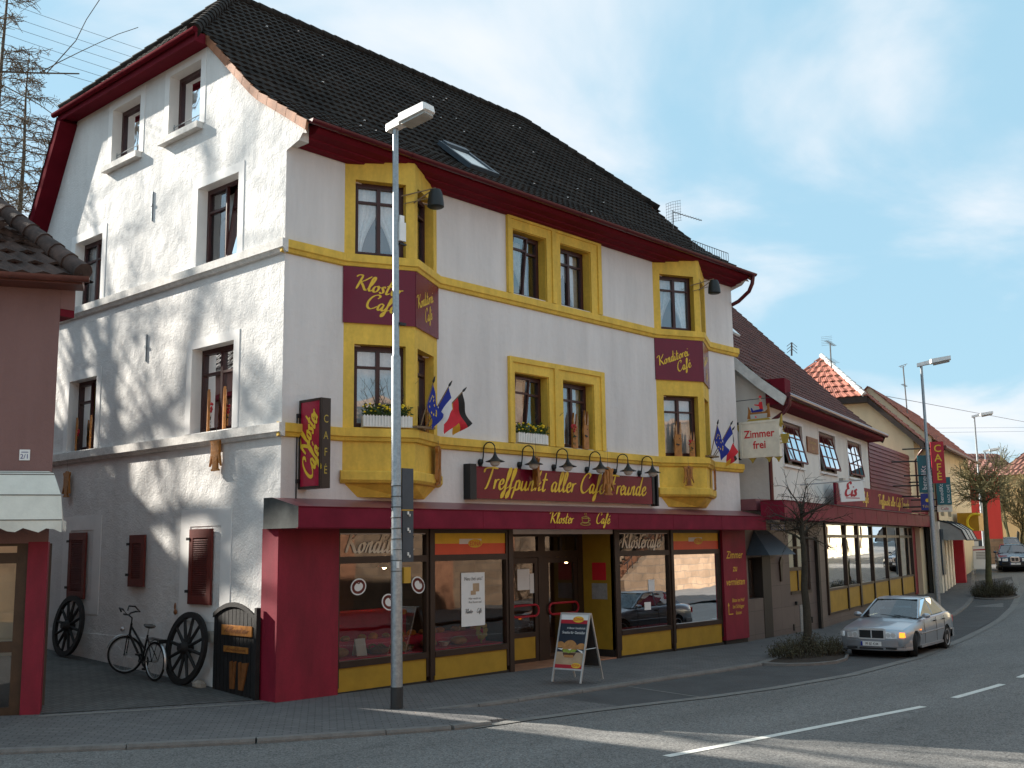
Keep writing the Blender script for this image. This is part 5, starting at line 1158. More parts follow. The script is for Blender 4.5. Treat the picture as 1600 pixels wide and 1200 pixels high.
mb = MB(); blk(mb, [(0, .07, -.05, .06), (.04, .08, -.05, .08), (.30, .08, -.05, .10), (.35, .145, -.04, .115), (.88, .145, -.04, .105), (.92, .125, -.03, .08)]); hd_ = obj('lamp_head', mb, 'lamp_white', o)
mb = MB(); blk(mb, [(.37, .12, -.085, -.041), (.40, .128, -.10, -.041), (.85, .128, -.10, -.041), (.88, .12, -.085, -.041)]); obj('lens', mb, 'lamp_under', hd_)
mb = MB(); mb.box(.82, 1.06, -2.13, -2.105, 3.05, 3.72); mb.box(.83, 1.06, -2.13, -2.105, 2.23, 3.04); s0 = obj('sign_back', mb, 'blue_grey_sheet', o)
mb = MB(); mb.box(.80, 1.05, -2.14, -2.13, 3.04, 3.06); obj('clamp_strip', mb, 'yellow_small', o)
mb = MB()
for z in (2.98, 2.72, 2.33): mb.box(.92, .95, -2.15, -2.131, z, z + .05); mb.box(.96, .98, -2.15, -2.131, z - .03, z + .01)
obj('clamp', mb, 'white_plastic', o)
mb = MB(); mb.box(.80, .94, -2.20, -2.15, 1.90, 2.15); obj('yellow_plate', mb, 'yellow_small', o)
mb = MB(); mb.box(.645, .69, -2.205, -2.185, 2.14, 2.24); obj('small_label', mb, 'white_paper', o)
mb = MB(); mb.box(.70, .83, -2.20, -2.15, 7.46, 7.78); mb.box(.72, .81, -2.18, -2.12, 7.78, 7.9); obj('junction_box', mb, 'lamp_white', o)
mb = MB(); mb.box(.72, .86, -2.18, -2.12, 6.05, 6.09); mb.box(.72, .86, -2.18, -2.12, 7.40, 7.43); obj('bracket', mb, 'black_iron', o)

# advertising A-board
def a_board(loc, rz, w, h, dep, lab, design, group=None):
    o = thing('sandwich_board', lab, 'sign', (0, 0, 0), group); f = F((0, 0, 0), (1, 0, 0), (0, -1, 0)); tl = math.atan2(dep / 2, h)
    T1 = Matrix.Translation((0, 0, h)) @ Matrix.Rotation(tl, 4, 'X') @ Matrix.Translation((0, 0, -h)); T1 = Matrix.Translation((0, 0, h)) @ Matrix.Rotation(-tl, 4, 'X') @ Matrix.Translation((0, 0, -h))
    T2 = Matrix.Translation((0, .03, h)) @ Matrix.Rotation(tl, 4, 'X') @ Matrix.Translation((0, -.03, -h))
    z0 = .22
    mb = MB(); mb.T = T1; r = .028
    mb.fbox(f, -w / 2, -w / 2 + r, 0, h, -.02, .012); mb.fbox(f, w / 2 - r, w / 2, 0, h, -.02, .012); mb.fbox(f, -w / 2 + r, w / 2 - r, h - r, h, -.02, .012); mb.fbox(f, -w / 2 + r, w / 2 - r, z0, z0 + r, -.02, .012); obj('front_frame', mb, 'aluminium', o)
    mb = MB(); mb.T = T2; mb.fbox(f, -w / 2, -w / 2 + r, 0, h, -.05, -.02); mb.fbox(f, w / 2 - r, w / 2, 0, h, -.05, -.02); mb.fbox(f, -w / 2 + r, w / 2 - r, h - r, h, -.05, -.02); mb.fbox(f, -w / 2 + r, w / 2 - r, z0, z0 + r, -.05, -.02); obj('rear_frame', mb, 'aluminium', o)
    mb = MB(); mb.T = T2; mb.fbox(f, -w / 2 + r, w / 2 - r, z0 + r, h - r, -.04, -.03); obj('rear_panel', mb, 'dark_print', o)
    mb = MB(); zz = h * .5; mb.tube([(w / 2 - .02, -math.tan(tl) * (h - zz), zz), (w / 2 - .02, math.tan(tl) * (h - zz) + .03, zz)], .008, 6); obj('stay', mb, 'aluminium', o)
    a, b_ = -w / 2 + r, w / 2 - r; zb, zt = z0 + r, h - r; hh = zt - zb
    def part(name, m, fn, par=o):
        mb = MB(); mb.T = T1; fn(mb); return obj(name, mb, m, par)
    if design == 'food':
        p = part('poster', 'poster_dark', lambda m: m.fbox(f, a, b_, zb, zt, -.012, .0))
        part('white_band', 'white_paper', lambda m: m.fbox(f, a, b_, zt - .10 * hh, zt, .001, .004), p); part('red_band', 'deep_red', lambda m: (m.fbox(f, a, b_, zt - .17 * hh, zt - .10 * hh, .001, .004), m.fbox(f, a, b_, zb, zb + .07 * hh, .001, .006)), p)
        part('table_top', 'poster_tan', lambda m: m.fbox(f, a, b_, zb + .07 * hh, zb + .30 * hh, .001, .003), p)
        def badge(m, x, z, s_):
            m.add([f.p(x + s_ * math.cos(t), z + s_ * .48 * math.sin(t), .008) for t in [2 * math.pi * k / 24 for k in range(24)]], [tuple(range(24))])
        part('oval_badge', 'sign_yellow', lambda m: (badge(m, a + (b_ - a) * .65, zt - .09 * hh, .12), badge(m, a + (b_ - a) * .78, zb + .06 * hh, .10)), p)
        part('lettering', 'bright_red', lambda m: (font(m, 'EDNA', f.p(a + (b_ - a) * .65, zt - .112 * hh, .010), f.x, Z, f.n, .075, .012, 0, 'CENTER'), font(m, 'EDNA', f.p(a + (b_ - a) * .78, zb + .042 * hh, .010), f.x, Z, f.n, .062, .01, 0, 'CENTER')), p)
        part('lettering', 'white_paper', lambda m: (font(m, 'In Bester Gesellschaft', f.p(b_ - .03, zt - .27 * hh, .004), f.x, Z, f.n, .05, .0, 0, 'RIGHT', .9), font(m, 'Snacks für Genießer', f.p(b_ - .02, zt - .36 * hh, .004), f.x, Z, f.n, .068, .002, 0, 'RIGHT', .9)), p)
        def dome(m, x, z, rx, rz, d): m.add([f.p(x + rx * math.cos(t), z + rz * (math.sin(t) if math.sin(t) > 0 else .25 * math.sin(t)), d) for t in [2 * math.pi * k / 28 for k in range(28)]], [tuple(range(28))])
        part('bun', 'bun', lambda m: (dome(m, a + .06, zb + .40 * hh, .10, .09, .004), dome(m, b_ - .07, zb + .38 * hh, .11, .09, .004), dome(m, a + .27, zb + .37 * hh, .16, .15, .007), m.fbox(f, a + .17, a + .37, zb + .20 * hh, zb + .245 * hh, .005, .008)), p)
        part('lettuce', 'lettuce', lambda m: (m.prism(f, [(a + .11, zb + .345 * hh), (a + .15, zb + .29 * hh), (a + .2, zb + .30 * hh), (a + .26, zb + .28 * hh), (a + .33, zb + .30 * hh), (a + .40, zb + .31 * hh), (a + .44, zb + .35 * hh)], .006, .010)), p)
        part('filling', 'patty', lambda m: (m.prism(f, [(a + .13, zb + .285 * hh), (a + .16, zb + .225 * hh), (a + .38, zb + .225 * hh), (a + .42, zb + .29 * hh)], .004, .006)), p)
        part('cheese', 'white_paper', lambda m: (m.prism(f, [(a + .0, zb + .36 * hh), (a + .1, zb + .33 * hh), (a + .13, zb + .36 * hh)], .006, .009), m.prism(f, [(b_ - .16, zb + .36 * hh), (b_ - .02, zb + .28 * hh), (b_ - .03, zb + .33 * hh)], .006, .009), m.prism(f, [(a + .24, zb + .35 * hh), (a + .28, zb + .33 * hh), (a + .32, zb + .36 * hh)], .011, .014)), p)
    else:
        p = part('poster', 'white_paper', lambda m: m.fbox(f, a, b_, zb, zt, -.012, .0)); part('red_band', 'deep_red', lambda m: m.prism(f, [(a, zt - .17 * hh), (b_, zt - .15 * hh), (b_, zt - .08 * hh), (a, zt - .12 * hh)], .001, .004), p)
        part('lettering', 'grey_print', lambda m: [m.fbox(f, a + .14, b_ - .16, zb + (.72 - .07 * k) * hh, zb + (.76 - .07 * k) * hh, .001, .003) for k in range(5)], p)
    o.location = loc; o.rotation_euler = (0, 0, rz); return o
a_board((5.0, -2.26, gz(4.9)), R(-84), .64, 1.26, .76, 'white-framed sandwich board with a filled bun and dark poster outside the café door', 'food')

# yard gate beside the corner pillar
o = thing('yard_gate', 'black round-topped wooden yard gate standing against the gable', 'gate', (-.35, .9, gz(-.3, .9)))
gp, gq = Vector((-.07, 1.74, .07)), Vector((-.15, .38, .02)); gd = (gq - gp); gl = Vector((gd.x, gd.y, 0)).length; f = F((gp.x, gp.y, 0), gd, (-gd.normalized().y * -1, 0, 0)); f.x = Vector((gd.x, gd.y, 0)).normalized(); f.n = Vector((f.x.y, -f.x.x, 0))
def top(x): t = (x / gl - .5) * 2; return 1.36 + .20 * (1 - t * t)
mb = MB(); n = 11
for k in range(n):
    a, b_ = gl * k / n + .008, gl * (k + 1) / n - .008; mb.prism(f, [(a, .05), (b_, .03), (b_, top(b_)), (a, top(a))], 0, .025)
bd = obj('boarding', mb, 'black_wood', o)
mb = MB()
for z in (.28, 1.18): mb.fbox(f, .01, gl - .01, z, z + .12, -.03, -.001)
mb.prism(f, [(gl * k / 12, top(gl * k / 12) - .06) for k in range(13)] + [(gl * k / 12, top(gl * k / 12) + .015) for k in range(12, -1, -1)], .026, .05)
mb.fbox(f, gl, gl + .07, .0, 1.5, -.03, .05); obj('gate_frame', mb, 'black_wood', o)
for x, z, w_, h_, t_ in ((.30, 1.02, .98, .17, 'Privatbereich'), (.38, .74, .78, .10, 'Zimmer')):
    mb = MB(); mb.fbox(f, x, x + w_, z, z + h_, .026, .045); pq = obj('plaque', mb, 'carved_wood', o)
    mb = MB(); script(mb, 'kloster' if z > .9 else 'konditorei', f.p(x + .10, z + h_ * .3, .046), f.x, Z, f.n, h_ * .62, .12, .2, w_ * .8 / (script_w('kloster' if z > .9 else 'konditorei') * h_ * .62)); obj('lettering', mb, 'carved_wood_dark', pq)
mb = MB()
for x, sh_ in ((.62, -.02), (.90, .10)): mb.prism(f, [(x, .02 + .12), (x + .13, .14), (x + .13 + sh_ + .06, .60), (x + .10, .58), (x + .085, .30), (x + .05, .60), (x - .02, .58)], .026, .05)
obj('carved_panel', mb, 'carved_wood_dark', o)
# cart wheels leaning on the gable
def cart_wheel(name_lab, y, zc, R0, lean):
    o = thing('cart_wheel', name_lab, 'wheel', (0, 0, 0), 'old cart wheels against the gable')
    mb = MB(); mb.lathe([(R0 - .10, -.035), (R0, -.035), (R0, .035), (R0 - .10, .035), (R0 - .10, -.035)], (0, 0, 0), 40, (1, 0, 0), False); obj('rim', mb, 'black_wood', o, smooth=True)
    mb = MB(); mb.lathe([(0, -.14), (.07, -.14), (.09, -.08), (.12, 0), (.09, .08), (.07, .12), (0, .12)], (0, 0, 0), 18, (1, 0, 0)); obj('hub', mb, 'black_wood', o, smooth=True)
    for k in range(12):
        a = 2 * math.pi * (k + .3) / 12; mb = MB(); d = Vector((0, math.cos(a), math.sin(a))); mb.tube([d * .10, d * (R0 - .09)], [.034, .026], 7); obj('spoke', mb, 'black_wood', o)
    o.location = (-.24, y, zc); o.rotation_euler = (0, R(lean), 0); return o
cart_wheel('black spoked cart wheel leaning on the gable next to the yard gate', 2.38, .66 + .09, .63, 9)
cart_wheel('black spoked cart wheel leaning on the gable beyond the bicycle', 6.86, .62 + .345, .61, 8)
mb = MB(); mb.ball((-.22, 1.97, .14), .13, .10, .10, 7, 5); mb.v = [(x + .03 * math.sin(17 * y), y, z + .02 * math.sin(13 * x)) for x, y, z in mb.v]; solo('loose_stone', mb, 'rubble', 'pale loose stone on the paving beside the yard gate', 'stone', (-.22, 1.97, .05))
mb = MB(); mb.fbox(GA, 1.62, 1.95, .86, 1.05, .0, .09); solo('stone_block', mb, 'rubble', 'pale stone corbel on the gable above the near cart wheel', 'stone', (-.05, 1.8, .86))
mb = MB(); mb.ball((-.09, 3.02, 1.35), .03, .05, .05); mb.ball((-.09, 3.04, 1.45), .02, .02, .07); solo('wall_bird', mb, 'carved_wood_dark', 'small brown bird ornament on the wall over the near cart wheel', 'ornament', (-.06, 3.02, 1.3))
# bicycle: rear wheel to the street, front wheel turned to the wall
o = thing('bicycle', 'black bicycle leaning near the gable between the two cart wheels', 'bicycle', (0, 0, 0)); rw, R0 = .345, .345
def bw(c, rz, nm):
    ax = Vector((-math.sin(rz), math.cos(rz), 0)); mb = MB(); mb.torus(c, ax, R0 - .02, .021, 40, 8); w_ = obj('wheel', mb, 'tyre', o, smooth=True)
    mb = MB(); mb.torus(c, ax, R0 - .045, .010, 36, 6); obj('rim', mb, 'alloy', w_)
    mb = MB(); d0 = Vector((math.cos(rz), math.sin(rz), 0))
    for k in range(16): a = 2 * math.pi * k / 16; mb.tube([Vector(c) + ax * (.02 if k % 2 else -.02), Vector(c) + d0 * ((R0 - .05) * math.cos(a)) + Z * ((R0 - .05) * math.sin(a))], .0022, 4)
    mb.tube([Vector(c) - ax * .05, Vector(c) + ax * .05], .022, 8); obj('spokes', mb, 'alloy', w_)
fw_c = Vector((1.06, 0, R0)); rr_c = Vector((0, 0, R0)); st = R(38)
bw(fw_c, st, 'f'); bw(rr_c, 0, 'r')
bb = Vector((.44, 0, .29)); seat = Vector((.27, 0, .90)); head = Vector((.90, 0, .93)); hl = Vector((.945, 0, .72))
mb = MB(); mb.tube([bb, hl], .024, 8); mb.tube([bb + Z * .22 - Vector((.08, 0, 0)), head - Z * .06], .02, 8); mb.tube([bb, Vector((.30, 0, .78))], .018, 8); mb.tube([hl, head], .022, 8)
for s_ in (-1, 1): mb.tube([bb, rr_c + Vector((0, .06 * s_, 0))], .010, 6); mb.tube([Vector((.31, 0, .74)), rr_c + Vector((0, .06 * s_, 0))], .009, 6)
obj('bike_frame', mb, 'bike_black', o, smooth=True)
mb = MB()
fd = Vector((math.cos(st), math.sin(st), 0)); fs_ = Vector((-fd.y, fd.x, 0))
for s_ in (-1, 1): mb.tube([hl, fw_c + Z * .36 - fd * .04 + fs_ * .05 * s_, fw_c + fs_ * .05 * s_], .012, 6)
obj('fork', mb, 'bike_black', o)
mb = MB(); st_ = head + Z * .10; mb.tube([head, st_, st_ + fd * .07 + Z * .05], .014, 8)
for s_ in (-1, 1): mb.tube([st_ + fd * .07 + Z * .05, st_ + fd * .09 + fs_ * .14 * s_ + Z * .07, st_ + fd * .05 + fs_ * .25 * s_ + Z * .09, st_ - fd * .03 + fs_ * .28 * s_ + Z * .08, st_ + fd * .07 + fs_ * .27 * s_ + Z * .18, st_ + fd * .16 + fs_ * .20 * s_ + Z * .19, st_ + fd * .15 + fs_ * .14 * s_ + Z * .12], .016, 8)
obj('handlebar', mb, 'bike_black', o, smooth=True)
mb = MB(); mb.tube([Vector((.30, 0, .78)), seat], .012, 8); obj('seat_post', mb, 'alloy', o)
mb = MB(); mb.ball(seat + Vector((-.03, 0, .04)), .15, .085, .04, 12, 7); mb.ball(seat + Vector((.10, 0, .045)), .09, .03, .03, 10, 6); obj('saddle', mb, 'saddle_grey', o, smooth=True)
def fender(c, ax, a0, a1, w_, q):
    mb = MB(); ax = Vector(ax); d0 = Vector((ax.y, -ax.x, 0)); n = 14; vs = []
    for k in range(n + 1): a = a0 + (a1 - a0) * k / n; p = Vector(c) + d0 * ((R0 + .025) * math.cos(a)) + Z * ((R0 + .025) * math.sin(a)); vs += [p - ax * w_ , p + (p - Vector(c)).normalized() * .012, p + ax * w_]
    mb.add(vs, [(3 * k + j, 3 * k + j + 1, 3 * k + j + 4, 3 * k + j + 3) for k in range(n) for j in range(2)]); obj('mudguard', mb, q, o, smooth=True)
fender(fw_c, fs_, R(15), R(150), .026, 'alloy'); fender(rr_c, (0, 1, 0), R(50), R(195), .026, 'alloy')
mb = MB()
for s_ in (-1, 1): mb.tube([Vector((.28, .05 * s_, .72)), Vector((-.22, .06 * s_, .73))], .007, 5); mb.tube([Vector((-.16, .06 * s_, .73)), rr_c + Vector((0, .06 * s_, 0))], .006, 5)
mb.box(-.24, -.22, -.07, .07, .68, .75); mb.box(-.2, .2, -.05, .05, .735, .745); obj('carrier', mb, 'bike_black', o)
mb = MB(); mb.lathe([(0, -.02), (.10, -.02), (.10, .02), (0, .02)], bb + Vector((0, -.06, 0)), 20, (0, 1, 0)); mb.tube([bb + Vector((0, -.07, 0)), bb + Vector((.08, -.09, -.15))], .010, 6); mb.tube([bb + Vector((0, .07, 0)), bb + Vector((-.08, .09, .15))], .010, 6); mb.box(bb.x + .04, bb.x + .14, -.17, -.08, bb.z - .17, bb.z - .14); mb.box(bb.x - .14, bb.x - .04, .08, .17, bb.z + .13, bb.z + .16); obj('crank', mb, 'bike_black', o)
mb = MB(); mb.ball(fw_c + Z * .46 + fd * .08, .045, .045, .045); obj('headlight', mb, 'alloy', o)
mb = MB(); mb.tube([bb + Vector((-.05, 0, 0)), bb + Vector((-.10, -.18, -.28))], .010, 6); obj('kickstand', mb, 'alloy', o)
o.location = (-.48, 3.02, gz(-.4, 3.02) + .01); o.rotation_euler = (R(0), R(-3.2), R(90))
# ---------------------------------------------------------------- mauve house at the edge of the yard
LP, LE = Vector((-3.23, 1.44, 0)), Vector((.871, -.491, 0)); LN = Vector((-.491, -.871, 0)); LB = F(LP, LE, LN)
o = thing('mauve_house', 'dull mauve rendered house with a white awning and mossy hipped roof beside the yard', 'building', LP)
LW = 7.0; bk = -LN
def lp(x, y, z): return LP + LE * x + bk * y + Z * z
mb = MB(); SD = Vector((-.045, .999, 0)); SN = Vector((.999, .045, 0)); SI = F(LP, SD, SN)
wallmesh(mb, LB, [(-LW, 2.6), (0, 2.6), (0, 6.75), (-LW, 6.75)], [], .1); wallmesh(mb, SI, [(0, -.2), (9.5, -.2), (9.5, 6.75), (0, 6.75)], [], .1); mb.quad(lp(-LW, 0, 2.6), lp(-LW, 6.5, 2.6), lp(-LW, 6.5, 6.7), lp(-LW, 0, 6.7)); mb.quad(lp(-LW, 6.5, -.2), SI.p(9.5, -.2), SI.p(9.5, 6.7), lp(-LW, 6.5, 6.7))
mb.quad(lp(0, 0, 2.6), lp(-LW, 0, 2.6), lp(-LW, .35, 2.6), lp(0, .35, 2.6))
obj('wall', mb, 'stucco_mauve', o)
mb = MB(); mb.fbox(SI, 0.0, 9.5, 6.28, 6.75, .003, .24); obj('eave_box', mb, 'stucco_mauve', o)
mb = MB(); mb.fbox(SI, -.004, 9.5, 6.16, 6.275, .003, .235); obj('eave_under_board', mb, 'burgundy_eave', o)  # dark red board below the eave box
mb = MB(); mb.fbox(LB, -.28, 0.0, -.2, 2.62, -.25, .02); obj('crimson_post', mb, 'crimson_paint', o)
mb = MB()
for a, b_ in ((-.44, -.28), (-1.8, -1.66), (-3.4, -3.25)): mb.fbox(LB, a, b_, -.2, 2.62, -.16, -.05)
for z in (.02, .98, 2.30): mb.fbox(LB, -3.25, -.44, z, z + .16, -.15, -.06)
mb.fbox(LB, -3.25, -.44, 2.56, 2.62, -.15, -.06); obj('shopfront_frame', mb, 'door_brown', o)
g = MB(); g.quad(LB.p(-3.3, .0, -.10), LB.p(-.44, .0, -.10), LB.p(-.44, 2.6, -.10), LB.p(-3.3, 2.6, -.10)); obj('shop_window', g, 'shop_glass', o)
mb = MB(); mb.quad(LB.p(-3.4, .9, -.45), LB.p(-.4, .9, -.45), LB.p(-.4, 2.6, -.45), LB.p(-3.4, 2.6, -.45)); obj('blind', mb, 'cream_blind', o)
mb = MB(); mb.quad(lp(-LW, .7, -.2), lp(0, .7, -.2), lp(0, .7, 2.6), lp(-LW, .7, 2.6)); obj('rear_partition', mb, 'room_dark', o)
# awning: folded canvas with a scalloped valance
mb = MB(); pf = [(.02, 3.70), (.26, 3.66), (.42, 3.62), (.72, 3.30), (.86, 2.93)]; xr = [-.05, .04, .07, .20, .24]
for (d0, z0), (d1, z1), a, b_ in zip(pf, pf[1:], xr, xr[1:]): mb.quad(LB.p(-5, z0, d0), LB.p(a, z0, d0), LB.p(b_, z1, d1), LB.p(-5, z1, d1))
mb.quad(*[LB.p(a, z, d) for (d, z), a in zip(pf, xr)], LB.p(.20, 2.93, .02)); n = 50
vs = []
for i in range(n + 1): x = .24 - 5.2 * i / n; vs += [LB.p(x, 2.93, .862), LB.p(x, 2.78 - .035 * math.cos(i * 2 * math.pi / 3.2), .872 + .01 * math.sin(i * .7))]
mb.add(vs, [(2 * i, 2 * i + 1, 2 * i + 3, 2 * i + 2) for i in range(n)])
vs = []
for i in range(9): vs += [LB.p(.242, 2.93, .86 - .1 * i), LB.p(.25, 2.78 - .03 * math.cos(i * 2.), .87 - .1 * i)]
mb.add(vs, [(2 * i, 2 * i + 1, 2 * i + 3, 2 * i + 2) for i in range(8)]); aw = obj('awning', mb, 'awning_canvas', o)
mb = MB()
for (d, z), a in list(zip(pf, xr))[1:]: mb.tube([LB.p(-5, z, d + .004), LB.p(a, z, d + .004)], .008, 5)
obj('seam', mb, 'awning_seam', aw)
mb = MB(); mb.add([LB.p(-.82 + .17 * math.cos(t), 3.12 + .17 * math.sin(t), .79 - .065 * math.sin(t) + .006) for t in [2 * math.pi * k / 24 for k in range(24)]], [tuple(range(24))]); obj('dot', mb, 'mauve_dot', aw)
# roof, gutter, house number
def PLm(x, h, z): return LP + LE * x + bk * (h - .45) + Z * z
mb = MB(); tile_roof(mb, PLm, [(0, 6.70), (3.6, 9.9)], lambda z: (-LW - .3 + .9 * (z - 6.7), .34 - 1.02 * (z - 6.7)), .34, .30, .028, .04); obj('front_roof', mb, 'mossy_roof_tile', o)
def PLs(y, h, z): return LP + SD * y + SN * (.34 - h) + Z * z
mb = MB(); tile_roof(mb, PLs, [(0, 6.70), (3.4, 9.9)], lambda z: (-.35 + 1.1 * (z - 6.7), 9.8 - .5 * (z - 6.7)), .34, .30, .02, .04); obj('side_roof', mb, 'mossy_roof_tile', o)
mb = MB(); ridge_caps(mb, PLm(.34, 0, 6.80), PLm(.34 - 3.26, 3.6, 10.0), .15, .40); obj('hip_tile', mb, 'mossy_roof_tile', o, smooth=True)
mb = MB(); g_ = [(.08 * math.cos(t), .08 * math.sin(t)) for t in [math.pi + math.pi * i / 8 for i in range(9)]] + [(.065, 0), (-.065, 0)]; m = len(g_)
mb.add([LP + LE * x + LN * (.53 + a) + Z * (6.68 + b_) for x in (-LW, .44) for a, b_ in g_], [(i, (i + 1) % m, m + (i + 1) % m, m + i) for i in range(m)] + [tuple(range(m)), tuple(range(2 * m - 1, m - 1, -1))]); mb.fbox(LB, -LW, .34, 6.58, 6.70, .0, .46); obj('gutter', mb, 'copper_gutter', o, smooth=True)
t = thing('house_number', 'white enamel house number plate 2/1 on the mauve wall', 'sign', LB.p(-.38, 3.85, .01)); mb = MB(); mb.fbox(LB, -.475, -.325, 3.865, 4.03, .004, .014); obj('plate', mb, 'white_paper', t); mb = MB(); font(mb, '2/1', LB.p(-.40, 3.89, .016), LE, Z, LN, .10, .002, 0, 'CENTER'); mb.fbox(LB, -.45, -.35, 3.985, 3.995, .015, .017); obj('digits', mb, 'blue_sign', t)
# ---------------------------------------------------------------- low wing with the restaurant front
HD = R(12.5); WE = Vector((math.cos(HD), math.sin(HD), 0)); WN = Vector((math.sin(HD), -math.cos(HD), 0)); W0 = Vector((15.3, -.55, 0))
FW_ = F(W0, WE, WN)
AE = Vector((math.cos(R(6.2)), math.sin(R(6.2)), 0)); FAx = F((15.0, -.004, 0), AE, Vector((AE.y, -AE.x, 0)))
o = thing('restaurant_wing', 'lower white wing with brown tiled roof, leaded windows and a long glazed ground floor', 'building', W0 + WE * 10)
WGH = F(W0 + WE * .9, -WN, -WE)          # its gable, measured backwards
UW = [(2.12, 4.3, 4.68, 5.95), (6.34, 8.6, 4.70, 6.0), (10.45, 12.75, 4.72, 6.03)]
mb = MB(); wallmesh(mb, FW_, [(.9, 3.3), (14.0, 3.3), (14.0, 6.62), (.9, 6.62)], UW, .16); obj('front_wall', mb, 'stucco_wing', o)
mb = MB(); wallmesh(mb, WGH, [(0, 3.0), (12, 3.0), (12, 7), (5.9, 12.7), (.3, 7.1), (0, 6.5)], [], .1); obj('gable_wall', mb, 'stucco_wing', o)
mb = MB(); WGR = F(W0 + WE * 14.0, -WN, WE); wallmesh(mb, WGR, [(0, 3.0), (12, 3.0), (12, 7), (5.9, 12.7), (.3, 7.1), (0, 6.5)], [], .1); obj('gable_wall', mb, 'stucco_cream', o)
for i, (a, b, c, d) in enumerate(UW):
    mb = MB(); r = .07
    mb.fbox(FW_, a, a + r, c, d, -.16, -.06); mb.fbox(FW_, b - r, b, c, d, -.16, -.06); mb.fbox(FW_, a + r, b - r, c, c + r, -.16, -.06); mb.fbox(FW_, a + r, b - r, d - r, d, -.16, -.06)
    Wf = obj('window', mb, 'window_brown', o)
    piv = FW_.p((a + b) / 2, d - r, -.10); Tm = Matrix.Translation(piv) @ Matrix.Rotation(R(-13 if i < 2 else -9), 4, WE) @ Matrix.Translation(-piv)
    mb = MB(); mb.T = Tm; s_ = .035
    mb.fbox(FW_, a + r, b - r, c + r, c + r + .05, -.12, -.07); mb.fbox(FW_, a + r, b - r, d - r - .05, d - r, -.12, -.07)
    for k in range(4): x = a + r + (b - a - 2 * r - .03) * k / 3; mb.fbox(FW_, x, x + (.05 if k in (0, 3) else .03), c + r + .05, d - r - .05, -.115, -.075)
    for k in (1, 2): z = c + r + (d - c - 2 * r) * k / 3; mb.fbox(FW_, a + r + .05, b - r - .05, z, z + .03, -.112, -.078)
    obj('sash', mb, 'shutter_red', Wf)
    g = MB(); g.T = Tm; g.quad(FW_.p(a + r, c + r, -.095), FW_.p(b - r, c + r, -.095), FW_.p(b - r, d - r, -.095), FW_.p(a + r, d - r, -.095)); obj('pane', g, 'wing_glass', Wf)
    g = MB(); curtain(g, FW_, a + r, b - r, c + r, d - r, -.34, 'swag', 0); obj('curtain', g, 'curtain_net', Wf, smooth=True)
    q = MB(); e = .10
    q.fbox(FW_, a - e, a, c, d + e, .0, .015); q.fbox(FW_, b, b + e, c, d + e, .0, .015); q.fbox(FW_, a, b, d, d + e, .0, .015); obj('window_surround', q, 'smooth_plaster', Wf)
    q = MB(); q.fbox(FW_, a - .05, b + .05, c - .07, c - .002, -.1, .07); obj('sill', q, 'smooth_plaster', Wf)
mb = MB(); mb.quad(FW_.p(.9, 3.3, -3), FW_.p(14, 3.3, -3), FW_.p(14, 6.6, -3), FW_.p(.9, 6.6, -3)); obj('rear_partition', mb, 'room_dark', o)
# roof
def PW(u, h, z): return W0 + WE * u - WN * (h - .62) + Z * z
WPR = [(0, 6.42), (.7, 6.98), (1.5, 7.72), (6.5, 12.95)]
mb = MB(); tile_roof(mb, PW, WPR, lambda z: (.55, 14.35), .31, .24, .014, .034); obj('front_roof', mb, 'brown_roof_tile', o)
mb = MB(); mb.quad(PW(.55, 6.5, 12.95), PW(14.35, 6.5, 12.95), PW(14.35, 13, 6.5), PW(.55, 13, 6.5)); obj('rear_roof', mb, 'brown_roof_tile', o)
mb = MB(); ridge_caps(mb, PW(.5, 6.5, 12.98), PW(14.4, 6.5, 12.98), .13, .38); obj('ridge_tile', mb, 'brown_roof_tile', o, smooth=True)
for u0, mt in ((.50, 'verge_white'), (14.32, 'dark_verge')):
    mb = MB()
    for a, b in zip(WPR, WPR[1:]): mb.add([PW(u, p[0] + dh, p[1] + dz) for p in (a, b) for u in (u0, u0 + .07) for dh, dz in ((0, -.0), (.12, -.24))], [(0, 1, 3, 2), (4, 6, 7, 5), (0, 4, 5, 1), (2, 3, 7, 6), (0, 2, 6, 4), (1, 5, 7, 3)])
    obj('verge_board', mb, mt, o)
mb = MB(); mb.add([FW_.p(u, z, d) for u in (.62, 14.2) for d, z in ((0, 6.22), (.10, 6.22), (.50, 6.24), (.56, 6.30), (.56, 6.40), (0, 6.40))], [(i, i + 1, 7 + i, 6 + i) for i in range(5)] + [tuple(range(6)), tuple(range(11, 5, -1))])
mb.fbox(WGH, -.55, .0, 6.23, 6.95, -.28, .30); obj('boxed_eave', mb, 'burgundy_eave', o)
mb = MB(); mb.tube([FW_.p(.5, 6.46, .66), FW_.p(14.4, 6.46, .66)], .075, 10); obj('gutter', mb, 'burgundy_gutter', o, smooth=True)
mb = MB(); mb.tube([FW_.p(.62, 6.42, .66), FW_.p(.62, 6.2, .64), FW_.p(.60, 6.0, .5), FW_.p(.56, 5.75, .12), FW_.p(.55, 5.6, .06), FW_.p(.55, 3.2, .06)], .055, 10); obj('downpipe', mb, 'burgundy_gutter', o, smooth=True)
sk_ = MB()
for (a, h) in ((5.2, 2.9),):
    p0 = PW(a, h, lerp(WPR, h) + .09); upv = Vector((0, 0, 5.23)) - WN * 5.0; upv.normalize(); sk_.add([p0 + WE * x + upv * u + (WN * .72 + Z * .69) * k for x in (0, .6) for u in (0, 1.0) for k in (-.03, .05)], [(0, 1, 3, 2), (4, 6, 7, 5), (0, 4, 5, 1), (2, 3, 7, 6), (0, 2, 6, 4), (1, 5, 7, 3)])
obj('roof_window', sk_, 'lamp_white', o)
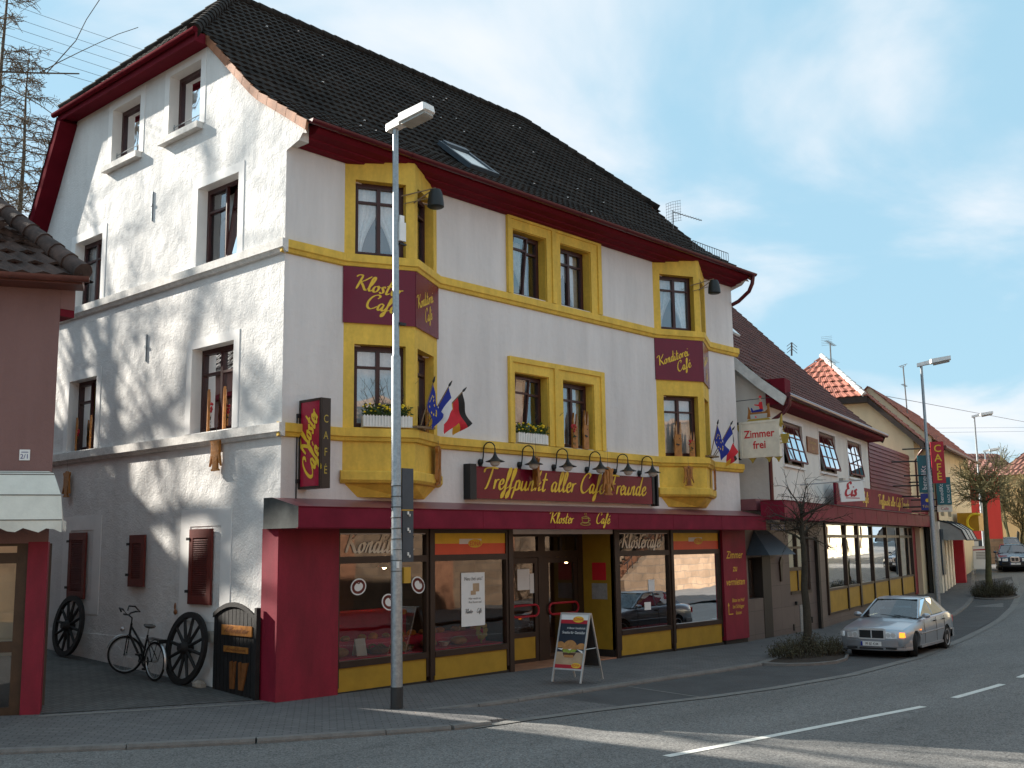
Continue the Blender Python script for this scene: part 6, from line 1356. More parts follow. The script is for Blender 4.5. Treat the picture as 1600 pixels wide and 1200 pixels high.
# ground floor: tiled part, windows, glazed front, canopy
AH = [(.28, 1.78, .95, 2.06), (3.22, 4.86, 1.0, 2.78)]
mb = MB(); wallmesh(mb, FAx, [(0, -.5), (5.75, -.5), (5.75, 3.2), (0, 3.2)], AH, .35); obj('tiled_wall', mb, 'grey_wall_tile', o)
mb = MB(); mb.fbox(FAx, .28, 1.22, .95, 1.03, -.34, -.26); mb.fbox(FAx, .28, .36, 1.03, 2.06, -.34, -.28); mb.fbox(FAx, 1.14, 1.22, 1.03, 2.06, -.34, -.28); mb.fbox(FAx, .36, 1.14, 1.98, 2.06, -.34, -.28); q = obj('window', mb, 'shop_brown', o)
g = MB(); g.quad(FAx.p(.36, 1.03, -.31), FAx.p(1.14, 1.03, -.31), FAx.p(1.14, 1.98, -.31), FAx.p(.36, 1.98, -.31)); obj('pane', g, 'wing_glass', q); g = MB(); curtain(g, FAx, .36, 1.14, 1.03, 1.98, -.5, 'half', 0); obj('curtain', g, 'curtain_net', q)
mb = MB(); mb.fbox(FAx, 1.22, 1.80, -.3, 2.10, -.30, .012); obj('dark_pilaster', mb, 'shop_plinth', o)
mb = MB(); mb.fbox(FAx, 5.3, 5.46, -.4, 2.6, 0, .10); obj('dark_pilaster', mb, 'shop_plinth', o)
mb = MB(); mb.add([FAx.p(.15, 2.12, .02), FAx.p(2.3, 2.12, .02), FAx.p(2.2, 2.12, .62), FAx.p(.3, 2.12, .62), FAx.p(.75, 2.80, .02), FAx.p(1.7, 2.80, .02)], [(0, 1, 2, 3), (3, 2, 5, 4), (0, 3, 4), (1, 5, 2)]); obj('vent_hood', mb, 'blue_grey_sheet', o)
mb = MB(); mb.fbox(FAx, 3.22, 4.86, 1.62, 1.72, -.2, -.05); mb.fbox(FAx, 3.22, 4.86, .94, 1.03, -.2, .02); mb.fbox(FAx, 4.0, 4.07, 1.03, 2.78, -.2, -.06); mb.fbox(FAx, 3.22, 3.3, 1.03, 2.78, -.2, -.06); mb.fbox(FAx, 4.78, 4.86, 1.03, 2.78, -.2, -.06); mb.fbox(FAx, 3.3, 4.78, 2.70, 2.78, -.2, -.06); mb.fbox(FAx, 3.3, 4.78, 2.26, 2.33, -.2, -.06); q = obj('window', mb, 'shop_brown', o)
g = MB(); g.quad(FAx.p(3.25, 1.7, -.12), FAx.p(4.83, 1.7, -.12), FAx.p(4.83, 2.75, -.12), FAx.p(3.25, 2.75, -.12)); obj('pane', g, 'wing_glass', q)
for a, b in ((3.3, 4.0), (4.07, 4.78)): g = MB(); g.fbox(FAx, a, b, 1.03, 1.62, -.16, -.09); obj('panel', g, 'yellow_panel', q)
mb = MB(); mb.fbox(FAx, 3.85, 4.5, -.2, .62, .0, .012); obj('grey_hatch', mb, 'galvanised', o)
mb = MB(); mb.fbox(FAx, 3.5, 3.6, .64, .74, .0, .06); mb.fbox(FAx, 3.28, 3.34, -.08, .1, .0, .03); mb.fbox(FAx, 4.75, 4.81, .05, .23, .0, .03); obj('wall_fitting', mb, 'black_iron', o)
mb = MB(); mb.quad(FAx.p(5.7, -.5, 0), FW_.p(6.3, -.5, 0), FW_.p(6.3, 3.2, 0), FAx.p(5.7, 3.2, 0)); obj('tiled_return', mb, 'grey_wall_tile', o)
mb = MB(); mb.fbox(FW_, 6.3, 26, -.7, .16, -.10, .0); obj('plinth', mb, 'grey_wall_tile', o)
MU = [6.45, 9.2, 11.2, 13.6, 16.4, 19.2, 22.2]
fr = MB(); pn = MB()
for i, u in enumerate(MU + [23.6]): fr.fbox(FW_, u - .06 - (.06 if i == 2 else 0), u + .06 + (.06 if i == 2 else 0), .16, 3.1, -.08, .05)
for a, b in zip(MU, MU[1:]):
    a += .13 if a == 11.2 else .06; b -= .13 if b == 11.2 else .06
    fr.fbox(FW_, a, b, .16, .22, -.06, .03); fr.fbox(FW_, a, b, .90, .98, -.06, .03); fr.fbox(FW_, a, b, 2.58, 2.68, -.06, .03); fr.fbox(FW_, a, b, 3.0, 3.1, -.06, .03)
obj('glazing_frame', fr, 'shop_brown', o)
for a, b in zip(MU, MU[1:]):
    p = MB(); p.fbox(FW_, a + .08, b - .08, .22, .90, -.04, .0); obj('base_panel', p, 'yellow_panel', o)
    g = MB(); g.quad(FW_.p(a + .05, .95, -.02), FW_.p(b - .05, .95, -.02), FW_.p(b - .05, 2.62, -.02), FW_.p(a + .05, 2.62, -.02)); g.quad(FW_.p(a + .05, 2.65, -.02), FW_.p(b - .05, 2.65, -.02), FW_.p(b - .05, 3.05, -.02), FW_.p(a + .05, 3.05, -.02)); obj('glazing', g, 'wing_glass', o)
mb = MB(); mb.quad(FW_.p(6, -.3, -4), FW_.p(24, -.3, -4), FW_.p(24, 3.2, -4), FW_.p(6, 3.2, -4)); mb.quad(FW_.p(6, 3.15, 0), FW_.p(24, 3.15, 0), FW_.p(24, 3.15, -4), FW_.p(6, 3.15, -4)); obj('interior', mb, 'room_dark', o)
mb = MB(); mb.fbox(FW_, 22.3, 23.4, .1, 3.05, -.06, .04); obj('crimson_pillar', mb, 'crimson_paint', o)
mb = MB(); mb.fbox(FW_, -.3, 23.9, 3.06, 3.54, -.02, .62); c_ = obj('canopy', mb, 'canopy_sheet', o)
mb = MB(); mb.fbox(FW_, -.3, 23.9, 3.545, 3.57, -.02, .64); obj('canopy_edge', mb, 'burgundy_eave', c_)
mb = MB(); mb.fbox(FW_, 6.4, 24.2, 3.58, 3.60, .0, .45); obj('canopy_flashing', mb, 'verge_white', c_)
mb = MB()
for k in range(1, 12): mb.fbox(FW_, -.3 + 2 * k, -.292 + 2 * k, 3.06, 3.54, .62, .623)
obj('canopy_seam', mb, 'burgundy_eave', c_)
mb = MB(); mb.box(15.02, 16.2, -.45, .3, 3.32, 3.62); obj('roof_apron', mb, 'canopy_top_sheet', o)
# red boarded terrace screen
mb = MB(); RC = F(W0, WE, WN)
for k in range(12): z = 4.38 + .16 * k; mb.add([RC.p(u, zz, d) for u in (14.02, 22.9) for zz, d in ((z, .05), (z + .155, .015), (z + .155, -.02), (z, -.02))], [(0, 1, 5, 4), (1, 2, 6, 5), (2, 3, 7, 6), (3, 0, 4, 7), (0, 1, 2, 3), (4, 5, 6, 7)])
obj('terrace_screen', mb, 'red_cladding', o)
mb = MB(); mb.fbox(RC, 14.0, 22.9, 3.5, 4.37, -.2, -.02); obj('terrace_wall', mb, 'stucco_wing', o)
# signs on the wing
t = thing('restaurant_sign', 'long dull red sign board with yellow writing on the wing canopy', 'sign', FW_.p(15, 3.62, .1)); mb = MB(); mb.fbox(FW_, 6.68, 25.0, 3.64, 4.34, .30, .38); obj('panel', mb, 'canopy_sheet', t)
mb = MB(); txt = 'Kloster Café'; script(mb, 'Kloster', FW_.p(7.6, 3.82, .382), WE, Z, WN, .38, .10, .2, 1.7); script(mb, 'Café', FW_.p(10.6, 3.82, .382), WE, Z, WN, .38, .10, .2, 1.7); script(mb, 'Treffpunkt aller Café Freunde', FW_.p(13.4, 3.82, .382), WE, Z, WN, .38, .10, .2, 1.7); obj('lettering', mb, 'sign_yellow', t)
t = thing('ice_cream_flag', 'white hanging sign with red Eis lettering over the wing canopy', 'sign', FW_.p(6, 3.6, 1)); cS = FW_.p(5.9, 0, 1.05); xd = Vector((.88, -.22, 0)).normalized(); nd = Vector((xd.y, -xd.x, 0)); fe = F(cS - xd * .62, xd, nd)
mb = MB(); mb.prism(fe, [(.08, 3.66), (1.22, 3.72), (1.16, 4.34), (.0, 4.26)], -.015, .015); obj('panel', mb, 'white_paper', t); mb = MB(); script(mb, 'Eis', fe.p(.26, 3.86, .017), xd, Z, nd, .42, .16, .2, 1.3); mb.fbox(fe, .3, .95, 3.78, 3.805, .016, .019); obj('lettering', mb, 'deep_red', t)
mb = MB(); mb.tube([fe.p(-2.4, 4.10, 0), fe.p(1.2, 4.38, 0)], .018, 6); obj('rod', mb, 'galvanised', t)
t = thing('room_sign', 'cream Zimmer frei sign hanging from a bracket at the end of the café', 'sign', (15.25, -.6, 4.72)); FZ = F((15.22, 0, 0), (0, -1, 0), (-1, 0, 0))
mb = MB(); mb.fbox(FZ, -.02, 1.12, 4.76, 5.70, -.05, .03); obj('board', mb, 'sign_ivory', t)
mb = MB()
for a, b, c, d in ((-.05, .02, 4.73, 5.73), (1.08, 1.15, 4.73, 5.73), (.02, 1.08, 4.73, 4.79), (.02, 1.08, 5.67, 5.73)): mb.fbox(FZ, a, b, c, d, -.06, .045)
obj('frame', mb, 'sign_ivory', t)
mb = MB(); font(mb, 'Zimmer', FZ.p(.55, 5.28, .032), FZ.x, Z, FZ.n, .29, .022, 0, 'CENTER', .96); font(mb, 'frei', FZ.p(.55, 4.98, .032), FZ.x, Z, FZ.n, .29, .022, 0, 'CENTER', 1.0); obj('lettering', mb, 'bright_red', t)
mb = MB()
for x, z, s_ in ((1.08, 4.72, -1), (.3, 4.73, -1), (.8, 4.73, -1)): mb.prism(FZ, [(x - .12, z), (x + .12, z), (x + .05, z + .05 * s_), (x, z + .14 * s_), (x - .05, z + .05 * s_)], -.03, .02)
for z0, z1 in ((5.66, 5.44), (4.78, 5.0)): mb.prism(FZ, [(-.06, z0), (-.24, z0), (-.20, (z0 * 2 + z1) / 3), (-.10, (z0 + z1 * 2) / 3), (-.06, z1)], -.03, .02)
mb.prism(FZ, [(1.16, 5.55), (1.2, 5.78), (1.24, 5.86), (1.24, 5.6), (1.2, 5.5)], -.03, .02); mb.prism(FZ, [(.18, 5.735), (.92, 5.735), (.84, 5.79), (.26, 5.79)], -.03, .02); obj('scroll', mb, 'sign_gold', t)
mb = MB(); mb.fbox(FZ, -.30, -.05, 5.67, 5.74, -.03, .02); mb.fbox(FZ, -.28, -.05, 4.70, 4.77, -.03, .02); mb.tube([FZ.p(-.2, 6.33, 0), FZ.p(.95, 6.33, 0)], .01, 5); obj('bracket', mb, 'black_iron', t)
mb = MB()                                # cut-out of a bedstead over the board
mb.prism(FZ, [(.20, 5.80), (.30, 5.80), (.28, 5.95), (.32, 6.0), (.24, 6.14), (.24, 6.0)], -.012, .012); mb.prism(FZ, [(.80, 5.80), (.9, 5.80), (.88, 6.18), (.82, 6.16), (.82, 6.02), (.76, 5.98), (.82, 5.92)], -.012, .012); mb.fbox(FZ, .28, .82, 5.92, 5.97, -.012, .012); obj('bedstead', mb, 'carved_wood', t)
mb = MB(); mb.prism(FZ, [(.34, 5.99), (.36, 5.97), (.64, 5.97), (.72, 6.0), (.66, 6.05), (.40, 6.02), (.36, 6.10), (.33, 6.09)], .013, .02); obj('figure_trousers', mb, 'flag_blue', t)
mb = MB(); mb.prism(FZ, [(.60, 6.04), (.70, 6.02), (.68, 6.24), (.60, 6.24), (.57, 6.17), (.44, 6.19), (.44, 6.16), (.58, 6.12)], .013, .02); mb.ball(FZ.p(.46, 5.84, .0), .05, .012, .03, 8, 5); mb.prism(FZ, [(.58, 6.35), (.68, 6.35), (.66, 6.41), (.60, 6.41)], .013, .02); obj('figure_coat', mb, 'bright_red', t)
mb = MB(); mb.ball(FZ.p(.63, 6.30, .016), .045, .012, .055, 10, 6); obj('figure_face', mb, 'skin', t)
mb = MB(); mb.prism(FZ, [(1.22, 5.10), (1.38, 5.10), (1.42, 5.32), (1.18, 5.32)], -.02, .02); mb.fbox(FZ, 1.16, 1.42, 5.07, 5.095, -.02, .02); mb.torus(FZ.p(1.17, 5.22, 0), FZ.n, .045, .012, 12, 5); mb.tube([FZ.p(1.28, 5.36, 0), FZ.p(1.24, 5.44, 0), FZ.p(1.32, 5.5, 0), FZ.p(1.26, 5.6, 0), FZ.p(1.2, 5.66, 0)], .012, 5); obj('hanging_cup', mb, 'sign_gold', t)
t = thing('wall_plaque', 'small dark wooden plaque between the leaded windows of the wing', 'sign', FW_.p(5.5, 5.1, 0)); mb = MB(); mb.fbox(FW_, 4.75, 6.05, 5.22, 5.70, .01, .05); obj('board', mb, 'carved_wood_dark', t); mb = MB(); font(mb, 'Zum Kloster', FW_.p(5.4, 5.50, .052), WE, Z, WN, .13, .0, 0, 'CENTER', 1.2); font(mb, 'Café', FW_.p(5.4, 5.32, .052), WE, Z, WN, .13, .0, 0, 'CENTER', 1.2); obj('lettering', mb, 'sign_gold', t)
mb = MB(); mb.fbox(FW_, 8.9, 9.25, 4.35, 4.6, .0, .14); solo('wall_lamp', mb, 'lamp_under', 'small square floodlight on the white wing wall', 'lamp', FW_.p(9.1, 4.35, 0))
mb = MB(); mb.T = Matrix.Translation((15.75, -.45, 3.12)) @ Matrix.Rotation(R(-35), 4, 'Z') @ Matrix.Rotation(R(18), 4, 'Y'); mb.box(-.25, .25, -.10, .10, -.05, .05); solo('floodlight', mb, 'lamp_white', 'white flat floodlight under the end of the wing canopy', 'lamp', (15.75, -.45, 3.1))
t = thing('street_name_sign', 'small dark street name plate reading Klosterstraße on the grey tiled wall', 'sign', FAx.p(2.5, 2.6, 0)); mb = MB(); mb.fbox(FAx, 1.95, 3.0, 2.80, 2.97, .0, .02); obj('plate', mb, 'blue_sign', t); mb = MB(); font(mb, 'Klosterstraße', FAx.p(2.475, 2.845, .022), AE, Z, FAx.n, .125, .004, 0, 'CENTER', 1.1); obj('lettering', mb, 'white_paper', t)
mb = MB(); mb.prism(FAx, [(2.45, 1.35), (2.55, 1.35), (2.58, 1.7), (2.68, 1.95), (2.55, 2.05), (2.42, 1.9), (2.44, 1.6)], .0, .05); solo('wall_ornament', mb, 'shop_brown', 'dark drooping ornament hung on the grey tiled wall', 'ornament', FAx.p(2.5, 1.35, .02))
# ---------------------------------------------------------------- the two cream gabled houses further along the street
def cream_house(u0, u1, vc, half, ze, zr, lab, hip, mat, extra=0):
    t = thing('cream_house', lab, 'building', W0 + WE * u0 - WN * vc, 'cream houses along the street'); g0 = F(W0 + WE * u0, -WN, -WE); g1 = F(W0 + WE * u1, -WN, WE); a, b = vc - half, vc + half; k = (zr - ze) / half
    zc = zr - 2.4 if hip else zr; w_ = (zr - zc) / k
    out_ = [(a, -.6), (b, -.6), (b, ze), (vc + w_, zc), (vc - w_, zc), (a, ze)] if hip else [(a, -.6), (b, -.6), (b, ze), (vc, zr), (a, ze)]
    mb = MB(); wallmesh(mb, g0, out_, [], .1); wallmesh(mb, g1, [(a, -.6), (b, -.6), (b, ze), (vc, zr), (a, ze)], [], .1)
    fr_ = F(W0 - WN * a, WE, WN); wh = [(u0 + 1.2, u0 + 2.3, 3.6, 4.9), (u0 + 3.6, u0 + 4.7, 3.6, 4.9)] if u1 - u0 > 5 else []
    wallmesh(mb, fr_, [(u0, -.6), (u1, -.6), (u1, ze), (u0, ze)], wh, .2); obj('wall', mb, mat, t)
    for h in wh: window(t, fr_, *h, .16, 'full')
    def PC(u, h, z): return W0 + WE * u - WN * (a - .55 + h) + Z * z
    pr = [(0, ze - .45), (half + .55, zr)]
    mb = MB(); tile_roof(mb, PC, pr, lambda z: (u0 - (.35 if hip else .08) if (z < zc or not hip) else u0 - .35 + (z - zc) * .95, u1 + (.05 if hip else .3)), .36, .30, .02, .04); obj('front_roof', mb, 'red_roof_tile', t)
    def PB(u, h, z): return W0 + WE * u - WN * (b + .55 - h) + Z * z
    mb = MB(); mb.quad(PB(u0 - .35, 0, ze - .45), PB(u1 + .3, 0, ze - .45), PB(u1 + .3, half + .55, zr), PB(u0 + (2.5 if hip else -.35), half + .55, zr), PB(u0 - .35, (half + .55) * (zc - ze) / (zr - ze), zc)); obj('rear_roof', mb, 'red_roof_tile', t)
    mb = MB()
    for s_ in ((-1, 1) if hip else ()):
        p0, p1 = Vector((vc + s_ * (half + .5), ze - .40)), Vector((vc + s_ * w_, zc)); d = (p1 - p0).normalized(); nn = Vector((-d.y, d.x)) * (-s_)
        q = [(p0.x, p0.y - .02), (p1.x, p1.y - .02), (p1.x, p1.y - .30), (p0.x, p0.y - .34)]; mb.prism(g0, q, .0, .36)
    if hip: obj('barge_board', mb, 'dark_verge', t)
    if hip:
        def PHh(v, h, z): return W0 + WE * (u0 - .45 + h) - WN * v + Z * z
        mb = MB(); tile_roof(mb, PHh, [(0, zc - .05), (2.3, zr)], lambda z: (vc - w_ - .1 + (z - zc) * (w_ + .1) / 2.4, vc + w_ + .1 - (z - zc) * (w_ + .1) / 2.4), .40, .34, .03, .05); obj('half_hip_roof', mb, 'red_roof_tile', t)
        mb = MB(); mb.prism(g0, [(vc - w_ - .1, zc - .02), (vc + w_ + .1, zc - .02), (vc + w_ + .1, zc - .34), (vc - w_ - .1, zc - .34)], 0, .42); obj('half_hip_eave', mb, 'dark_verge', t)
        mb = MB(); ridge_caps(mb, PHh(vc - w_, 0, zc + .04), PHh(vc, 2.3, zr + .06), .12, .4); ridge_caps(mb, PHh(vc, 2.3, zr + .05), PC(u1, half + .55, zr + .05), .12, .4); obj('ridge_tile', mb, 'verge_white', t, smooth=True)
    mb = MB(); mb.tube([PC(u0 - .35, -.06, ze - .45), PC(u1 + .3, -.06, ze - .45)], .08, 8); mb.tube([PC(u0 - .3, -.06, ze - .5), PC(u0 - .2, .3, ze - .9), PC(u0 - .1, .5, ze - 1.2), PC(u0 - .1, .5, 3)], .05, 8); obj('gutter', mb, 'copper_gutter', t)
    return t
c1 = cream_house(23.0, 24.9, 4.1, 4.35, 7.25, 11.6, 'cream house with half-hipped red tile roof just beyond the wing', True, 'stucco_cream')
c2 = cream_house(25.0, 38.0, 1.95, 2.7, 7.2, 9.9, 'plain cream gabled house standing behind the half-hipped one', False, 'stucco_cream')
o = thing('shop_awning', 'grey striped shop awning over the pavement beyond the wing', 'awning', FW_.p(26.5, 2.6, .5)); mb = MB(); FX = F(W0 + WN * .85, WE, WN); pf = [(0, 3.35), (.5, 3.2), (.95, 2.9), (1.15, 2.45)]
for (a, z0), (b, z1) in zip(pf, pf[1:]): mb.quad(FX.p(24.6, z0, a), FX.p(28.4, z0, a), FX.p(28.4, z1, b), FX.p(24.6, z1, b))
mb.quad(*[FX.p(24.6, z, d) for d, z in pf], FX.p(24.6, 2.45, 0)); obj('canvas', mb, 'striped_grey', o)
mb = MB()
for k in (0, 1.3, 2.6, 3.8): mb.tube([FX.p(24.6 + k, z + .01, d) for d, z in pf], .035, 6)
mb.tube([FX.p(24.6, 2.45, 1.15), FX.p(28.4, 2.45, 1.15)], .03, 6); obj('rib', mb, 'black_iron', o)
o = thing('corner_shop', 'shop front with cream piers under the grey awning', 'shop', FX.p(26, 0, 0))
for k in range(5): mb = MB(); mb.fbox(FX, 23.95 + k * .95, 24.35 + k * .95, -.3, 3.3, -.3, .08); obj('pier', mb, 'sign_ivory', o)
mb = MB(); mb.fbox(FX, 24, 30, -.3, 3.3, -.5, -.35); obj('glazing', mb, 'shop_plinth', o)
mb = MB(); mb.fbox(FX, 28.9, 29.3, -.2, 2.9, -.2, .45); solo('red_pier', mb, 'deep_red', 'square red pier past the grey awning', 'pier', FX.p(29.4, 0, .3))
mb = MB(); mb.fbox(FX, 24.0, 24.7, .9, 2.95, .1, .16); solo('display_board', mb, 'blue_grey_sheet', 'upright blue-grey display board beside the second lamp post', 'sign', FX.p(24.3, .9, .1))
mb = MB(); mb.fbox(FX, 30.2, 32.2, 2.9, 3.8, .1, 1.1); solo('parcel_awning', mb, 'parcel_yellow', 'ochre yellow box awning with a pale crescent beyond the red pier', 'awning', FX.p(32, 2.9, .6))
mb = MB(); mb.torus(FX.p(30.0, 3.3, 1.0), WE, .42, .06, 20, 6, 2.0, 5.2); solo('crescent_sign', mb, 'flower_yellow', 'pale yellow crescent sign in front of the ochre awning', 'sign', FX.p(30, 2.9, 1.0))
# vertical signs
def vsign(p, w_, h_, d_, mt, lab, parts, nm='vertical_sign'):
    t = thing(nm, lab, 'sign', p); f = F(p, Vector((.42, -.90, 0)), Vector((-.90, -.42, 0))); mb = MB(); mb.fbox(f, 0, w_, 0, h_, -d_, 0); obj('box', mb, mt, t)
    for txt, x, z, s_, rot, m_, bold in parts:
        mb = MB(); xd, yd = (f.x, Z) if not rot else (Z, -f.x)
        font(mb, txt, f.p(x, z, .003), xd, yd, f.n, s_, bold, 0, 'CENTER' if not rot else 'LEFT'); obj('lettering', mb, m_, t)
    mb = MB(); mb.tube([f.p(-1.1, h_ * .85, -.1), f.p(0, h_ * .85, -.1)], .03, 6); mb.tube([f.p(-1.1, h_ * .2, -.1), f.p(0, h_ * .2, -.1)], .03, 6); obj('bracket', mb, 'black_iron', t)
CZ = at(1458, 755, 44); vsign(CZ, .50, 1.70, .2, 'deep_red', 'tall crimson CAFÉ sign in yellow capitals beside the second lamp post', [(c, .26, 1.28 - .385 * i, .42, 0, 'sign_yellow', .01) for i, c in enumerate('CAFÉ')])
CZ = at(1437, 770, 44.5); vsign(CZ, .56, 1.55, .2, 'teal_sign', 'tall teal benediKt sign left of the second lamp post', [('benediKt', .30, .12, .27, 1, 'white_paper', .0), ('BACK CAFÉ', .52, .10, .17, 1, 'white_paper', .0)])
CZ = at(1440, 797, 44.3); vsign(CZ, .50, .68, .2, 'blue_sign', 'dark blue Tchibo sign with a yellow bean below the teal sign', [('Tchibo', .25, .10, .15, 0, 'sign_yellow', .006), ('●', .25, .32, .2, 0, 'sign_yellow', .0)])
CZ = at(1465, 789, 46); vsign(CZ, .58, 1.18, .2, 'teal_sign', 'teal benediKt sign under the crimson CAFÉ sign', [('benediKt', .26, .08, .22, 1, 'white_paper', .0), ('BACK CAFÉ', .52, .08, .15, 1, 'white_paper', .0)])
CZ = at(1465, 800, 46); vsign(CZ, .60, .28, .2, 'sign_ivory', 'cream sign with red writing hanging below the teal signs', [('Café', .30, .08, .17, 0, 'deep_red', .0)])
# ---------------------------------------------------------------- trees and shrubs
def branch_tree(tm, cm, base, h, r0, rn, levels=4, spread=.55, first=.35, kids=(5, 4, 4, 3), ratio=.62, droop=0.0, upb=.25, tw=.006, lean=(0, 0), gnarl=.12, thick=.6):
    def grow(p, d, l, r, lev):
        n = 5; pts = [p]; rs = [r]
        for i in range(n):
            d = (d + Vector((rn.gauss(0, gnarl), rn.gauss(0, gnarl), rn.gauss(0, gnarl) + upb * .12 - droop * .12))).normalized(); pts.append(pts[-1] + d * (l / n)); rs.append(max(tw, r * (1 - .55 * (i + 1) / n)))
        (tm if lev == 0 else cm).tube(pts, rs, 7 if lev == 0 else (5 if lev < 2 else 3), lev < 2)
        if lev >= levels: return
        k = kids[min(lev, len(kids) - 1)]
        for j in range(k):
            t = first + (1 - first) * (j + rn.random()) / k if lev == 0 else .25 + .75 * (j + rn.random()) / k
            q = min(n - 1, int(t * n)); pp = pts[q].lerp(pts[q + 1], t * n - q); dd = (pts[q + 1] - pts[q]).normalized()
            a = rn.uniform(0, 2 * math.pi); e = dd.orthogonal().normalized(); e = Quaternion(dd, a) @ e
            nd = (dd * math.cos(spread * rn.uniform(.8, 1.4)) + e * math.sin(spread * rn.uniform(.8, 1.4)) + Z * upb * .5).normalized()
            grow(pp, nd, l * ratio * rn.uniform(.75, 1.15), max(tw, rs[q] * thick), lev + 1)
    grow(Vector(base), Vector((lean[0], lean[1], 1)).normalized(), h, r0, 0)
def bare_tree(name, lab, base, h, r0, seed, mats, group=None, **kw):
    o = thing(name, lab, 'tree', base, group); tm, cm = MB(), MB(); branch_tree(tm, cm, base, h, r0, random.Random(seed), **kw); obj('trunk', tm, mats[0], o, smooth=True); obj('crown', cm, mats[1], o); return o
# two bare street trees with clipped round heads
def round_tree(lab, base, zc, rad, r0, seed, mats, ntw, tw, flat=1.0, lean=0.03):
    o = thing('street_tree', lab, 'tree', base, 'bare street trees'); tm, cm = MB(), MB(); rn = random.Random(seed); b = Vector(base); c = Vector((b.x + lean * 6, b.y, zc)); hd_ = c - Z * rad * .35
    pts = [b.lerp(hd_, t) + Vector((rn.gauss(0, .03), rn.gauss(0, .03), 0)) * (t > 0) for t in [0, .2, .4, .6, .8, 1]]; tm.tube(pts, [r0 * (1.25 - .5 * i / 5) for i in range(6)], 10)
    tm.tube([hd_, c + Z * rad * .6], [r0 * .75, r0 * .3], 8)
    for k in range(15):
        a = 2 * math.pi * k / 15 * 2.39; el = R(rn.uniform(-12, 70)); d = Vector((math.cos(a) * math.cos(el), math.sin(a) * math.cos(el), math.sin(el) * flat)); s0 = hd_.lerp(c + Z * rad * .4, rn.random()); l = rad * rn.uniform(.65, .9); p = [s0]
        for j in range(5): d = (d + Vector((rn.gauss(0, .2), rn.gauss(0, .2), rn.gauss(0, .16)))).normalized(); p.append(p[-1] + d * l / 5)
        tm.tube(p, [r0 * .38 * (1 - .16 * j) for j in range(6)], 6)
        for m in range(ntw):
            q = rn.randint(1, 4); s1 = p[q].lerp(p[q + 1], rn.random()); dd = (p[q + 1] - p[q]).normalized(); pp = [s1]; ll = rad * rn.uniform(.25, .7)
            dd = (dd * .7 + Vector((rn.gauss(0, .7), rn.gauss(0, .7), rn.gauss(.15, .55)))).normalized()
            for j in range(3): dd = (dd + Vector((rn.gauss(0, .22), rn.gauss(0, .22), rn.gauss(.03, .22)))).normalized(); pp.append(pp[-1] + dd * ll / 3)
            cm.tube(pp, [tw * 2, tw * 1.6, tw * 1.2, tw], 3, False)
            for z_ in range(3):
                s2 = pp[1].lerp(pp[3], rn.random()); d2 = (dd + Vector((rn.gauss(0, .7), rn.gauss(0, .7), rn.gauss(0, .6)))).normalized(); cm.tube([s2, s2 + d2 * rad * rn.uniform(.12, .3)], [tw, tw * .7], 3, False)
    obj('trunk', tm, mats[0], o, smooth=True); obj('crown', cm, mats[1], o); return o
T1 = Vector((12.9, -2.75, gz(12.9) - .02)); round_tree('bare dark street tree in the kerbed bed in front of the wing', T1, 2.78, 1.02, .088, 5, ('bark_dark', 'twig_dark'), 8, .0042)
_t = at(1548, 936, 46.5); T2 = Vector((_t.x, _t.y, gz(_t.x) - .02)); round_tree('bare olive street tree in the second kerbed bed, further up the street', T2, 4.35, 1.42, .12, 9, ('bark_moss', 'twig_olive'), 26, .009)
def kerb_bed(lab, pts, hh, lab2, sx, sy, c, seed, n):
    o = thing('planting_bed', lab, 'planter', (c[0], c[1], gz(c[0]) - .1), 'kerbed tree beds'); mb = MB(); m = len(pts); P = [Vector((x, y, gz(x))) for x, y in pts]; cen = sum(P, Vector()) / m
    mb.add([p + Z * .0 for p in P] + [p.lerp(cen, .08) + Z * .0 for p in P] + [p - Z * .14 for p in P] + [p.lerp(cen, .08) - Z * .06 for p in P], [(i, (i + 1) % m, m + (i + 1) % m, m + i) for i in range(m)] + [(i, (i + 1) % m, 2 * m + (i + 1) % m, 2 * m + i) for i in range(m)] + [(m + i, m + (i + 1) % m, 3 * m + (i + 1) % m, 3 * m + i) for i in range(m)]); obj('kerb_ring', mb, 'kerb_stone', o)
    mb = MB(); mb.add([p.lerp(cen, .07) - Z * .025 for p in P] + [cen + Z * .05], [(i, (i + 1) % m, m) for i in range(m)]); obj('soil', mb, 'soil', o)
    s_ = thing('low_shrub', lab2, 'shrub', (c[0], c[1], gz(c[0])), 'low shrubs in the tree beds'); tw, lf = MB(), MB(); rn = random.Random(seed)
    for k in range(n):
        a = rn.uniform(0, 2 * math.pi); r_ = math.sqrt(rn.random()); x, y = c[0] + sx * r_ * math.cos(a), c[1] + sy * r_ * math.sin(a); h = hh * (1 - .45 * r_ * r_) * rn.uniform(.45, 1.25); p = Vector((x, y, gz(x) - .02)); d = Vector((rn.gauss(0, .22) + .25 * math.cos(a) * r_, rn.gauss(0, .22) + .25 * math.sin(a) * r_, 1)); q = p + d * h
        tw.tube([p, p.lerp(q, .5) + Vector((rn.gauss(0, .03), rn.gauss(0, .03), 0)), q], [.007, .005, .003], 3, False)
        for j in range(7):
            t = p.lerp(q, rn.uniform(.3, 1.02)) + Vector((rn.gauss(0, .05), rn.gauss(0, .05), rn.gauss(0, .03))); e = Vector((rn.gauss(0, 1), rn.gauss(0, 1), rn.gauss(0, 1))).normalized() * .028; g = e.orthogonal().normalized() * .013; lf.quad(t - e, t + g, t + e, t - g)
    obj('stems', tw, 'shrub_twig', s_); obj('foliage', lf, 'shrub_leaf', s_)
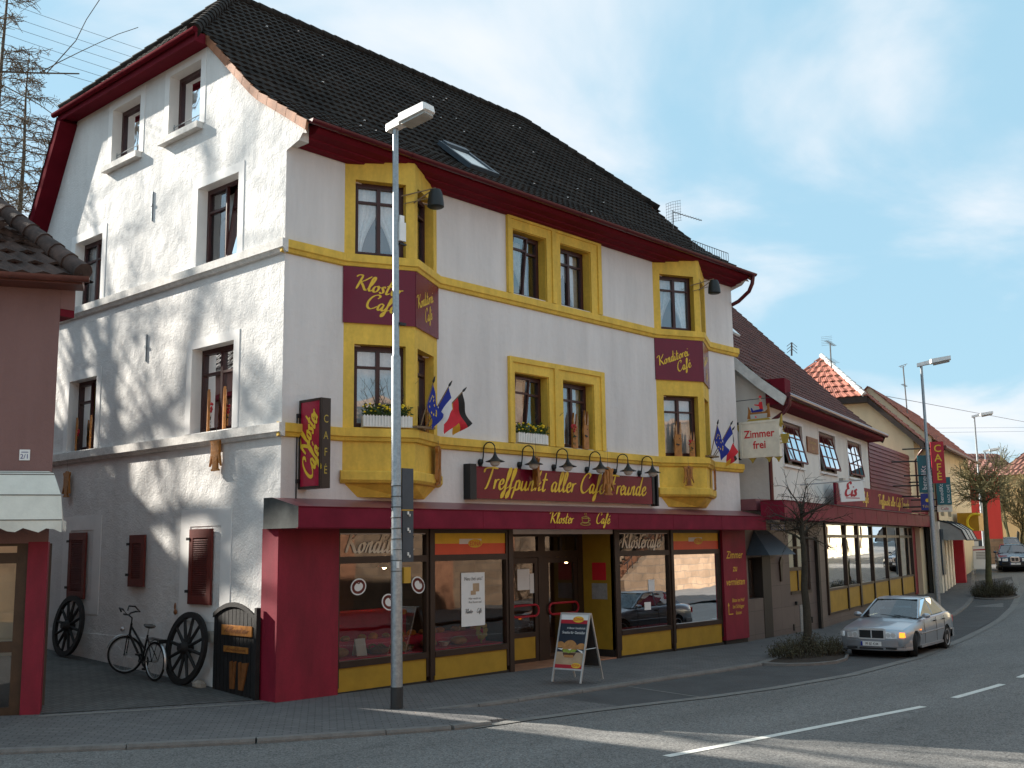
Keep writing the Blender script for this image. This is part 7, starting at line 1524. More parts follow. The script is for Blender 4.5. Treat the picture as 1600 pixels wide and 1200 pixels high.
def ellipse(cx, cy, a, b, rot=0, n=22): return [(cx + a * math.cos(t) * math.cos(rot) - b * math.sin(t) * math.sin(rot), cy + a * math.cos(t) * math.sin(rot) + b * math.sin(t) * math.cos(rot)) for t in [2 * math.pi * k / n for k in range(n)]]
kerb_bed('kerbed bed at the near bare tree, jutting into the parking bay', [(10.5, -2.75), (10.35, -3.1), (10.5, -3.55), (10.95, -3.95), (11.7, -4.12), (12.5, -3.98), (13.4, -3.6), (14.2, -3.1), (14.7, -2.7), (14.75, -2.4), (14.5, -2.1), (13.6, -2.15), (12, -2.55)], .44, 'dark twiggy shrub round the near bare tree', 1.38, .60, (12.7, -2.95), 3, 430)
kerb_bed('kerbed bed at the far bare tree', ellipse(T2.x + .2, T2.y - .1, 2.0, 1.0, R(18)), .62, 'brown-green shrub round the far bare tree', 1.35, .75, (T2.x + .1, T2.y - .1), 4, 600)
# larches behind the houses, bare in early spring
def larch(lab, base, h, seed, n):
    o = thing('larch_tree', lab, 'tree', base, 'bare larches behind the houses'); tm, cm = MB(), MB(); rn = random.Random(seed); b = Vector(base); top = b + Vector((rn.gauss(0, .2), rn.gauss(0, .2), h)); tm.tube([b.lerp(top, t) + Vector((rn.gauss(0, .06), rn.gauss(0, .06), 0)) for t in [0, .2, .4, .6, .8, .92, 1]], [.26, .22, .17, .12, .07, .04, .015], 8)
    for k in range(n):
        t = .28 + .71 * (k + rn.random()) / n; p = b.lerp(top, t); a = rn.uniform(0, 2 * math.pi); l = (1 - t) * 6.6 * rn.uniform(.5, 1.1) + .5; d = Vector((math.cos(a), math.sin(a), rn.uniform(-.15, .28))); pts = [p]
        for j in range(7): d = (d + Vector((rn.gauss(0, .12), rn.gauss(0, .12), .06 if j > 3 else -.06))).normalized(); pts.append(pts[-1] + d * l / 7)
        cm.tube(pts, [.036 * (1 - t) + .022 - .0022 * j for j in range(8)], 4, False)
        for m in range(int(5 + l * 5)):
            q = rn.randint(1, 6); s1 = pts[q].lerp(pts[q + 1], rn.random()); dd = (d + Vector((rn.gauss(0, .9), rn.gauss(0, .9), rn.gauss(-.25, .5)))).normalized(); ll = rn.uniform(.25, .85); cm.tube([s1, s1 + dd * ll * .5, s1 + dd * ll + Z * rn.uniform(-.2, .1)], [.016, .013, .010], 3, False)
            for z_ in range(3): s2 = s1 + dd * ll * rn.uniform(.3, .95); cm.tube([s2, s2 + Vector((rn.gauss(0, .14), rn.gauss(0, .14), rn.gauss(-.03, .12)))], [.012, .009], 3, False)
    obj('trunk', tm, 'larch_bark', o, smooth=True); obj('crown', cm, 'larch_twig', o)
larch('bare larch with a slim pointed top rising behind the mauve house', (7.6, 29.3, -.2), 24.0, 21, 80)
larch('taller bare larch at the picture edge, its top out of sight', (6.5, 30.2, -.2), 29.5, 23, 90)
bare_tree('bare_tree', 'bare broad tree with a thick slanting limb behind the mauve house', (3.9, 27.0, -.2), 6.2, .30, 31, ('larch_bark', 'larch_twig'), None, levels=5, spread=.65, first=.4, kids=(6, 5, 4, 3, 3), ratio=.66, tw=.012, gnarl=.10, lean=(.06, 0))
# bare trees in the garden whose branches dapple the gable
for (p, h, sd_, lab) in (((-4.3, 19.0, -.2), 11.5, 41, 'tall bare garden tree behind the mauve house, nearest the yard'), ((-5.6, 21.5, -.2), 12.5, 43, 'tall bare garden tree behind the mauve house, further from the yard')):
    bare_tree('garden_tree', lab, p, h, .36, sd_, ('larch_bark', 'larch_twig'), 'bare garden trees', levels=3, spread=.5, first=.5, kids=(6, 4, 4), ratio=.64, tw=.011, gnarl=.10, upb=.35)
# steep-roofed neighbour at the back of the yard
o = thing('neighbour_house', 'plain rendered house with a steep roof at the back of the yard', 'building', (-8, 17, 0)); mb = MB(); ge = F((-3.7, 0, 0), (0, 1, 0), (1, 0, 0)); wallmesh(mb, ge, [(14, -.3), (25, -.3), (25, 7.7), (19.5, 11.6), (14, 7.7)], [(16, 17.2, 4, 5.4), (20, 21.2, 4, 5.4)], .15); ff = F((-14, 14, 0), (1, 0, 0), (0, -1, 0)); wallmesh(mb, ff, [(0, -.3), (10.3, -.3), (10.3, 7.7), (0, 7.7)], [(2, 3.2, 4, 5.4), (6, 7.2, 4, 5.4)], .15); mb.quad((-14, 14, -.3), (-14, 25, -.3), (-14, 25, 7.7), (-14, 14, 7.7)); mb.quad((-14, 25, -.3), (-3.7, 25, -.3), (-3.7, 25, 7.7), (-14, 25, 7.7)); obj('wall', mb, 'stucco_mauve', o)
mb = MB(); tile_roof(mb, lambda x, h, z: Vector((x, 13.6 + h, z)), [(0, 7.5), (5.9, 11.75)], lambda z: (-14.3, -3.4), .4, .3, .02, .04); tile_roof(mb, lambda x, h, z: Vector((x, 25.4 - h, z)), [(0, 7.5), (5.9, 11.75)], lambda z: (-14.3, -3.4), .4, .3, .02, .04); obj('roof', mb, 'mossy_roof_tile', o)
for a in (2, 6): window(o, ff, a, a + 1.2, 4, 5.4, .12, 'full')
for a in (16, 20): window(o, ge, a, a + 1.2, 4, 5.4, .12, 'full')
# overhead wires
WR = [((35, 14), (237, 83)), ((4, 22), (219, 94)), ((4, 38), (205, 104)), ((4, 53), (190, 115)), ((50, 85), (172, 124)), ((60, 104), (155, 132))]
ords = ['topmost', 'second from the top', 'third from the top', 'fourth from the top', 'fifth from the top', 'lowest']
for (a, b), w_ in zip(WR, ords):
    p, q = at(*a, 34), at(*b, 38); d = q - p; mb = MB(); A, B = p - d * 2.2, q + d * 2.2; mb.tube([A.lerp(B, t) - Z * (.5 * 4 * t * (1 - t) - .5) for t in [k / 16 for k in range(17)]], .009, 4); solo('overhead_wire', mb, 'wire_dark', 'overhead wire crossing the sky beside the larch, ' + w_, 'wire', A, 'overhead wires by the larch')
for (a, b, w_, da, db) in (((1385, 619), (1600, 659), 'single sagging wire running from the cream gable across the sky', 52, 70), ((1450, 669), (1600, 668), 'upper of two faint far wires above the big red roofs', 100, 100), ((1450, 676), (1600, 674), 'lower of two faint far wires above the big red roofs', 100, 100)):
    p, q = at(*a, da), at(*b, db); B = q + (q - p) * 1.2; mb = MB(); mb.tube([p.lerp(B, t) for t in [k / 10 for k in range(11)]], .016 if da < 60 else .012, 4); solo('overhead_wire', mb, 'wire_dark', w_, 'wire', p, None)
# aerials on the lower roofs
def mast(lab, b, t, fn):
    o = thing('roof_aerial', lab, 'aerial', b); mb = MB(); mb.tube([b, t], .035, 6); obj('mast', mb, 'antenna_metal', o); mb = MB(); fn(mb, b, t); obj('element', mb, 'antenna_metal', o)
b, t = at(1299, 575, 50), at(1297, 536, 50); mast('two-tier television aerial above the half-hipped cream house', b, t, lambda m, b, t: (yagi(m, t - WE * .7, WE, 14, 1.6, .12), yagi(m, t - WE * .7 - Z * .84, WE, 7, 1.6, .22), [m.tube([t - WE * .65 + Z * (-.2 + .08 * k) + WN * .25, t - WE * .65 + Z * (-.2 + .08 * k) - WN * .25], .006, 4) for k in range(6)]))
b, t = at(1419, 660, 55), at(1411, 572, 55); mast('tall thin aerial mast on the plain cream house', b, t, lambda m, b, t: (m.tube([t + Vector((-.3, .1, -.05)), t + Vector((.3, -.1, .14))], .015, 5), yagi(m, t - Z * 1.0 - WE * .55, WE, 7, 1.1, .1, ), m.torus(t, (0, .4, 1), .14, .012, 14, 4)))
b, t = at(1237, 556, 40), at(1237, 535, 40); mast('small branched aerial above the brown wing roof', b, t, lambda m, b, t: [m.tube([t - Z * .12 * k, t - Z * .12 * k + Vector((s_ * .2, -s_ * .1, -.16))], .012, 4) for k in range(3) for s_ in (1, -1)])
# ---------------------------------------------------------------- far lamp posts, street beyond
def far_lamp(lab, foot, h, pitch=.16):
    o = thing('lamp_post', lab, 'street lamp', foot, 'galvanised lamps along the street'); b = Vector(foot); t = b + Z * h; mb = MB(); mb.tube([b, b.lerp(t, .55), b.lerp(t, .56), t], [.10, .085, .06, .05], 12); obj('pole', mb, 'galvanised', o, smooth=True)
    hd = Vector((.34, -.94, 0)); ax = (hd + Z * pitch).normalized(); s_ = Vector((.94, .34, 0)); mb = MB(); rows = [(-.15, .09, 0, .12), (.3, .1, 0, .14), (.38, .17, 0, .16), (1.05, .16, 0, .13)]
    vs = [t + ax * a + s_ * q + Z * z for a, w0, z0, z1 in rows for q, z in ((-w0, z0), (w0, z0), (w0, z1), (-w0, z1))]; fs = [(0, 1, 2, 3), (12, 13, 14, 15)] + [(i * 4 + j, i * 4 + (j + 1) % 4, i * 4 + 4 + (j + 1) % 4, i * 4 + 4 + j) for i in range(3) for j in range(4)]; mb.add(vs, fs); hh = obj('lamp_head', mb, 'lamp_white', o)
    mb = MB(); vs = [t + ax * a + s_ * q + Z * z for a in (.42, 1.0) for q, z in ((-.13, -.003), (.13, -.003), (.10, -.07), (-.10, -.07))]; mb.add(vs, [(0, 1, 2, 3), (4, 5, 6, 7), (0, 1, 5, 4), (1, 2, 6, 5), (2, 3, 7, 6), (3, 0, 4, 7)]); obj('lens', mb, 'lamp_under', hh)
P = at(1468, 972, 38.5); far_lamp('second street lamp, beside the CAFÉ sign behind the silver car', (P.x, P.y, gz(P.x)), at(1444, 562, 38.5).z - gz(P.x))
P = at(1540, 880, 62); far_lamp('third street lamp, rising through the olive tree', (P.x, P.y, gz(P.x)), at(1532, 648, 62).z - gz(P.x))
P = at(1552, 870, 84); far_lamp('farthest street lamp, low in front of the big red roof', (P.x, P.y, gz(P.x)), at(1548, 704, 84).z - gz(P.x))
_p = at(1535, 893, 57); a_board((_p.x, _p.y, gz(_p.x)), R(-78), .80, 1.45, .6, 'white sandwich board with a red stripe on the far pavement', 'plain')
# houses up the street
def house(nm, lab, p, d, ln, dep, ze, zr, wmat, rmat, wins, hipk=.9, storeys=((3.6, 5.0),), group=None, course=.6, chim=()):
    p = Vector(p); d = Vector(d).normalized(); n = Vector((d.y, -d.x, 0)); b = -n; o = thing(nm, lab, 'building', p, group); f = F(Vector((p.x, p.y, 0)), d, n); z0 = p.z - 1.5; mb = MB(); hs = [(x, x + 1.1, a, c) for x in wins for a, c in storeys]
    wallmesh(mb, f, [(0, z0), (ln, z0), (ln, ze), (0, ze)], hs, .18); q = [f.p(0, 0), f.p(ln, 0), f.p(ln, 0, -dep), f.p(0, 0, -dep)]
    for i in (1, 2, 3): u, v = q[i], q[(i + 1) % 4]; mb.quad(u + Z * z0, v + Z * z0, v + Z * ze, u + Z * ze)
    obj('wall', mb, wmat, o)
    for h in hs: window(o, f, *h, .14, 'full', fr=.08)
    k = (zr - ze) / (dep / 2)
    mb = MB(); e = .5
    tile_roof(mb, lambda x, h, z: f.p(x, z, e - h), [(0, ze - .2), (dep / 2 + e, zr)], lambda z: (-e + hipk * (z - ze + .2), ln + e - hipk * (z - ze + .2)), course, .45, .03, .05); tile_roof(mb, lambda x, h, z: f.p(x, z, -dep - e + h), [(0, ze - .2), (dep / 2 + e, zr)], lambda z: (-e + hipk * (z - ze + .2), ln + e - hipk * (z - ze + .2)), course, .9, .03, .05); obj('roof', mb, rmat, o)
    if hipk:
        H_ = hipk * (zr - ze + .2); mb = MB()
        for s_, x0 in ((1, -e), (-1, ln + e)): tile_roof(mb, lambda y, h, z: f.p(x0 + s_ * h, z, -y), [(0, ze - .2), (H_, zr)], lambda z: (-e + (dep / 2 + e) * (z - ze + .2) / (zr - ze + .2), dep + e - (dep / 2 + e) * (z - ze + .2) / (zr - ze + .2)), course, .45, .03, .05)
        obj('hip_roof', mb, rmat, o)
    else:
        mb = MB()
        for x in (0, ln): mb.add([f.p(x, ze, 0), f.p(x, ze, -dep), f.p(x, zr - .1, -dep / 2)], [(0, 1, 2)])
        obj('gable', mb, wmat, o)
    for x, y, h in chim: mb = MB(); c = f.p(x, 0, -y); mb.box(c.x - .4, c.x + .4, c.y - .4, c.y + .4, zr - 2.5, zr + h); ch = obj('chimney', mb, 'chimney_white', o); mb = MB(); mb.box(c.x - .5, c.x + .5, c.y - .5, c.y + .5, zr + h + .001, zr + h + .3); obj('chimney_cap', mb, 'dark_verge', ch)
    return o, f
P = at(1497, 872, 66); Pz = gz(P.x)
o, f = house('red_house', 'bright red rendered house standing across the end of the pavement', (P.x, P.y, Pz), (.55, -.84, 0), 2.7, 9, at(1500, 770, 66).z + 1.2, at(1500, 735, 66).z + 1.0, 'stucco_red', 'far_roof_tile', (), 0.0)
mb = MB(); mb.fbox(f, 0.0, 2.7, Pz - .4, Pz + 1.5, .0, .06); obj('stone_base', mb, 'sandstone_wall', o)
P2 = f.p(2.7, 0, 0); f2 = F(P2, (.88, .47, 0), (.47, -.88, 0)); mb = MB(); mb.fbox(f2, 0.02, 12, Pz - .5, at(1545, 745, 66).z, -1, .02); obj('street_side', mb, 'stucco_mauve', o)
for k in range(4): mb = MB(); mb.fbox(f2, 1.2 + k * 2.6, 2.3 + k * 2.6, Pz + 2.0, Pz + 4.0, .021, .06); obj('window', mb, 'shop_plinth', o)
P = at(1470, 800, 120)
o, f = house('tall_roofed_house', 'large house with a tall ribbed red roof and dormers far up the street', (P.x, P.y, 2.2), (.80, -.60, 0), 15.0, 14, at(1510, 790, 115).z, at(1510, 692, 115).z, 'stucco_ochre', 'far_roof_tile', (), .42, (), None, .7, ((-1.2, 7, 1.2), (1.6, 7, 2.2)))
for x in (3.6, 7.4, 11.2):
    ze_ = at(1510, 745, 115).z; mb = MB(); mb.ball(f.p(x, ze_, -2.3), 1.5, 1.5, .55, 14, 8); obj('dormer', mb, 'dark_verge', o)
P = at(1567, 800, 135)
house('second_roofed_house', 'smaller red-roofed house right of the tall ribbed roof', (P.x, P.y, 2.4), (.80, -.60, 0), 9.5, 12, at(1580, 786, 135).z, at(1580, 737, 135).z, 'stucco_ochre', 'far_roof_tile', (3, 6), .5, ((6.5, 8),))
P = at(1768, 880, 96)
house('ochre_house', 'ochre rendered house at the right end of the street', (P.x - 1, P.y, gz(P.x)), (.93, .2, 0), 26, 10, 8.6, 12.5, 'stucco_ochre', 'far_roof_tile', (2, 5, 8, 11), .6, ((4, 5.6), (7.4, 9.0)))
P = at(1510, 873, 62)
# small street things far off
o = thing('advert_stand', 'dark advertising stand with a red hoop at the far corner', 'sign', (P.x, P.y, gz(P.x))); f = F((P.x - .5, P.y, gz(P.x)), (.5, -.86, 0), (-.86, -.5, 0)); mb = MB(); mb.prism(f, [(0, 0), (1.2, 0), (1.05, 1.1), (.15, 1.1)], -.2, 0); obj('body', mb, 'dark_print', o); mb = MB(); mb.torus(f.p(.6, 1.15, -.1), f.n, .46, .07, 20, 6, 0, math.pi); mb.torus(f.p(.6, 1.15, -.1), -f.n, .46, .07, 20, 6, 0, 3.0); obj('hoop', mb, 'bright_red', o); mb = MB(); mb.fbox(f, .3, .9, 1.12, 1.5, -.12, -.08); obj('panel', mb, 'white_paper', o)
P = at(1522, 868, 63); f = F((P.x, P.y, gz(P.x)), (.5, -.86, 0), (-.86, -.5, 0)); mb = MB(); mb.fbox(f, 0, .75, .3, 1.5, -.06, 0); mb.fbox(f, .05, .1, 0, .3, -.05, -.01); mb.fbox(f, .65, .7, 0, .3, -.05, -.01); solo('poster_board', mb, 'blue_grey_sheet', 'pale grey poster board beside the red house wall', 'sign', f.p(.3, 0, 0))
P = at(1492, 845, 58); mb = MB(); mb.box(P.x - .3, P.x + .3, P.y - .2, P.y + .2, P.z + .2, P.z + .9); mb.box(P.x - .05, P.x + .05, P.y - .05, P.y + .05, gz(P.x), P.z + .2); solo('letter_box', mb, 'bright_red', 'small bright red box on a post by the far shop fronts', 'box', (P.x, P.y, gz(P.x)))
P = at(1561, 829, 86); o = thing('traffic_light', 'traffic light showing green far up the street', 'traffic light', (P.x, P.y, gz(P.x))); mb = MB(); mb.box(P.x - .2, P.x + .2, P.y - .15, P.y + .25, P.z - .3, P.z + .75); obj('housing', mb, 'black_iron', o); d = (CAM - P).normalized(); mb = MB(); mb.ball(P + d * .28, .15, .15, .15, 10, 6); obj('green_light', mb, 'signal_green', o); mb = MB(); mb.tube([(P.x, P.y + .1, gz(P.x)), (P.x, P.y + .1, P.z - .2)], .07, 8); obj('pole', mb, 'galvanised', o)
P = at(1590, 850, 100); bare_tree('conifer_shrub', 'dark slim tree in front of the ochre house', (P.x, P.y, gz(P.x)), 5.5, .2, 77, ('bark_dark', 'shrub_leaf'), None, levels=4, spread=.5, first=.15, kids=(14, 6, 5, 4), ratio=.35, tw=.05)
for (u, v, dd, hh, sd_, lab) in ((1556, 868, 78, 6.5, 51, 'bare moss-grown tree among the parked cars'), (1578, 862, 88, 7.5, 52, 'bare grey tree beside the far traffic light'), (1596, 858, 70, 6.0, 53, 'bare tree at the right picture edge before the ochre house')):
    P = at(u, v, dd); bare_tree('roadside_tree', lab, (P.x, P.y, gz(P.x)), hh * .55, .14, sd_, ('bark_moss', 'twig_olive'), 'bare roadside trees up the street', levels=4, spread=.6, first=.35, kids=(7, 5, 4, 4), ratio=.62, tw=.016)
# ---------------------------------------------------------------- the side of the street behind the camera (seen only in the glass)
o = thing('churchyard_wall', 'long sandstone churchyard wall across the street', 'wall', (40, -19, 0)); mb = MB(); mb.box(-40, 33, -19.6, -19, -.3, 7.5); mb.box(44, 75, -24.6, -24, -.3, 7.5); mb.box(33, 44, -24.6, -24, -.3, 8.5); obj('stonework', mb, 'sandstone_wall', o); mb = MB(); mb.box(-40, 33, -19.75, -18.85, 7.501, 7.75); mb.box(44, 75, -24.75, -23.85, 7.501, 7.75); obj('coping', mb, 'quoin_stone', o)
for x in (-6, 6, 16, 21.5, 27.5): mb = MB(); mb.box(x, x + 1.1, -19.0, -18.7, -.3, 7.4); obj('pilaster', mb, 'verge_tile', o)
o = thing('church_stair', 'broad sandstone stair rising along the churchyard wall', 'stairs', (39, -17.5, 0)); mb = MB()
for k in range(24): mb.box(33.1 + k * .42, 44, -19.5, -17.2, -.3 + .24 * k, -.06 + .24 * k)
obj('step', mb, 'verge_tile', o); mb = MB(); mb.add([(x, y, z) for y in (-17.2, -16.8) for x, z in ((32.6, -.3), (44, -.3), (44, 6.6), (43.2, 6.6), (32.6, .7))], [(0, 1, 2, 3, 4), (9, 8, 7, 6, 5)] + [(i, (i + 1) % 5, 5 + (i + 1) % 5, 5 + i) for i in range(5)]); obj('cheek_wall', mb, 'sandstone_wall', o); mb = MB()
for k in range(20): mb.tube([(33.1 + k * .5, -17.0, .6 + k * .285), (33.1 + k * .5, -17.0, 1.6 + k * .285)], .025, 5)
mb.tube([(32.8, -17.0, 1.45), (43, -17.0, 7.3)], .03, 6); obj('railing', mb, 'black_iron', o)
bare_tree('churchyard_tree', 'bare tree on the far pavement before the churchyard wall', (28.5, -14.2, -.1), 2.9, .16, 61, ('bark_dark', 'twig_dark'), None, levels=4, spread=.7, first=.5, kids=(6, 5, 4, 3), ratio=.7, tw=.012)
house('sandy_house', 'sand-coloured house with red shutters on the outer side of the bend', (50, -15, .3), (-.93, -.30, 0), 1, 1, 1, 1.2, 'stucco_ochre', 'far_roof_tile', (), 0) if False else None
hd2 = Vector((.955, .297, 0)); o, f = house('sandy_house', 'long sand-coloured house on the outer side of the bend', (79, 3.2, 1.0), (-.955, -.297, 0), 33, 10, 8.2, 13, 'stucco_cream', 'far_roof_tile', (2, 6, 10, 14, 18, 22, 26), .6, ((1.9, 3.6), (5.3, 6.9)))
for x in (2, 6, 10, 14, 18, 22, 26):
    for s_ in (-.62, 1.14): mb = MB(); mb.fbox(f, x + s_, x + s_ + .55, 5.3, 6.9, .01, .06); obj('shutter', mb, 'shutter_red', o)
mb = MB(); sheet(mb, [(-70, -12.6), (6, -12.6), (30, -11.6), (58, -4), (85, 3.5), (85, -8), (48, -24.2), (-70, -24.2)], 0.0, 3); struct('far_pavement', mb, 'paver')
# ---------------------------------------------------------------- cars
def cut(o, cutters):
    for c in cutters:
        m = o.modifiers.new('cut', 'BOOLEAN'); m.object = c; m.operation = 'DIFFERENCE'; m.solver = 'EXACT'
    me = bpy.data.meshes.new_from_object(o.evaluated_get(bpy.context.evaluated_depsgraph_get())); o.modifiers.clear(); o.data = me
    for c in cutters: bpy.data.objects.remove(c)
def sedan(lab, paint, loc, rz, steer=0.0, plate='', driver=False, indicator=False, boxy=False, group=None, sc=1.0):
    o = thing('parked_car' if not driver else 'car', lab, 'car', (0, 0, 0), group)
    st = [(2.20, .30, .67, .74), (2.17, .25, .70, .80), (2.05, .22, .735, .835), (1.85, .20, .77, .85), (1.5, .19, .82, .855), (1.0, .18, .885, .86), (.72, .18, .925, .86), (0, .18, .945, .862), (-.9, .18, .965, .862), (-1.4, .19, .985, .855), (-1.75, .20, .975, .84), (-2.08, .24, .945, .80), (-2.2, .30, .88, .74), (-2.24, .36, .66, .66)]
    ring = lambda zb, zt, w: [(0, zb), (.78 * w, zb), (.94 * w, zb + .07), (w, zb + (zt - zb) * .40), (w * .995, zb + (zt - zb) * .66), (w * .965, zt - .07), (w * .90, zt - .012), (w * .5, zt + .018), (0, zt + .024)]
    vs = []; nr = 16
    for x, zb, zt, w in st:
        h = ring(zb, zt, w); vs += [(x, y, z) for y, z in h] + [(x, -y, z) for y, z in h[-2:0:-1]]
    n = len(st); mb = MB(); mb.add(vs, [(i * nr + j, i * nr + (j + 1) % nr, (i + 1) * nr + (j + 1) % nr, (i + 1) * nr + j) for i in range(n - 1) for j in range(nr)] + [tuple(range(nr)), tuple(range((n - 1) * nr + nr - 1, (n - 1) * nr - 1, -1))])
    body = obj('body', mb, paint, o, smooth=True)
    cs = []
    for x in (1.36, -1.33):
        c = MB(); c.lathe([(0, -1), (.345, -1), (.345, 1), (0, 1)], (x, 0, .31), 28, (0, 1, 0)); cs.append(obj('cutter_tmp', c, paint, None))
    bpy.context.view_layer.update(); cut(body, cs)
    body.data.polygons.foreach_set('use_smooth', [True] * len(body.data.polygons))
    try: body.data.set_sharp_from_angle(angle=R(38))
    except Exception: pass
    mb = MB()
    for x in (1.36, -1.33): mb.lathe([(0, -.62), (.36, -.62), (.36, .62), (0, .62)], (x, 0, .31), 20, (0, 1, 0))
    mb.box(-2.0, 2.0, -.7, .7, .2, .3); obj('wheel_well', mb, 'black_trim', o)
    # cabin
    B = [(.82, .74, .935), (.10, .765, .955), (-.55, .765, .965), (-1.12, .755, .98), (-1.62, .70, 1.0)]; T_ = [(.02, .56, 1.355), (-.25, .585, 1.385), (-.55, .585, 1.39), (-.92, .57, 1.375), (-1.08, .54, 1.345)]
    rf = MB(); rows = [(.06, .57, 1.35, 1.365), (-.18, .58, 1.385, 1.41), (-.55, .585, 1.39, 1.425), (-.92, .57, 1.375, 1.405), (-1.12, .545, 1.335, 1.35)]
    vs = []
    for x, w, z0, z1 in rows: vs += [(x, y, z) for y, z in ((-w, z0), (-w * .97, z0 + .02), (-w * .6, z1), (0, z1 + .008), (w * .6, z1), (w * .97, z0 + .02), (w, z0))]
    rf.add(vs, [(i * 7 + j, i * 7 + j + 1, i * 7 + j + 8, i * 7 + j + 7) for i in range(4) for j in range(6)])
    for s_ in (1, -1):
        def pil(a, b, wa, wb): rf.add([(a[0] - wa, s_ * a[1], a[2]), (a[0] + wa, s_ * a[1], a[2]), (b[0] + wb, s_ * b[1], b[2]), (b[0] - wb, s_ * b[1], b[2]), (a[0] - wa, s_ * (a[1] - .04), a[2]), (a[0] + wa, s_ * (a[1] - .04), a[2]), (b[0] + wb, s_ * (b[1] - .04), b[2]), (b[0] - wb, s_ * (b[1] - .04), b[2])], [(0, 1, 2, 3), (4, 5, 6, 7), (0, 4, 7, 3), (1, 5, 6, 2)])
        pil((.76, .755, .93), (.02, .575, 1.37), .06, .04); pil((-1.50, .755, .975), (-1.02, .565, 1.36), .20, .09); pil((-.36, .775, .95), (-.40, .592, 1.39), .035, .03)
    obj('roof', rf, paint, o, smooth=True)
    g = MB(); g.quad((.82, -.70, .935), (.86, 0, .935), (.82, .70, .935), (.03, .53, 1.352), (.06, 0, 1.358), (.03, -.53, 1.352)); obj('windscreen', g, 'car_glass', o)
    g = MB(); g.quad((-1.64, -.66, 1.0), (-1.64, .66, 1.0), (-1.10, .52, 1.34), (-1.10, -.52, 1.34)); obj('rear_window', g, 'car_glass', o)
    for s_ in (1, -1):
        g = MB(); g.quad((.70, s_ * .757, .95), (-.33, s_ * .768, .96), (-.37, s_ * .588, 1.375), (.05, s_ * .57, 1.35)); g.quad((-.39, s_ * .768, .96), (-1.32, s_ * .755, .985), (-.95, s_ * .568, 1.36), (-.43, s_ * .588, 1.378)); obj('side_window', g, 'car_glass', o)
        t = MB(); t.tube([(1.05, s_ * .868, .56), (-.98, s_ * .872, .58)], .018, 6); t.box(.95, -.96, s_ * .80, s_ * .845, .20, .26); obj('rubbing_strip', t, 'grey_bumper', o)
        d = MB(); y = s_ * .868
        for x in (.66, -.36, -1.12): d.tube([(x, s_ * .845, .90), (x + .01, s_ * .866, .60), (x + .02, s_ * .86, .30)], .005, 4)
        obj('door_gap', d, 'black_trim', o)
        for x in (-.22, -1.02): h = MB(); h.box(x - .09, x + .09, y - .012, y + .012, .80, .83); obj('door_handle', h, 'black_trim', o)
        m_ = MB(); m_.ball((.62, s_ * .90, .985), .07, .11, .065, 10, 6); m_.box(.58, .66, min(s_ * .76, s_ * .86), max(s_ * .76, s_ * .86), .95, .98); obj('wing_mirror', m_, paint, o, smooth=True)
    it = MB(); it.box(-.9, .55, -.68, .68, .3, .80); it.box(.45, .80, -.68, .68, .7, .93)
    for y in (.36, -.36): it.box(-.42, -.28, y - .24, y + .24, .6, 1.08); it.box(-.40, -.32, y - .12, y + .12, 1.10, 1.26)
    it.box(-1.5, -1.25, -.62, .62, .6, 1.05); obj('interior', it, 'car_interior', o)
    sw = MB(); sw.torus((.36, .36, .92), (.9, 0, .42), .18, .016, 20, 6); obj('steering_wheel', sw, 'black_trim', o)
    for i, (x, y) in enumerate(((1.36, 1), (1.36, -1), (-1.33, 1), (-1.33, -1))):
        a = steer if x > 0 else 0; ax = Vector((-math.sin(a), math.cos(a), 0)); c = Vector((x, y * .745, .305)); t = MB()
        t.lathe([(.20, -.095), (.285, -.095), (.305, -.07), (.308, 0), (.305, .07), (.285, .095), (.20, .095)], c, 30, ax); wh = obj('wheel', t, 'tyre', o, smooth=True)
        r_ = MB(); s_ = y; r_.lathe([(.0, .05 * s_), (.06, .07 * s_), (.20, .06 * s_), (.222, .104 * s_), (.195, .103 * s_), (.18, .088 * s_), (.07, .095 * s_), (0, .098 * s_)], c, 26, ax); obj('rim', r_, 'alloy', wh, smooth=True)
        r_ = MB(); e1 = Vector((ax.y, -ax.x, 0))
        for k in range(5 if not boxy else 8): b_ = 2 * math.pi * k / (5 if not boxy else 8); r_.ball(c + ax * (.092 * s_) + e1 * (.125 * math.cos(b_)) + Z * (.125 * math.sin(b_)), .025, .010, .025, 8, 5)
        obj('rim_opening', r_, 'black_trim', wh)
    # front end
    gr = MB(); gr.box(2.165, 2.225, -.30, .30, .50, .70) if not boxy else [gr.box(2.17, 2.225, a, a + .16, .54, .66) for a in (-.17, .01)]; obj('grille', gr, 'black_trim', o)
    gf = MB(); gw = .31 if not boxy else .18
    for a, b_, c_, d in ((-gw - .035, -gw, .485, .735), (gw, gw + .035, .485, .735), (-gw, gw, .695, .745), (-gw, gw, .475, .505), (-.012, .012, .505, .695)): gf.box(2.14, 2.24, a, b_, c_, d)
    obj('grille_surround', gf, 'chrome', o)
    for s_ in (1, -1):
        hl = MB(); hl.add([(2.215, s_ * .35, .50), (2.20, s_ * .35, .675), (2.195, s_ * .62, .675), (2.212, s_ * .62, .505)], [(0, 1, 2, 3)]); q = obj('headlight', hl, 'headlamp', o)
        for yy, rr in ((.42, .055), (.54, .06)): b_ = MB(); b_.lathe([(0, .012), (rr, .012), (rr * .6, -.01), (0, -.012)], (2.216, s_ * yy, .585), 14, (1, s_ * .05, 0)); obj('reflector', b_, 'chrome', q)
        a_ = MB(); a_.add([(2.213, s_ * .69, .53), (2.197, s_ * .69, .655), (2.207, s_ * .745, .655), (2.216, s_ * .755, .53), (2.15, s_ * .812, .65), (2.16, s_ * .822, .535)], [(0, 1, 2, 3), (3, 2, 4, 5)]); obj('indicator', a_, 'indicator_amber' if (indicator and s_ > 0) else 'headlamp', o)
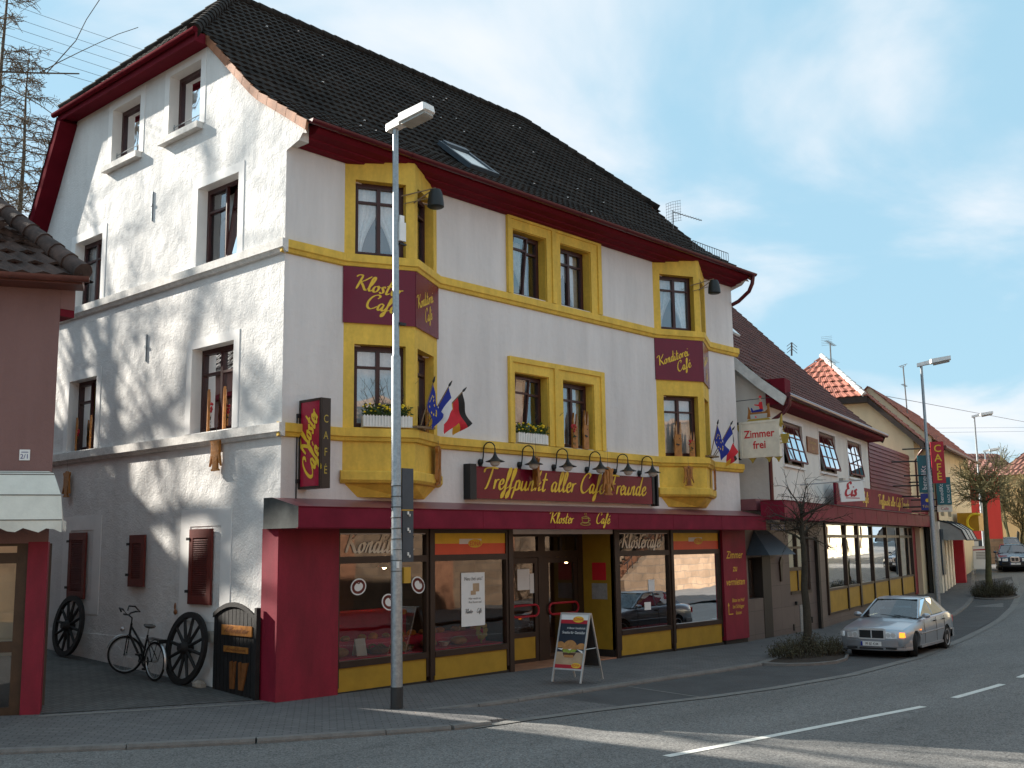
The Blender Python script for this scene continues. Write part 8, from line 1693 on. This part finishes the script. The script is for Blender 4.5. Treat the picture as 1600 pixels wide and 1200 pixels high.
        if indicator: r_ = MB(); r_.ball((1.02, s_ * .87, .66), .03, .01, .018, 8, 5); obj('side_repeater', r_, 'indicator_amber' if s_ > 0 else 'headlamp', o)
        tl = MB(); tl.box(-2.24, -2.12, min(s_ * .44, s_ * .76), max(s_ * .44, s_ * .76), .66, .84); obj('tail_light', tl, 'bright_red', o)
    bp = MB(); bx = [(1.80, .875), (2.10, .80), (2.22, .62), (2.275, .3), (2.285, 0)]
    prof = [(x, y) for x, y in bx] + [(x, -y) for x, y in bx[-2::-1]]
    for zb, zt, ex in ((.20, .30, .02), (.30, .46, .0)):
        vs = []
        for x, y in prof: vs += [(x - ex, y * (1 - ex), zb), (x, y, zb + .02), (x, y, zt - .015), (x - .03, y, zt), (x - .14, y * .96, zt), (x - .14, y * .96, zb)]
        m = len(prof); bp.add(vs, [(i * 6 + j, i * 6 + (j + 1) % 6, (i + 1) * 6 + (j + 1) % 6, (i + 1) * 6 + j) for i in range(m - 1) for j in range(6)])
    obj('front_bumper', bp, 'grey_bumper' if not boxy else 'black_trim', o, smooth=True)
    rb = MB(); vs = []
    for x, y in ((-1.75, .865), (-2.15, .80), (-2.30, .5), (-2.32, 0), (-2.30, -.5), (-2.15, -.80), (-1.75, -.865)): vs += [(x, y, .28), (x, y, .50), (x + .14, y * .95, .50), (x + .14, y * .95, .28)]
    rb.add(vs, [(i * 4 + j, i * 4 + (j + 1) % 4, (i + 1) * 4 + (j + 1) % 4, (i + 1) * 4 + j) for i in range(6) for j in range(4)]); obj('rear_bumper', rb, 'grey_bumper', o, smooth=True)
    iv = MB(); iv.box(2.20, 2.288, -.62, -.36, .245, .285); iv.box(2.20, 2.288, .36, .62, .245, .285); iv.box(2.2, 2.292, -.3, .3, .235, .275); obj('air_intake', iv, 'black_trim', o)
    pl = MB(); pl.box(2.285, 2.30, -.26, .26, .315, .425); q = obj('number_plate', pl, 'white_paper', o); p2 = MB(); p2.box(2.295, 2.302, -.258, -.21, .318, .422); obj('blue_band', p2, 'flag_blue', q)
    if plate: t = MB(); font(t, plate, (2.301, .025 - .0, .335), (0, 1, 0), (0, 0, 1), (1, 0, 0), .098, .004, 0, 'CENTER', .72); obj('lettering', t, 'dark_print', q)
    bd = MB(); bd.lathe([(.0, 0), (.028, 0), (.028, .006), (0, .006)], (2.16, 0, .715), 12, (.4, 0, 1)); obj('bonnet_badge', bd, 'chrome', o)
    wp = MB(); wp.tube([(.86, .3, .945), (.72, -.25, 1.0)], .008, 4); wp.tube([(.86, .6, .945), (.75, .12, .99)], .008, 4); obj('wiper', wp, 'black_trim', o)
    mr = MB(); mr.box(.02, .05, -.12, .12, 1.25, 1.31); obj('mirror', mr, 'black_trim', o)
    o.location = loc; o.rotation_euler = (0, 0, rz); o.scale = (sc,) * 3
    if driver:
        d = thing('person', 'driver in a dark jacket at the wheel of the silver car', 'person', (0, 0, 0)); me = bpy.data.meshes.new('body'); 
        V = [((-.20, .36, .55), .15), ((-.22, .36, .80), .15), ((-.22, .36, 1.00), .13), ((-.21, .36, 1.09), .055), ((-.19, .36, 1.16), .06), ((-.18, .36, 1.24), .075), ((-.20, .56, .98), .07), ((.02, .60, .80), .05), ((.28, .48, .96), .038), ((.33, .45, 1.0), .035), ((-.20, .16, .98), .07), ((.04, .12, .82), .05), ((.28, .24, .98), .038), ((.33, .27, 1.03), .035), ((.25, .46, .60), .09), ((.25, .26, .60), .09)]
        E_ = [(0, 1), (1, 2), (2, 3), (3, 4), (4, 5), (2, 6), (6, 7), (7, 8), (8, 9), (2, 10), (10, 11), (11, 12), (12, 13), (0, 14), (0, 15)]
        me.from_pydata([v for v, r_ in V], E_, []); b_ = bpy.data.objects.new('body', me); COL.objects.link(b_); m = b_.modifiers.new('skin', 'SKIN'); 
        for i, (v, r_) in enumerate(V): me.skin_vertices[0].data[i].radius = (r_, r_)
        me.skin_vertices[0].data[0].use_root = True; sb = b_.modifiers.new('sub', 'SUBSURF'); sb.levels = sb.render_levels = 2; bpy.context.view_layer.update()
        m2 = bpy.data.meshes.new_from_object(b_.evaluated_get(bpy.context.evaluated_depsgraph_get())); b_.modifiers.clear(); b_.data = m2; m2.materials.clear()
        for k in ('dark_jacket', 'skin'): m2.materials.append(MATS[k])
        for p in m2.polygons: c = p.center; p.material_index = 1 if (c.z > 1.10 and abs(c.x + .19) < .15) or c.x > .27 and c.z > .9 else 0; p.use_smooth = True
        b_.parent = d
        fc = MB(); fc.ball((-.105, .36, 1.225), .022, .014, .022, 8, 5); fc.ball((-.19, .44, 1.23), .02, .012, .03, 6, 4); fc.ball((-.19, .28, 1.23), .02, .012, .03, 6, 4); obj('nose_and_ears', fc, 'skin', d)
        ey = MB(); ey.ball((-.112, .39, 1.255), .010, .013, .008, 6, 4); ey.ball((-.112, .33, 1.255), .010, .013, .008, 6, 4); ey.box(-.108, -.102, .335, .385, 1.188, 1.194); obj('eyes_and_mouth', ey, 'dark_hair', d)
        hr = MB(); hr.ball((-.20, .36, 1.275), .085, .082, .065, 12, 7); obj('hair', hr, 'dark_hair', d, smooth=True)
        for y0, s_ in ((.45, 1), (.27, -1)):
            for k in range(4): fg = MB(); fg.tube([(.325, y0 + (k - 1.5) * .019, 1.02 - abs(k - 1.5) * .004), (.375, y0 + (k - 1.5) * .019, 1.03), (.385, y0 + (k - 1.5) * .018, .99)], [.009, .0085, .007], 6); obj('finger', fg, 'skin', d, smooth=True)
            fg = MB(); fg.tube([(.325, y0 - .03 * s_, 1.0), (.355, y0 - .052 * s_, 1.0), (.375, y0 - .05 * s_, .985)], [.010, .0095, .008], 6); obj('thumb', fg, 'skin', d, smooth=True)
        d.location = loc; d.rotation_euler = (0, 0, rz); d.scale = (sc,) * 3
    return o
sedan('silver saloon car with its amber indicator lit, pulling out past the near bare tree', 'silver_paint', (15.42, -4.0, gz(15.4) - .056), R(184.8), R(19), 'PF BE 4244', True, True, sc=.91)
P = at(1588.5, 885, 57.5); sedan('dark blue saloon car facing down the street at the right picture edge', 'navy_paint', (P.x + 2.1, P.y + .82, gz(P.x + 2) - .06), R(180 + 20), 0, 'PF', False, False, True, 'cars parked up the street')
P = at(1581, 872, 70); sedan('slate blue car parked behind the dark blue one', 'slate_paint', (P.x + 2, P.y + .8, gz(P.x + 2) - .06), R(180 + 22), 0, '', False, False, True, 'cars parked up the street')
